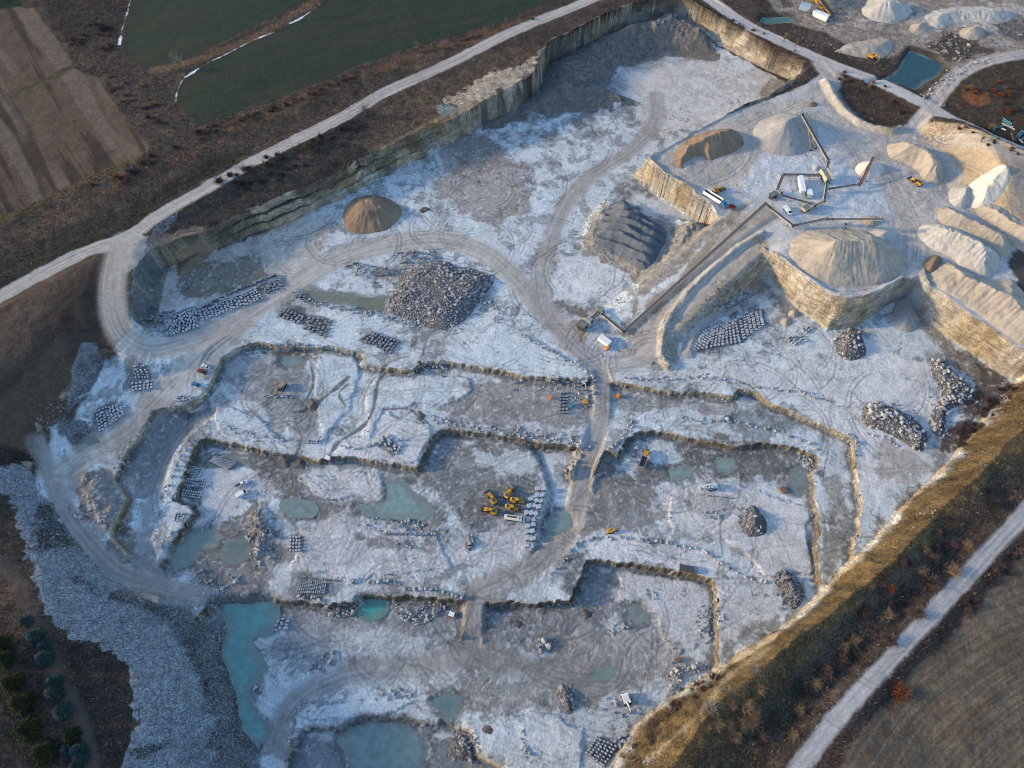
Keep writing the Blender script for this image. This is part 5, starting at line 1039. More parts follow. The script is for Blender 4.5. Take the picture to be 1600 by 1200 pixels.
def gravel_pile(pts, z, mat, slope, cap, label, rill=.12, rough=.4, seed=0, cut=None, name='gravel_pile', cat='gravel pile', comb=None):
    P = smooth_line(WP(pts + pts[:1], z), 3)[:-1]
    A = np.array(P); x0, y0 = A.min(0) - 1; x1, y1 = A.max(0) + 1; st = .5 if (x1 - x0) < 80 else .65
    gx, gy = np.meshgrid(np.arange(x0, x1 + st, st), np.arange(y0, y1 + st, st)); gx = gx.astype(F32); gy = gy.astype(F32)
    wx = gx + (fbm(gx, gy, 8, 3, 200 + seed) - .5) * 2; wy = gy + (fbm(gx, gy, 8, 3, 201 + seed) - .5) * 2
    d = -sdist(P, wx, wy); _, _, run, _ = pdist(P + P[:1], wx, wy)
    rl = fbm(run, d * .12, 1.3, 3, 210 + seed) - .5
    h = d * slope * (1 + rill * .6 * rl) * (1 + .25 * (fbm(gx, gy, 11, 2, 260 + seed) - .5))
    c_ = cap * (1 + .22 * (fbm(gx, gy, 7, 3, 220 + seed) - .5))
    h = np.where(h > c_ * .85, c_ * .85 + (c_ * .3) * (1 - np.exp(-(h - c_ * .85) / (c_ * .3))) * .6, h)
    h = h + (fbm(gx, gy, 1.8, 3, 230 + seed) - .5) * rough * sstep(0, 2, d)
    if comb: h = h + comb[0] * (np.sin((gx * comb[1] + gy * comb[2]) + 5 * fbm(gx, gy, 12, 2, 240)) * .5) * sstep(1, 4, d)
    if cut:   # a working face dug out by the loader
        cpts, cslope = cut; cd = sdist(WP(cpts, z), wx, wy); h = np.where(cd < 1e9, np.minimum(h, np.maximum(cd, 0) * cslope + .3 * 0 + (fbm(gx, gy, 3, 3, 250 + seed)) * 1.2 * (cd > 0)), h)
    zz = zat(gx.ravel(), gy.ravel()).reshape(gx.shape)
    ok = d > -.8; zz = np.where(d > 0, zz + h - .02, zz - .35)
    ii = np.arange(gx.size).reshape(gx.shape); m = ok[:-1, :-1] & ok[1:, 1:] & ok[1:, :-1] & ok[:-1, 1:]
    q = np.stack([ii[:-1, :-1], ii[:-1, 1:], ii[1:, 1:], ii[1:, :-1]], -1)[m]; u, inv = np.unique(q, return_inverse=True)
    shade = (.80 + .4 * (rl + .5) * (1.0)); col = np.repeat(shade.ravel()[u][:, None], 3, 1)
    cxy = A.mean(0); cz = float(zat(cxy[0], cxy[1])); V = np.stack([gx.ravel()[u] - cxy[0], gy.ravel()[u] - cxy[1], zz.ravel()[u] - cz], -1)
    if mat == 'rubble': col = col * np.array([[.19, .195, .205]])
    me = fastmesh(name, V, inv.reshape(-1, 4), 4, True, np.clip(col, 0, 1.6)); me.materials.append(PMT[mat])
    o = link(bpy.data.objects.new(name, me)); o.location = (cxy[0], cxy[1], cz); tag(o, label, cat)
    return o, P, h
def ell(u, v, a, b, n=16, rot=0): return [(u + a * math.cos(6.2832 * k / n), v + b * math.sin(6.2832 * k / n)) for k in range(n)]
gravel_pile([(1052, 252), (1056, 234), (1080, 215), (1112, 203), (1140, 202), (1158, 212), (1161, 228), (1145, 240), (1118, 249), (1098, 260), (1080, 265), (1058, 264)], 16, 'brown', .72, 9, 'brown tan stockpile with a dug face beside the plateau corner', .5, .6, 1, cut=([(1066, 256), (1082, 246), (1098, 243), (1112, 252), (1110, 285), (1060, 285)], 1.2))
gravel_pile(ell(1228, 210, 52, 34, 18), 16, 'grey', .72, 14, 'tall grey cone under the yellow stacking conveyor', .10, .2, 2)
gravel_pile(ell(1359, 264, 24, 14), 16, 'white', .72, 8, 'small white cone under the dark red conveyor', .1, .2, 3)
gravel_pile([(1386, 236), (1386, 226), (1400, 222), (1428, 224), (1450, 232), (1466, 246), (1477, 262), (1477, 278), (1464, 288), (1440, 280), (1412, 270), (1395, 256)], 16, 'sand', .9, 8, 'flat topped sand stockpile with a sliced golden face', .5, .5, 4, cut=([(1384, 242), (1400, 249), (1425, 258), (1446, 282), (1442, 305), (1370, 305), (1365, 242)], 1.3))
gravel_pile([(1483, 300), (1490, 292), (1507, 292), (1520, 303), (1520, 320), (1503, 325), (1486, 318)], 16, 'pale', .75, 7, 'pale rounded heap left of the white cone on the hill', .25, .4, 5)
gravel_pile([(1505, 300), (1520, 285), (1550, 276), (1563, 285), (1560, 310), (1540, 325), (1520, 318)], 18, 'white', .75, 9, 'bright white heap leaning on the sand hill', .4, .5, 6)
gravel_pile([(1463, 328), (1478, 321), (1500, 332), (1540, 350), (1575, 368), (1582, 388), (1570, 402), (1545, 394), (1500, 366), (1470, 348)], 16, 'sand', .7, 6.5, 'long tan windrow between two haul tracks', .35, .5, 7)
gravel_pile([(1520, 320), (1545, 320), (1590, 345), (1640, 360), (1640, 400), (1590, 385), (1550, 355)], 17, 'sand', .65, 7, 'tan bank behind the long windrow at the right edge', .4, .5, 8)
gravel_pile([(1434, 362), (1440, 350), (1465, 348), (1500, 360), (1540, 382), (1562, 400), (1560, 420), (1540, 436), (1515, 425), (1480, 402), (1450, 385)], 16, 'pale', .7, 8.5, 'lumpy pale ridge with tipped truck loads along its crest', .4, 1.2, 9)
gravel_pile([(1440, 412), (1448, 400), (1462, 398), (1472, 408), (1466, 424), (1450, 426)], 16, 'brown', .7, 4.5, 'small dark rounded heap at the end of the pale ridge', .15, .3, 10)
gravel_pile([(1450, 440), (1455, 425), (1480, 408), (1520, 430), (1555, 440), (1585, 440), (1625, 500), (1650, 560), (1600, 545), (1570, 525), (1530, 495), (1490, 465)], 16, 'sand', .62, 12, 'largest golden sand slope above the tall cliff at the right edge', .4, .7, 11)
gravel_pile([(1232, 400), (1236, 378), (1262, 360), (1310, 356), (1360, 362), (1400, 385), (1424, 410), (1405, 432), (1370, 446), (1330, 450), (1290, 446), (1255, 430)], 16, 'sand', .66, 15, 'biggest round stockpile in the middle of the plateau', .16, .5, 12)
gravel_pile(ell(1376, 372, 26, 17), 16, 'pale', .7, 7, 'grey pale cone under the yellow braced conveyor', .2, .3, 13)
gravel_pile(ell(1362, 345, 14, 9), 16, 'sand', .7, 4, 'small tan cone behind the grey pale cone', .2, .3, 14)
gravel_pile(ell(1269, 162, 10, 5), 16, 'brown', .6, 2, 'tiny round brown mound at the road fork', .05, .1, 15)
gravel_pile(ell(1275, 263, 7, 5), 16, 'pale', .6, 2.2, 'low pale heap left of the yellow stacker foot', .1, .2, 16)
gravel_pile(ell(1322, 283, 6, 4), 16, 'white', .6, 1.8, 'low white heap above the low grey conveyor', .1, .2, 17)
gravel_pile([(535, 334), (537, 350), (548, 362), (575, 365), (608, 356), (627, 338), (624, 322), (602, 308), (575, 305), (548, 314)], 0, 'brown', .55, 6.5, 'round brown stockpile alone on the north floor', .5, .5, 18)
gravel_pile([(926, 378), (935, 350), (948, 325), (972, 305), (990, 318), (1015, 340), (1038, 358), (1040, 382), (1018, 415), (1000, 420), (975, 402), (945, 390)], 3, 'blue', .5, 5, 'blue grey stockpile raked into dark ridges beside the ramp', .3, .4, 19, comb=(2.3, .55, 1.0))
gravel_pile([(1085, 560), (1062, 556), (1068, 530), (1085, 512), (1110, 495), (1140, 478), (1170, 462), (1160, 480), (1120, 500), (1100, 520)], 0, 'grey', .35, 3, 'grey scree apron at the foot of the ramp bank', .4, .6, 20)
gravel_pile([(1385, 508), (1395, 485), (1415, 452), (1425, 450), (1432, 485), (1436, 510), (1415, 520)], 0, 'grey', .7, 9, 'grey talus fan in the notch of the tall cliff', .25, .4, 21)
gravel_pile([(1345, 18), (1358, 2), (1380, -2), (1405, 8), (1425, 22), (1405, 38), (1375, 40), (1350, 30)], 14, 'pale', .6, 7, 'pale ridged stockpile beyond the road near the top edge', .5, .6, 22)
gravel_pile(ell(1434, 48, 15, 9), 14, 'sand', .6, 4, 'small golden heap above the dark pond', .3, .3, 23)
gravel_pile(ell(1516, 56, 20, 11), 14, 'sand', .6, 5.5, 'golden double heap beyond the dark pond', .3, .4, 24)
gravel_pile([(1440, 30), (1470, 15), (1520, 12), (1560, 15), (1585, 25), (1560, 40), (1500, 38), (1460, 48)], 14, 'pale', .4, 3.5, 'broad pale bank at the top right corner', .4, .6, 25)
gravel_pile([(1300, 85), (1330, 70), (1385, 62), (1395, 75), (1380, 92), (1340, 92)], 14, 'sand', .35, 2.5, 'low sand fill on the left shore of the dark pond', .3, .3, 26)
gravel_pile(ell(1472, 163, 7, 5), 16, 'sand', .7, 2.5, 'small sandy cone beside the crossroads', .2, .2, 27)
gravel_pile(ell(1239, 490, 9, 7), 0, 'sand', .7, 3, 'small tan heap at the foot of the golden cliff', .2, .3, 28)
gravel_pile(ell(1228, 503, 10, 7), 0, 'sand', .7, 3, 'second small tan heap nearer the stacked blocks', .2, .3, 29)
gravel_pile([(262, 395), (275, 375), (300, 362), (320, 360), (305, 380), (280, 400), (265, 410)], 14, 'brown', .3, 2, 'dark earth tip at the west end of the far wall', .2, .3, 30)
rj = random.Random(4)
for i, (u, v, a, b, h, lab) in enumerate([(918, 960, 10, 9, 2.2, 'brown mound at the foot of the lower pit wall'), (810, 974, 8, 7, 1.5, 'small brown mound on the lower pit floor'), (762, 1140, 8, 8, 1.4, 'small dark mound near the bottom edge'), (250, 800, 1, 1, .5, 'x'), (490, 632, 9, 11, 3, 'dark earth heap on the wet terrace'), (445, 720, 12, 9, 3, 'left dark earth heap under the terrace wall'), (468, 726, 12, 9, 3, 'right dark earth heap under the terrace wall'), (656, 650, 9, 8, 2.5, 'dark rock hump at the head of the boulder row'), (662, 328, 8, 5, 1.2, 'small brown heap on the north floor')]):
    if lab != 'x': gravel_pile([(p + rj.uniform(-.25, .25) * a, q + rj.uniform(-.25, .25) * b) for p, q in ell(u, v, a, b, 9)], {0: -13, 1: -13, 2: -13, 4: -4, 5: -8, 6: -8, 7: -4, 8: 0}[i], 'earth', .45, h, lab, .3, 1.4, 31 + i, name='earth_mound', cat='earth mound')

# ------------------------------------------------------------------ boulders and cut blocks
def stone_mat(name, col, var=.35, frost=.45):
    m, nt, b = newmat(name, .9, .2); g = N(nt, 'ShaderNodeNewGeometry'); P = g.outputs['Position']
    at = N(nt, 'ShaderNodeAttribute', attribute_name='tint')
    a = noise(nt, 1.1, 4, .65, P); c = noise(nt, .35, 1, .5, P)
    rgb = N(nt, 'ShaderNodeRGB'); rgb.outputs[0].default_value = (*col, 1)
    k = mulcol(nt, rgb.outputs[0], rangen(nt, a.outputs[0], .3, .7, .75, 1.25)); k = mulcol(nt, k, rangen(nt, c.outputs[0], .35, .65, 1 - var, 1 + var))
    sx = N(nt, 'ShaderNodeSeparateXYZ'); nt.links.new(g.outputs['True Normal'], sx.inputs[0])   # frost lies on the level tops
    mx = N(nt, 'ShaderNodeMix', data_type='RGBA'); nt.links.new(rangen(nt, sx.outputs['Z'], .75, .95, 0, frost), mx.inputs[0]); nt.links.new(k, mx.inputs[6]); mx.inputs[7].default_value = (.42, .48, .54, 1)
    nt.links.new(mx.outputs[2], b.inputs['Base Color'])
    bp = N(nt, 'ShaderNodeBump'); bp.inputs['Strength'].default_value = .5; nt.links.new(a.outputs[0], bp.inputs['Height']); nt.links.new(bp.outputs[0], b.inputs['Normal'])
    return m
MB_pale = stone_mat('pale_boulder_stone', (.30, .295, .29), .5, .3); MB_dark = stone_mat('dark_boulder_stone', (.13, .12, .12), .5); MB_blk = stone_mat('cut_limestone', (.25, .27, .295), .35, .75); MB_dblk = stone_mat('grey_cut_limestone', (.13, .14, .155), .4, .35)
rb = random.Random(3)
def hull_stone(n=16, sz=(1, .8, .6)):
    bm = bmesh.new()
    for _ in range(n):
        v = Vector((rb.gauss(0, 1), rb.gauss(0, 1), rb.gauss(0, 1))).normalized() * rb.uniform(.85, 1.05); bm.verts.new((v.x * .5 * sz[0], v.y * .5 * sz[1], v.z * .5 * sz[2] + .5 * sz[2] * .8))
    r = bmesh.ops.convex_hull(bm, input=bm.verts); bmesh.ops.delete(bm, geom=[e for e in r['geom_interior'] if isinstance(e, bmesh.types.BMVert)], context='VERTS')
    bm.verts.index_update(); V = [tuple(v.co) for v in bm.verts]; Fq = [tuple(v.index for v in f.verts) for f in bm.faces]; bm.free(); return V, Fq
def block_stone(j=.06):
    V = [(x * .5 + rb.uniform(-j, j), y * .5 + rb.uniform(-j, j), z + (rb.uniform(-j, j) if z else -.1)) for z in (0, 1) for x, y in ((-1, -1), (1, -1), (1, 1), (-1, 1))]
    bm = bmesh.new(); vs_ = [bm.verts.new(v) for v in V]
    for f in ((3, 2, 1, 0), (4, 5, 6, 7), (0, 1, 5, 4), (1, 2, 6, 5), (2, 3, 7, 6), (3, 0, 4, 7)): bm.faces.new([vs_[i] for i in f])
    bmesh.ops.bevel(bm, geom=list(bm.edges), offset=.07, segments=1, affect='EDGES'); bm.verts.index_update()
    V = [tuple(v.co) for v in bm.verts]; Fq = [tuple(v.index for v in f.verts) for f in bm.faces]; bm.free(); return V, Fq
BV = [hull_stone(18, (1, rb.uniform(.7, .95), rb.uniform(.55, .8))) for _ in range(8)]; KV = [block_stone() for _ in range(6)]
SV = [hull_stone(7, (1, .8, .6)) for _ in range(6)]
STONES = {'boulder': [], 'stone_block': []}
def put(kind, x, y, s, label, group, rz=None, dark=False, up=0.0):
    z = float(zat(x, y)) + up
    if isinstance(s, (int, float)): s = (s * rb.uniform(.85, 1.2), s * rb.uniform(.8, 1.1), s * rb.uniform(.75, 1.1))
    STONES[kind].append((x, y, z - .06, s, rb.uniform(0, 6.28) if rz is None else rz, label, group, dark, s[0] * s[1] / (x * x + y * y + (CAM_H - z) ** 2)))
def row(pts, n, size, label, group, kind='boulder', jit=1.0, dark=False, keep=1.0):
    P = np.array([hit(*p)[:2] for p in pts]); L = np.hypot(*np.diff(P, axis=0).T); c = np.concatenate([[0], np.cumsum(L)])
    for k in range(n):
        f = (k + rb.uniform(.15, .85)) / n * c[-1]; i = min(int(np.searchsorted(c, f)) - 1, len(L) - 1) if f > 0 else 0; i = max(i, 0); t = (f - c[i]) / L[i]
        x, y = P[i] + (P[i + 1] - P[i]) * t; put(kind, x + rb.gauss(0, jit * .5), y + rb.gauss(0, jit * .5), size * rb.uniform(.7, 1.3), label, group, dark=dark)
def heap(pts, z, n, size, hgt, label, group, kind='boulder', dark=False, slope=.6):
    P = WP(pts, z); A = np.array(P); lo, hi = A.min(0), A.max(0); k = 0; tries = 0
    xx = np.array([rb.uniform(lo[0], hi[0]) for _ in range(n * 6)], F32); yy = np.array([rb.uniform(lo[1], hi[1]) for _ in range(n * 6)], F32)
    d = -sdist(P, xx, yy); m = d > 0; m0, d0, x0, y0 = m, d, xx, yy; xx, yy, d = xx[m][:n], yy[m][:n], d[m][:n]
    for x, y, q in zip(xx, yy, d): put(kind, x, y, size * min(1.7, .42 + .2 * rb.paretovariate(1.7)), label, group, dark=dark, up=max(0, min(q * slope, hgt) - size * .15) if hgt else 0)
    if hgt > 1.2:
        m2 = (~m0) & (d0 > -4.5); xo, yo = x0[m2][:n // 9], y0[m2][:n // 9]
        for x, y in zip(xo, yo): put(kind, x, y, size * rb.uniform(.4, .9), label, group, dark=dark)
    return P
def field(quad, nr, ncol, size, label, group, keep=1.0, jit=.12, dark=False, z=None, flat=.9):
    Q = [Vector(hit(*p)[:2]) for p in quad]   # corners a b c d ; rows run a->b
    e = (Q[1] - Q[0]); rz = math.atan2(e.y, e.x); w = e.length / ncol; hh = ((Q[3] - Q[0]).length + (Q[2] - Q[1]).length) / 2 / nr
    for r in range(nr):
        for c in range(ncol):
            if rb.random() > keep: continue
            f, g = (c + .5) / ncol, (r + .5) / nr; p = (Q[0] * (1 - f) + Q[1] * f) * (1 - g) + (Q[3] * (1 - f) + Q[2] * f) * g
            sx, sy = (size if not isinstance(size, tuple) else size)[0:2] if isinstance(size, tuple) else (w * .67, hh * .66)
            put('stone_block', p.x + rb.gauss(0, jit), p.y + rb.gauss(0, jit), (sx * rb.uniform(.85, 1.12), sy * rb.uniform(.85, 1.12), flat * rb.uniform(.8, 1.2)), label, group, rz + rb.gauss(0, .08), dark)
# boulder rows
row([(813, 523), (830, 531), (850, 543), (888, 563), (907, 572), (927, 590), (928, 615)], 26, 1.9, 'pale boulder in the curved row along the left edge of the central haul road', 'boulders along the left of the haul road')
row([(975, 592), (1030, 592), (1074, 592), (1100, 588), (1145, 596), (1185, 605), (1235, 612), (1305, 629)], 62, 1.5, 'pale boulder in the long row on the floor above the east terrace wall', 'boulders above the east terrace wall', jit=1.6)
row([(1060, 650), (1078, 655), (1100, 656), (1130, 660)], 12, 1.6, 'boulder in the short row left of the clustered boulders on the east terrace', 'short boulder row on the east terrace')
heap([(1128, 648), (1145, 648), (1150, 660), (1132, 662)], -4, 12, 1.7, 0, 'boulder in the tight cluster on the east terrace', 'clustered boulders on the east terrace')
row([(1150, 661), (1190, 668), (1230, 680), (1268, 694), (1276, 705)], 14, 1.8, 'golden lit boulder in the row right of the cluster above the middle wall', 'boulders right of the cluster')
row([(800, 672), (830, 680), (860, 685), (905, 682), (913, 690), (905, 715), (892, 735)], 66, 1.5, 'pale boulder in the crowded bank left of the haul road bend', 'crowded boulders left of the haul road bend', jit=3.2)
row([(660, 655), (690, 660), (720, 665), (760, 668), (800, 678), (840, 686)], 48, 1.4, 'boulder in the double row above the dark middle pit', 'boulders above the dark middle pit', jit=2.2)
row([(948, 703), (965, 688), (980, 672), (988, 660), (992, 657)], 20, 1.6, 'pale boulder in the slanting row right of the haul road', 'slanting boulder row right of the haul road', jit=1.3)
row([(857, 900), (868, 890), (885, 868), (893, 857), (905, 848), (930, 842), (953, 838), (975, 841), (1010, 846), (1033, 845), (1072, 853), (1092, 855), (1112, 870), (1130, 884), (1150, 896), (1200, 912)], 40, 2.0, 'pale boulder in the curved row above the lower right pit', 'boulders above the lower right pit')
row([(545, 909), (620, 910), (632, 920), (650, 921), (680, 920), (700, 928), (728, 936)], 22, 2.0, 'pale boulder in the evenly spaced row above the lower left pit wall', 'boulders above the lower left pit wall', jit=.6)
row([(463, 934), (490, 936), (512, 938)], 6, 1.8, 'boulder below the flat slab stack at the lower pit edge', 'boulders below the slab stack')
row([(352, 548), (340, 563), (328, 590), (312, 628), (280, 634), (245, 640), (225, 660), (208, 690), (188, 715), (180, 735)], 40, 1.2, 'small stone along the rim of the western terrace', 'stones along the rim of the western terrace', jit=2.0)
row([(420, 538), (470, 539), (500, 541)], 12, 1.4, 'small boulder in the row above the north west terrace wall', 'boulders above the north west terrace wall', jit=.7)
row([(307, 683), (282, 712), (272, 735), (265, 760)], 9, 2.0, 'boulder on the ledge left of the stacked block rows', 'boulders on the west ledge')
row([(272, 830), (257, 845), (252, 860)], 4, 2.4, 'big boulder on the narrow west rib', 'boulders on the west rib')
row([(357, 667), (380, 675), (400, 680), (430, 685), (465, 688)], 22, 1.4, 'boulder in the row on the western middle ledge', 'boulders on the western middle ledge', jit=1.5)
row([(528, 697), (545, 701), (570, 698), (590, 695)], 8, 1.8, 'boulder in the short row left of the loose cut blocks', 'boulders left of the loose cut blocks')
row([(540, 1096), (510, 1098), (480, 1098), (462, 1112), (455, 1130), (449, 1160), (448, 1190)], 30, 1.7, 'pale boulder in the arc beside the bottom pond', 'boulders in the arc by the bottom pond', jit=.8)
row([(463, 780), (520, 760)], 5, 1.3, 'small stone on the middle terrace near the pool', 'stones near the middle pool', jit=3)
heap([(240, 490), (275, 484), (272, 495), (255, 505), (245, 515), (226, 512), (230, 500)], 3, 60, 1.8, 2.2, 'dark brown boulder in the heap inside the road loop', 'dark boulders inside the road loop', dark=True)
# boulder heaps
big = [(606, 470), (608, 488), (635, 498), (655, 505), (690, 516), (715, 508), (735, 490), (752, 470), (770, 445), (768, 430), (745, 420), (715, 416), (700, 408), (670, 408), (650, 415), (628, 428), (618, 450)]
gravel_pile(big, 0, 'rubble', .5, 4, 'largest dark heap of broken rock below the yard', .2, .8, 60, name='rock_pile', cat='rock pile')
heap(big, 0, 1500, 1.25, 4.0, 'broken boulder lying on the largest rock heap', 'boulders on the largest rock heap', slope=.5)
heap([(612, 398), (630, 392), (660, 392), (685, 400), (680, 415), (650, 412), (630, 412)], 0, 90, 1.6, 1.5, 'dark boulder in the patch above the largest rock heap', 'dark boulders above the largest rock heap', dark=True)
heap([(540, 415), (555, 410), (600, 418), (635, 425), (640, 432), (610, 432), (575, 432), (600, 452), (585, 448), (550, 430)], 0, 110, 1.5, 1.0, 'dark boulder in the curved bank left of the largest rock heap', 'dark boulders left of the largest rock heap', dark=True)
row([(760, 470), (775, 480), (785, 500)], 26, 1.4, 'boulder straggling right of the largest rock heap', 'boulders right of the largest rock heap', jit=2.5)
row([(460, 455), (480, 470), (520, 480), (560, 488), (590, 492), (620, 500), (660, 512)], 66, 1.5, 'boulder on the bank below the olive pond', 'boulders below the olive pond', jit=2.0)
for nm_, pts, z, n, s_, h, lab in [('a', [(1345, 645), (1352, 632), (1370, 628), (1400, 640), (1430, 655), (1450, 682), (1448, 700), (1432, 705), (1410, 690), (1380, 675), (1352, 665)], 0, 230, 1.8, 3.5, 'long rock heap on the bright east floor'), ('b', [(1452, 560), (1470, 562), (1490, 580), (1522, 610), (1512, 628), (1485, 640), (1478, 660), (1475, 685), (1455, 675), (1450, 655), (1466, 630), (1470, 608), (1455, 585)], 0, 300, 1.8, 2.2, 'bent rock heap against the brown bushes on the east floor'), ('c', [(1304, 530), (1320, 515), (1345, 517), (1352, 545), (1348, 560), (1322, 562), (1306, 550)], 0, 130, 1.7, 3.5, 'rock heap at the foot of the golden cliff point'), ('d', [(1212, 905), (1225, 885), (1238, 892), (1252, 905), (1262, 925), (1258, 940), (1242, 950), (1225, 930)], -4, 110, 1.9, 3, 'dark rock heap at the pit corner by the grass bank'), ('e', [(1152, 815), (1160, 800), (1175, 790), (1190, 800), (1197, 825), (1190, 837), (1165, 838)], -8, 110, 1.2, 4, 'fine rock heap on the frosted east pit floor'), ('f', [(868, 1085), (875, 1070), (888, 1072), (898, 1085), (898, 1105), (890, 1116), (876, 1105)], -13, 100, 1.0, 4, 'pointed rock heap on the lowest terrace'), ('g', [(726, 845), (732, 835), (742, 838), (742, 850), (738, 862), (728, 858)], -8, 50, 1.1, 2.5, 'small brown rock heap right of the tyre rings'), ('h', [(706, 1150), (725, 1140), (742, 1152), (748, 1175), (740, 1190), (715, 1188), (700, 1170)], -17, 90, 1.3, 3, 'rock heap beside the bottom pond'), ('i', [(1090, 485), (1110, 470), (1140, 455), (1175, 458), (1182, 468), (1160, 478), (1120, 490), (1095, 498)], 0, 130, 1.3, 1.5, 'dark rock heap under the scree bank'), ('j', [(848, 597), (862, 590), (878, 596), (876, 608), (858, 607)], -4, 60, 1.0, 1.8, 'small rock heap under the terrace wall by the machinery'), ('k', [(1050, 1045), (1085, 1035), (1110, 1040), (1070, 1060), (1050, 1085), (1042, 1070)], -13, 110, 1.5, 1.5, 'pale rock heap at the foot of the grass bank'), ('l', [(1325, 700), (1322, 685), (1300, 680), (1330, 680), (1340, 690), (1338, 715), (1330, 720)], -2, 70, 1.1, 1, 'rock spill at the corner of the east terrace wall'), ('m', [(1245, 705), (1262, 705), (1278, 720), (1276, 735), (1262, 730)], -6, 70, 1.2, 1.5, 'rock spill at the corner of the east pit wall'), ('n', [(505, 945), (560, 945), (560, 962), (530, 970), (505, 962)], -13, 70, 1.3, .8, 'rock spill left of the emerald pool'), ('o', [(615, 945), (690, 940), (700, 955), (650, 980), (612, 965)], -13, 110, 1.3, .8, 'rock spill right of the emerald pool'), ('p', [(655, 568), (690, 568), (705, 580), (680, 585), (655, 580)], -4, 60, 1.1, .8, 'rock spill under the north terrace wall'), ('q', [(318, 975), (345, 955), (352, 990), (345, 1010), (330, 1000)], -11, 70, 1.2, .6, 'dark rubble at the head of the long pond')]:
    if h > 1.9: gravel_pile(pts, z, 'rubble', .6, h * .9, lab, .2, .8, 70 + ord(nm_), name='rock_pile', cat='rock pile')
    heap(pts, z, n, s_, h * .9, 'broken stone on the ' + lab, 'stones of the ' + lab, dark=nm_ in 'diq', kind='boulder', slope=.6)
for pts, n, s_, lab in [([(620, 815), (640, 812), (660, 815), (662, 822), (635, 824), (618, 822)], 45, 1.3, 'dark stone in the tight cluster by the kidney pond'), ([(545, 820), (580, 815), (700, 828), (690, 842), (600, 835)], 60, 1.1, 'small stone scattered on the middle terrace below the kidney pond'), ([(600, 845), (670, 843), (665, 858), (605, 855)], 70, .9, 'small dark stone in the lower strip of the middle terrace'), ([(480, 1030), (520, 1015), (535, 1025), (505, 1050), (490, 1060)], 28, 1.7, 'stone in the loose group on the lowest terrace road'), ([(840, 1000), (850, 990), (862, 1000), (858, 1018), (842, 1018)], 9, 2.6, 'big pale slab stone on the lowest terrace'), ([(595, 1080), (640, 1075), (645, 1090), (600, 1095)], 26, 1.5, 'stone above the bottom pond'), ([(1090, 950), (1118, 940), (1120, 1000), (1095, 1000), (1085, 970)], 55, 1.2, 'dark stone at the foot of the lower east wall'), ([(1010, 920), (1030, 920), (1030, 940), (1005, 940)], 18, 1.2, 'stone on the frosted lower pit floor'), ([(950, 980), (965, 970), (990, 970), (985, 980), (955, 995)], 24, 1.2, 'stone in the curved line on the lower pit floor'), ([(945, 1090), (990, 1080), (1000, 1110), (965, 1125), (940, 1110)], 40, 1.5, 'stone scattered round the white excavator'), ([(985, 700), (1005, 692), (1005, 700), (990, 722), (978, 722)], 12, 2.6, 'large pale slab beside the dump truck'), ([(800, 596), (822, 592), (820, 612), (802, 610)], 14, 1.4, 'stone left of the small rock heap on the upper terrace'), ([(1095, 800), (1135, 795), (1150, 805), (1110, 812)], 60, .9, 'small dark stone below the drilling excavator'), ([(880, 598), (905, 590), (912, 610), (895, 640), (885, 640), (895, 610)], 45, 1.3, 'dark stone round the excavators by the haul road'), ([(905, 618), (925, 615), (928, 632), (910, 640)], 24, 1.3, 'dark stone beside the yellow small excavator'), ([(120, 800), (165, 780), (195, 800), (175, 835), (140, 830)], 60, 1.5, 'stone in the broken earth beside the west road'), ([(300, 890), (380, 900), (390, 930), (320, 935)], 36, 1.6, 'stone on the wet corner above the long pond'), ([(380, 830), (425, 800), (430, 880), (395, 890)], 70, 1.4, 'stone on the dark rubble bank'), ([(1120, 955), (1125, 1040), (1128, 960)], 10, 1.1, 'stone on the rim of the lower east wall'), ([(395, 1070), (410, 1068), (412, 1080), (398, 1088)], 12, 1.5, 'stone on the shore of the long pond'), ([(810, 1140), (818, 1140), (830, 1180), (820, 1185)], 14, 1.5, 'stone near the bottom edge of the picture')]:
    heap(pts, 0, n, s_, 0, lab, lab + 's') if False else heap(pts, {0: -8, 1: -8, 2: -8, 3: -13}.get(0) if False else (-13 if pts[0][1] > 915 else (-8 if pts[0][1] > 680 else -4)), n, s_, 0, lab, 'group of ' + lab.split(' in ')[0] + 's ' + str(pts[0][0] % 97) if False else lab.replace('stone', 'stones', 1).replace('slab', 'slabs', 1))
row([(1440, 152), (1465, 135), (1490, 118), (1515, 100), (1540, 92)], 70, 1.5, 'rock in the tipped line between the dark pond and the curving road', 'tipped rocks by the dark pond', jit=3.5)
heap([(1445, 70), (1480, 50), (1520, 70), (1500, 100), (1470, 98)], 14, 110, 1.3, 0, 'rock on the dark rough ground beyond the dark pond', 'rocks beyond the dark pond')
heap([(1545, 38), (1600, 34), (1600, 66), (1560, 55)], 14, 120, 1.3, 1.0, 'dark rock in the field of tipped rocks at the top right corner', 'tipped rocks at the top right corner', dark=True)
heap([(1420, 40), (1450, 60), (1455, 75), (1425, 70)], 14, 50, 1.3, 0, 'pale rock beside the small golden heap', 'rocks beside the small golden heap')
heap([(1240, 55), (1280, 70), (1340, 85), (1330, 95), (1260, 75)], 14, 40, 1.2, 0, 'rock on the rusty strip beyond the north east road', 'rocks beyond the north east road', dark=True)
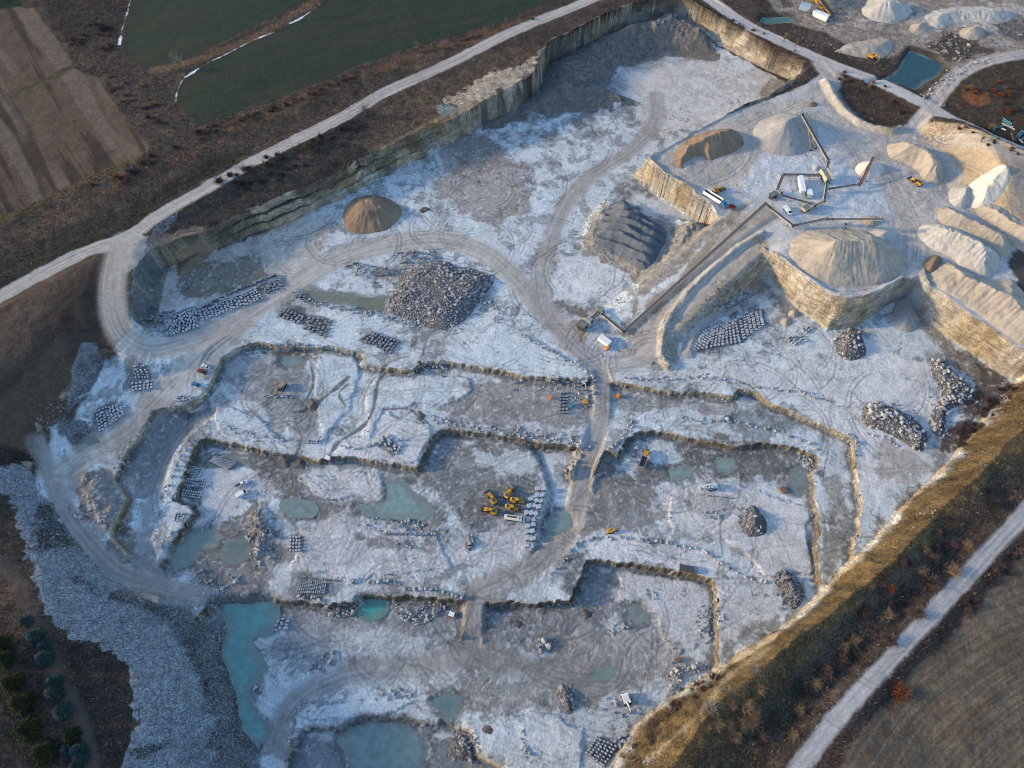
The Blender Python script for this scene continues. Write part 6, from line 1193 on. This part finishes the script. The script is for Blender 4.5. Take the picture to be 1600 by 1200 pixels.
# cut blocks
for q in [(852, 762.5, 33), (865 - 21, 764, 0)]: pass
L_ = [(1035, 380), (1105, 380), (1025, 465), (1090, 465), (940, 520), (1010, 540), (1072, 545), (918, 612), (978, 605), (1045, 622), (882, 700), (945, 705), (1005, 712), (905, 790), (970, 800), (975, 860), (898, 880), (955, 945), (888, 950), (885, 1040), (935, 1040), (970, 1050), (890, 1140), (945, 1150)]
for (a, b) in L_:
    x, y, _ = hit(720 + a / 8.57, 720 + b / 8.57); put('stone_block', x, y, (rb.uniform(1.9, 2.5), rb.uniform(1.7, 2.2), rb.uniform(1.1, 1.5)), 'big pale cut block in the column right of the yellow loaders', 'big cut blocks right of the loaders', rb.gauss(.2, .15))
FS = [([(910, 1176), (930, 1150), (966, 1163), (942, 1200)], 6, 7, None, 'cut block in the tight grid near the bottom edge by the grass bank', 1, False, .05), ([(955, 1160), (975, 1142), (987, 1150), (968, 1170)], 3, 3, None, 'cut block right of the tight bottom grid', 1, False, .3),
      ([(1078, 548), (1098, 518), (1188, 484), (1196, 506), (1158, 540), (1122, 560)][0:1] + [(1097, 517), (1190, 484), (1194, 508)], 1, 1, None, 'x', 0, False, 0)]
def field_rows(quad, nr, nc, label, group, dark=False, keep=1.0, flat=1.0, jit=.12): field(quad, nr, nc, None, label, group, keep, jit, dark, None, flat)
field_rows([(912, 1176), (930, 1151), (966, 1164), (944, 1200)], 6, 7, 'cut block in the tight grid near the bottom edge by the grass bank', 'tight grid of blocks at the bottom', jit=.1)
field_rows([(957, 1160), (975, 1143), (987, 1151), (970, 1170)], 3, 3, 'cut block just right of the tight bottom grid', 'blocks right of the bottom grid', jit=.3)
field_rows([(1080, 549), (1097, 518), (1150, 498), (1158, 535)], 12, 8, 'striped cut block in the big field under the scree bank, left part', 'big block field under the scree bank, left part')
field_rows([(1122, 556), (1097, 518), (1190, 484), (1194, 508)], 1, 1, 'x', 'x', keep=0)
field_rows([(1152, 497), (1190, 484), (1195, 507), (1160, 533)], 8, 6, 'striped cut block in the right part of the big field under the scree bank', 'big block field under the scree bank, right part')
field_rows([(258, 528), (277, 493), (307, 483), (313, 513)], 9, 9, 'pale cut block in the dense stack west of the long block rows', 'dense block stack in the west yard', flat=1.6, jit=.3)
field_rows([(310, 487), (400, 449), (413, 468), (315, 502)], 6, 18, 'grey cut block in the long rows on the north side of the yard road', 'long block rows by the yard road', jit=.25)
field_rows([(408, 450), (440, 434), (446, 445), (418, 460)], 4, 6, 'dark cut block in the bundle at the end of the long rows', 'end bundle of the long block rows', dark=True, jit=.3)
row([(318, 480), (345, 465), (375, 452), (405, 440), (430, 430)], 26, 1.5, 'dark block in the single line behind the long rows', 'single line behind the long block rows', kind='stone_block', dark=True, jit=.5)
field_rows([(433, 494), (447, 480), (476, 496), (468, 508)], 6, 4, 'dark cut block in the left bundle south of the yard road', 'left dark bundle south of the yard road', dark=True, jit=.2)
field_rows([(472, 514), (482, 494), (520, 502), (510, 530)], 6, 6, 'dark cut block in the right bundle south of the yard road', 'right dark bundle south of the yard road', dark=True, jit=.35)
field_rows([(458, 464), (464, 456), (480, 464), (476, 473)], 3, 4, 'dark cut block beside the west tip of the olive pond', 'blocks by the olive pond', dark=True)
field_rows([(562, 530), (580, 517), (625, 534), (612, 554)], 9, 5, 'dark cut block in the neat grid below the olive pond', 'neat dark grid below the olive pond', dark=True, jit=.15)
field_rows([(148, 643), (190, 628), (195, 648), (155, 678)], 7, 8, 'cut block in the fan of rows in the west yard', 'fan of block rows in the west yard', jit=.2)
field_rows([(207, 572), (226, 571), (236, 592), (211, 592)], 5, 5, 'cut block in the upper square near the road bend', 'upper block square near the road bend', jit=.2)
field_rows([(205, 598), (241, 594), (240, 608), (206, 614)], 3, 6, 'pale slab block in the lower square near the road bend', 'lower block square near the road bend', jit=.1)
field_rows([(143, 570), (153, 566), (151, 583), (140, 586)], 4, 3, 'cut block in the small bundle beside the gravel bank', 'small bundle by the gravel bank')
field_rows([(117, 622), (142, 612), (143, 618), (118, 628)], 1, 6, 'cut block in the short line above the block fan', 'short line above the block fan')
field_rows([(275, 617), (302, 620), (300, 629), (273, 628)], 3, 5, 'pale slab in the group below the blue car', 'slabs below the blue car', jit=.2)
field_rows([(292, 746), (323, 751), (320, 763), (286, 758)], 3, 9, 'pale cut block in the upper rows left of the white pickup', 'upper block rows left of the pickup', jit=.05)
field_rows([(287, 765), (318, 769), (313, 780), (283, 776)], 3, 8, 'pale cut block in the lower rows left of the white van', 'lower block rows left of the van', jit=.05)
field_rows([(336, 713), (372, 724), (357, 735), (328, 722)], 6, 9, 'grey cut stone in the slanted stack by the western pool', 'slanted stack by the western pool', jit=.05, flat=1.3)
field_rows([(298, 728), (316, 731), (310, 743), (293, 740)], 5, 5, 'grey cut stone in the square stack under the west wall', 'square stack under the west wall', jit=.05, flat=1.3)
field_rows([(275, 801), (292, 801), (287, 818), (271, 814)], 4, 4, 'cut block in the small square on the west rib', 'small block square on the west rib', jit=.1)
field_rows([(452, 837), (471, 837), (470, 863), (452, 863)], 5, 4, 'round shouldered block in the five row grid on the middle terrace', 'five row grid on the middle terrace', jit=.04)
field_rows([(468, 906), (511, 911), (508, 928), (462, 928)], 9, 14, 'small pale stone in the flat paved stack above the lower pit', 'flat paved stack above the lower pit', jit=.05, flat=1.0)
field_rows([(475, 900), (530, 906), (530, 909), (475, 904)], 1, 10, 'dark cut block in the line above the paved stack', 'line above the paved stack', dark=True)
field_rows([(588, 690), (605, 680), (632, 692), (622, 714)], 5, 5, 'loose cut block in the group at the terrace point', 'loose cut blocks at the terrace point', jit=.7)
field_rows([(480, 687), (502, 687), (502, 694), (480, 694)], 2, 5, 'cut block in the small double row on the western ledge', 'small double row on the western ledge')
field_rows([(410, 617), (455, 618), (458, 623), (412, 621)], 2, 9, 'cut block in the line below the dark excavator', 'line below the dark excavator', jit=.2)
field_rows([(874, 612), (888, 612), (888, 648), (872, 648)], 7, 3, 'dark slab in the ladder of rows left of the haul road', 'ladder of dark slabs left of the haul road', dark=True, jit=.1)
field_rows([(590, 830), (690, 834), (690, 839), (590, 836)], 1, 24, 'dark block in the straight line across the middle terrace', 'straight line across the middle terrace', dark=True, keep=.7)
field_rows([(1090, 771), (1150, 777), (1150, 780), (1090, 774)], 1, 14, 'small block in the line below the drilling excavator', 'line below the drilling excavator', keep=.8)
field_rows([(1224, 528), (1245, 522), (1262, 530), (1240, 542)], 5, 6, 'cut block in the ragged group left of the cliff foot heap', 'ragged group left of the cliff foot heap', jit=.5)
field_rows([(1250, 515), (1262, 508), (1270, 514), (1260, 521)], 3, 4, 'cut block in the small group at the golden cliff foot', 'small group at the golden cliff foot', jit=.3)
field_rows([(430, 970), (455, 968), (450, 985), (430, 985)], 3, 4, 'pale cut block beside the long pond', 'blocks beside the long pond', jit=.6)
def emit(kind, variants, mats, cap=300):
    L = sorted([s for s in STONES[kind] if s[5] != 'x'], key=lambda s: -s[8]); meshes = {}
    def vis(s):
        d = 560 - .5 * 0; X_, Y_, Z_ = s[0], s[1], s[2]; yc = -(Y_ * SP + (Z_ - CAM_H) * CP) * -1; dep = Y_ * CP - (Z_ - CAM_H) * SP; return abs(X_ / dep * FPX) < 800 and abs((Y_ * SP + (Z_ - CAM_H) * CP) / dep * FPX) < 600
    L = [s for s in L if vis(s)]; bynm = {}
    for s in L[:cap]:
        vi = rb.randrange(len(variants)); key = (vi, s[7])
        if key not in meshes:
            g = G(); g.add(*variants[vi]); meshes[key] = g.mesh(kind, mats[s[7]])
        o = bpy.data.objects.new(kind, meshes[key]); C.objects.link(o); o.location = s[:3]; o.scale = s[3]; o.rotation_euler = (0, 0, s[4]); tag(o, s[5], 'boulder' if kind == 'boulder' else 'stone block', s[6])
    rest = L[cap:]
    g = G(); dk = []
    for s in rest:
        V, Fq = variants[rb.randrange(len(variants))]; c, sn = math.cos(s[4]), math.sin(s[4]); sx, sy, sz = s[3]; b = len(g.V)
        g.V += [(s[0] + (x * sx * c - y * sy * sn), s[1] + (x * sx * sn + y * sy * c), s[2] + z * sz) for x, y, z in V]; g.F += [tuple(i + b for i in f) for f in Fq]; dk += [int(s[7])] * len(Fq)
    me = g.mesh(kind + 's', mats[False]); me.materials.append(mats[True]); me.polygons.foreach_set('material_index', dk)
    tag(link(bpy.data.objects.new('boulders' if kind == 'boulder' else 'stone_blocks', me)), 'smaller broken boulders heaped over the quarry terraces' if kind == 'boulder' else 'smaller cut stone blocks stacked in rows over the quarry yards', 'boulders' if kind == 'boulder' else 'stone blocks', kind='stuff')
    print(kind, len(L))
emit('boulder', BV, {False: MB_pale, True: MB_dark}); emit('stone_block', KV, {False: MB_blk, True: MB_dblk})
# fine broken stone: one spread of small rocks over slopes and floors
def scatter_stones(masks, name, label, mat):
    Vs, Fs = [], []; b = 0
    for (xx, yy, ss) in masks:
        for x, y, s in zip(xx, yy, ss):
            V, Fq = SV[rb.randrange(len(SV))]; a = rb.uniform(0, 6.28); c, sn = math.cos(a) * s, math.sin(a) * s; z = float(zat(x, y)) - .1 * s
            Vs += [(x + p * c - q * sn, y + p * sn + q * c, z + r * s) for p, q, r in V]; Fs += [tuple(i + b for i in f) for f in Fq]; b += len(V)
    me = bpy.data.meshes.new(name); me.from_pydata(Vs, [], Fs); me.materials.append(mat); return tag(link(bpy.data.objects.new(name, me)), label, 'rubble', kind='stuff')
rn = np.random.default_rng(77)
def sample_cells(mask, n, smin, smax):
    jj, ii = np.nonzero(mask); k = rn.integers(0, len(jj), n); x = xs[ii[k]] + rn.uniform(-.3, .3, n); y = ys[jj[k]] + rn.uniform(-.3, .3, n); return x, y, smin + (smax - smin) * rn.random(n) ** 2
inview = (np.abs(X) < (CAM_H * SP + Y * CP) * .73) & (Y > 5) & (Y < 495)
foot = (slope > .35) & (slope < 1.2) & (wpit > .05) & (cls != ROAD) & (cls != RUBBLE)
scatter_stones([sample_cells((cls == RUBBLE) & inview, 26000, .3, 1.0), sample_cells(foot & inview, 5000, .5, 1.5), sample_cells((cls == FLOOR) & inpit & inview & (white_w < .5), 5000, .3, .9)], 'rubble', 'loose small stones strewn on the tipped slopes and pit floors', stone_mat('rubble_stone', (.22, .235, .26), .4))

# ------------------------------------------------------------------ winter vegetation
def twig_mat(name, col):
    m, nt, b = newmat(name, .95, .1); g = N(nt, 'ShaderNodeNewGeometry'); a = noise(nt, .8, 3, .6, g.outputs['Position'])
    rgb = N(nt, 'ShaderNodeRGB'); rgb.outputs[0].default_value = (*col, 1); nt.links.new(mulcol(nt, rgb.outputs[0], rangen(nt, a.outputs[0], .3, .7, .6, 1.4)), b.inputs['Base Color']); return m
T_pur = twig_mat('bare_purple_twigs', (.11, .078, .07)); T_tan = twig_mat('dry_tan_twigs', (.20, .145, .09)); T_org = twig_mat('rust_leaves', (.16, .062, .03)); T_bark = twig_mat('bark', (.12, .10, .085)); T_dark = twig_mat('dark_brush_twigs', (.055, .043, .038))
T_spr = twig_mat('blue_spruce_needles', (.035, .062, .06)); T_pine = twig_mat('olive_pine_needles', (.028, .034, .016)); T_pale = twig_mat('pale_bare_twigs', (.26, .22, .18))
rv = random.Random(21)
def blades(n, r, h, w, up=.35):
    g = G()
    for k in range(n):
        a = rv.uniform(0, 6.28); e = rv.uniform(.15, 1.35); L = rv.uniform(.5, 1.0); s = Vector((rv.gauss(0, r * .22), rv.gauss(0, r * .22), rv.uniform(0, h * .3)))
        d = Vector((math.cos(a) * math.cos(e) * r, math.sin(a) * math.cos(e) * r, math.sin(e) * h * .8)) * L
        sd_ = Vector((-math.sin(a), math.cos(a), rv.uniform(-.4, .4))) * w; m = s + d * .55 + Vector((rv.gauss(0, .1), rv.gauss(0, .1), 0))
        g.add([s - sd_ * .5, s + sd_ * .5, s + d], [(0, 1, 2)]); g.add([m - sd_ * .4, m + sd_ * .4, m + d * .45 + Vector((rv.gauss(0, .25 * r), rv.gauss(0, .25 * r), .1 * h))], [(0, 1, 2)])
    return g
def stemg(h): 
    g = G()
    for k in range(4): a = rv.uniform(0, 6.28); g.tube((0, 0, -.2), (math.cos(a) * .3, math.sin(a) * .3, h * .5), .07, .03, 4)
    return g
BUSH = {}
for nm_, mt in (('p', T_pur), ('t', T_tan), ('o', T_org), ('d', T_dark), ('w', T_pale)):
    BUSH[nm_] = [(blades(150, 1.0, 1.0, .075).mesh('crown', mt), stemg(1.0).mesh('stem', T_bark)) for _ in range(3)]
def shrub(u, v, size, kind, label, group, hs=1.0, name='shrub', cat='shrub', xy=None):
    x, y, z = hit(u, v) if xy is None else (*xy, float(zat(*xy)))
    s = size * rv.uniform(.8, 1.2); c, st = rv.choice(BUSH[kind])
    r = empty(name, (x, y, z - .05), rv.uniform(0, 6.28), label, cat, group); r.scale = (s, s, s * hs)
    link(bpy.data.objects.new('crown', c), r); link(bpy.data.objects.new('stem', st), r)
def belt_(pts, n, size, kinds, label, group, jit=3, hs=1.0):
    P = np.array([hit(*p)[:2] for p in pts]); L = np.hypot(*np.diff(P, axis=0).T); c = np.concatenate([[0], np.cumsum(L)])
    for k in range(n):
        f = rv.random() * c[-1]; i = max(0, min(int(np.searchsorted(c, f)) - 1, len(L) - 1)); q = P[i] + (P[i + 1] - P[i]) * (f - c[i]) / L[i]
        shrub(0, 0, size * rv.uniform(.7, 1.3), rv.choice(kinds), label, group, hs, xy=(q[0] + rv.gauss(0, jit * .6), q[1] + rv.gauss(0, jit * .6)))
belt_([(312, 205), (350, 195), (400, 180)], 14, 2.4, 'ppt', 'purple bare shrub in the hedge at the corner of the lower green field', 'hedge at the lower green field corner', 2)
belt_([(400, 185), (470, 155), (530, 128), (600, 105)], 16, 2.0, 'pd', 'dark bare shrub in the hedge along the green field edge', 'hedge along the green field', 2.5)
belt_([(650, 85), (730, 62), (800, 40), (850, 20)], 12, 1.6, 'tt', 'tan dry shrub on the strip between the green field and the far road', 'dry shrubs by the far road', 2)
belt_([(120, 60), (170, 70), (150, 30)], 12, 2.4, 'dp', 'dark shrub in the scrub between the brown and green fields', 'scrub between the fields', 8)
belt_([(150, 110), (200, 140), (250, 180), (290, 215)], 18, 2.0, 'dpt', 'low shrub on the scrub slope east of the brown field', 'scrub east of the brown field', 8)
belt_([(180, 290), (230, 255), (290, 225), (340, 200)], 16, 2.4, 'pd', 'bare shrub in the ditch hedge below the brown field', 'ditch hedge below the brown field', 3)
belt_([(345, 285), (400, 262), (450, 240), (500, 222), (550, 198)], 26, 2.2, 'pdp', 'bare shrub in the thicket below the far road', 'thicket below the far road', 3.5)
belt_([(360, 300), (430, 275), (480, 255)], 12, 1.8, 'd', 'dark shrub on the bank above the north pit wall', 'shrubs above the north pit wall', 3)
belt_([(1305, 118), (1340, 130), (1400, 165)], 16, 1.6, 'pdt', 'shrub on the brown patch enclosed by the plant roads', 'shrubs on the enclosed brown patch', 8)
belt_([(1500, 140), (1540, 150), (1590, 130), (1580, 180)], 14, 2.2, 'do', 'shrub on the dark slope beyond the crossroads', 'shrubs beyond the crossroads', 9)
belt_([(1470, 185), (1530, 215), (1590, 240)], 12, 1.5, 'pd', 'shrub on the strip below the north east road', 'shrubs below the north east road', 2.5)
belt_([(1120, 30), (1180, 58), (1240, 85)], 10, 1.4, 'pt', 'shrub on the strip above the lit pit wall', 'shrubs above the lit pit wall', 2)
belt_([(1575, 600), (1555, 625), (1525, 660), (1495, 690)], 34, 2.0, 'pdp', 'brown bare shrub in the thicket between the rock heap and the grass bank', 'thicket by the bent rock heap', 4)
belt_([(1110, 1060), (1070, 1095), (1030, 1130), (1000, 1170)], 26, 2.0, 'pt', 'bare shrub on the gully between the two lit ledges', 'shrubs between the lit ledges', 3)
belt_([(1540, 760), (1470, 840), (1410, 910), (1345, 980), (1280, 1050), (1210, 1140)], 40, 2.3, 'pdt', 'shrub in the dark hollow beside the south east road', 'shrubs in the dark hollow', 8)
belt_([(1600, 850), (1530, 930), (1460, 1010)], 18, 1.9, 'pd', 'shrub in the hedge between the south east road and the ploughed field', 'hedge by the ploughed field', 2)
belt_([(1140, 1120), (1180, 1100), (1100, 1170)], 10, 2.2, 't', 'pale dry shrub on the lower grass bank', 'dry shrubs on the lower grass bank', 5)
for u, v, s_, k_, lab in [(1404, 1083, 4.2, 'o', 'bright rust orange shrub between the road and the ploughed field'), (1458, 912, 3.6, 'p', 'large reddish bare shrub in the hollow above the south east road'), (1432, 958, 3.2, 'p', 'second reddish bare shrub lower along the south east road'), (1510, 855, 3.2, 't', 'tan feathery shrub near the south east road'), (1488, 893, 3.0, 't', 'tan shrub leaning to the road below the feathery one'), (1390, 921, 2.2, 'o', 'dark orange tipped shrub alone on the shaded slope'), (1165, 1105, 3.2, 't', 'upper round tan shrub on the lower grass bank'), (1172, 1128, 3.4, 't', 'lower round tan shrub on the lower grass bank'), (1138, 1132, 2.8, 't', 'left round tan shrub on the lower grass bank'), (1180, 1048, 2.6, 'w', 'pale shrub at the crest of the grass bank'), (1135, 1078, 2.4, 'w', 'silvery bare shrub on the lower lit ledge'), (1110, 1105, 3.2, 'w', 'largest silvery bare shrub on the lower lit ledge'), (1548, 200, 3.0, 't', 'dry tan shrub beside the stored pipes'), (145, 290, 2.6, 'o', 'rusty shrub under the brown field ditch'), (185, 278, 2.4, 'o', 'small rusty shrub right of the other rusty one'), (1238, 1150, 2.8, 't', 'tan shrub beside the lower end of the road')]:
    shrub(u, v, s_, k_, lab, None)
# bare trees
def bare_tree(u, v, h, label, mat=T_pur, spread=.55, group=None, nb=46, lean=0.0):
    x, y, z = hit(u, v); r = empty('bare_tree', (x, y, z - .1), rv.uniform(0, 6.28), label, 'tree', group)
    t = G(); top = Vector((lean * h, 0, h * .55)); t.tube((0, 0, 0), top * .5, h * .032, h * .024, 7); t.tube(top * .5, top, h * .024, h * .014, 6); cr = G()
    for k in range(nb):
        f = rv.uniform(.25, 1); b = top * f; a = rv.uniform(0, 6.28); L = h * rv.uniform(.3, .62) * (1.15 - f * .35); e = rv.uniform(.5, 1.25)
        d = Vector((math.cos(a) * math.cos(e) * spread * 1.6, math.sin(a) * math.cos(e) * spread * 1.6, math.sin(e))) * L
        t.tube(b, b + d * .6, h * .009, h * .005, 4) if k % 3 == 0 else cr.tube(b, b + d, h * .006, h * .002, 3)
        for q in range(7):
            p = b + d * rv.uniform(.3, 1); dd = (d.normalized() + Vector((rv.gauss(0, .5), rv.gauss(0, .5), rv.gauss(.1, .35)))) * L * rv.uniform(.15, .4); w = Vector((rv.gauss(0, 1), rv.gauss(0, 1), rv.gauss(0, 1))).normalized() * h * .0045
            cr.add([p - w, p + w, p + dd], [(0, 1, 2)])
    t.build('trunk', T_bark, r); cr.build('crown', mat, r)
for a in [(284, 108, 11, 'largest pale bare tree standing at the tip of the upper green field', T_pale, .7), (652, 78, 7, 'round bare tree at the edge of the lower green field, right one', T_tan), (571, 112, 6, 'small bare tree at the edge of the lower green field, left one', T_pur), (516, 135, 5, 'bare tree on the hedge end above the far road', T_pur), (570, 178, 9, 'dark forked bare tree standing on the edge of the far road', T_dark, .7), (382, 272, 8, 'dark bare tree at the road bend in the north west', T_dark, .6), (348, 262, 7, 'bare tree left of the dark road bend tree', T_dark, .7), (770, 45, 5, 'thin young tree on the dry strip, left of three', T_tan, .3), (790, 38, 5, 'thin young tree on the dry strip, middle of three', T_tan, .3), (812, 30, 5, 'thin young tree on the dry strip, right of three', T_tan, .3), (1222, 72, 7, 'feathery bare tree beside the north east road left of the pit corner', T_tan, .4), (1240, 80, 6, 'second feathery bare tree nearer the pit corner', T_tan, .4), (1505, 203, 6, 'reddish bare tree overhanging the north east road near the crossroads', T_tan, .5), (1532, 222, 7, 'reddish bare tree overhanging the north east road farther from the crossroads', T_tan, .5), (130, 305, 7, 'bare tree in the ditch under the brown field', T_pur, .6), (235, 262, 6, 'bare tree at the right end of the brown field ditch', T_pur, .6)]: bare_tree(*a)
for k in range(16):
    f = k / 15; bare_tree(415 + 115 * f + rv.gauss(0, 3), 262 - 52 * f + rv.gauss(0, 3), rv.uniform(4, 6.5), 'slim bare sapling in the row along the lower side of the far road', T_dark, .3, 'saplings along the far road', 22)
# conifers
def conifer(u, v, h, rad, mat, label, group):
    x, y, z = hit(u, v); r = empty('spruce_tree' if mat is T_spr else 'pine_tree', (x, y, z), rv.uniform(0, 6.28), label, 'tree', group)
    t = G().tube((0, 0, -.2), (0, 0, h * .95), h * .03, .03, 7).build('trunk', T_bark, r); g = G(); n = 900
    for k in range(n):
        f = rv.random() ** 1.3; zc = h * (.08 + .9 * f); R_ = rad * (1 - f) ** .8 * (1 + .18 * math.sin(k * 1.7)) + .1; a = rv.uniform(0, 6.28); q = rv.uniform(.35, 1.0); L = rad * .30
        p = Vector((math.cos(a) * R_ * q, math.sin(a) * R_ * q, zc - q * R_ * .25)); d = Vector((math.cos(a + rv.gauss(0, .4)), math.sin(a + rv.gauss(0, .4)), rv.uniform(-.3, .25))) * L; w = Vector((-math.sin(a), math.cos(a), rv.uniform(-.5, .5))) * L * .33
        g.add([p - w, p + w, p + d * .9 + w * .3, p + d], [(0, 1, 2, 3)])
    g.build('crown', mat, r)
for i, (a, b, s_) in enumerate([(125, 515, 1), (175, 585, 1.25), (213, 635, 1), (218, 688, 1.25), (262, 795, 1.15), (262, 852, 1.25), (300, 940, 1.25), (322, 1115, .9), (372, 1118, 1.1), (385, 1152, 1.05), (360, 1195, .9)]):
    conifer(a / 3, 800 + b / 3, 5.2 * s_, 2.5 * s_, T_spr, 'blue green spruce in the row beside the field path', 'spruces beside the field path')
for i, (a, b, s_) in enumerate([(35, 690, 1.2), (60, 805, 1.3), (110, 900, 1.5), (135, 1020, 1.5), (340, 1055, 1.1), (212, 1130, 1.5), (10, 620, 1.2)]):
    conifer(a / 3, 800 + b / 3, 5.5 * s_, 2.7 * s_, T_pine, 'olive pine in the loose row at the left edge', 'pines at the left edge')
# ground cover: dry grass tufts and twigs
def brush(masks, name, label):
    Vs, Cs = [], []
    for m, n, sz, col, hv in masks:
        x, y, s = sample_cells(m & inview, n, sz * .6, sz * 1.6); z = zat(x, y); a = rn.uniform(0, 6.28, n); e = rn.uniform(.25, 1.3, n)
        d = np.stack([np.cos(a) * np.cos(e), np.sin(a) * np.cos(e), np.sin(e) * hv], -1) * s[:, None]; w = np.stack([-np.sin(a), np.cos(a), 0 * a], -1) * (s * .16)[:, None]; p = np.stack([x, y, z - .03], -1)
        Vs.append(np.stack([p - w, p + w, p + d], 1).reshape(-1, 3)); c = np.array(col) * rn.uniform(.5, 1.6, (n, 1)); Cs.append(np.repeat(c, 3, 0))
    V = np.concatenate(Vs); me = fastmesh(name, V, np.arange(len(V)).reshape(-1, 3), 3, False, np.concatenate(Cs).astype(F32))
    m, nt, b = newmat('dry_brush', .95, .1); at = N(nt, 'ShaderNodeAttribute', attribute_name='col'); nt.links.new(at.outputs['Color'], b.inputs['Base Color']); me.materials.append(m)
    tag(link(bpy.data.objects.new(name, me)), label, 'brush', kind='stuff')
out = (cls == GROUND) & ~NOBR; lum = COL.sum(-1)
gold = out & (COL[..., 0] > .10); dark = out & (COL[..., 0] <= .10)
brush([(dark, 60000, 1.0, (.06, .046, .038), .8), (dark, 16000, 1.3, (.11, .083, .06), .8), (gold, 26000, .8, (.16, .105, .048), .8)], 'brush', 'dry winter brush and grass tufts covering the ground round the quarry')
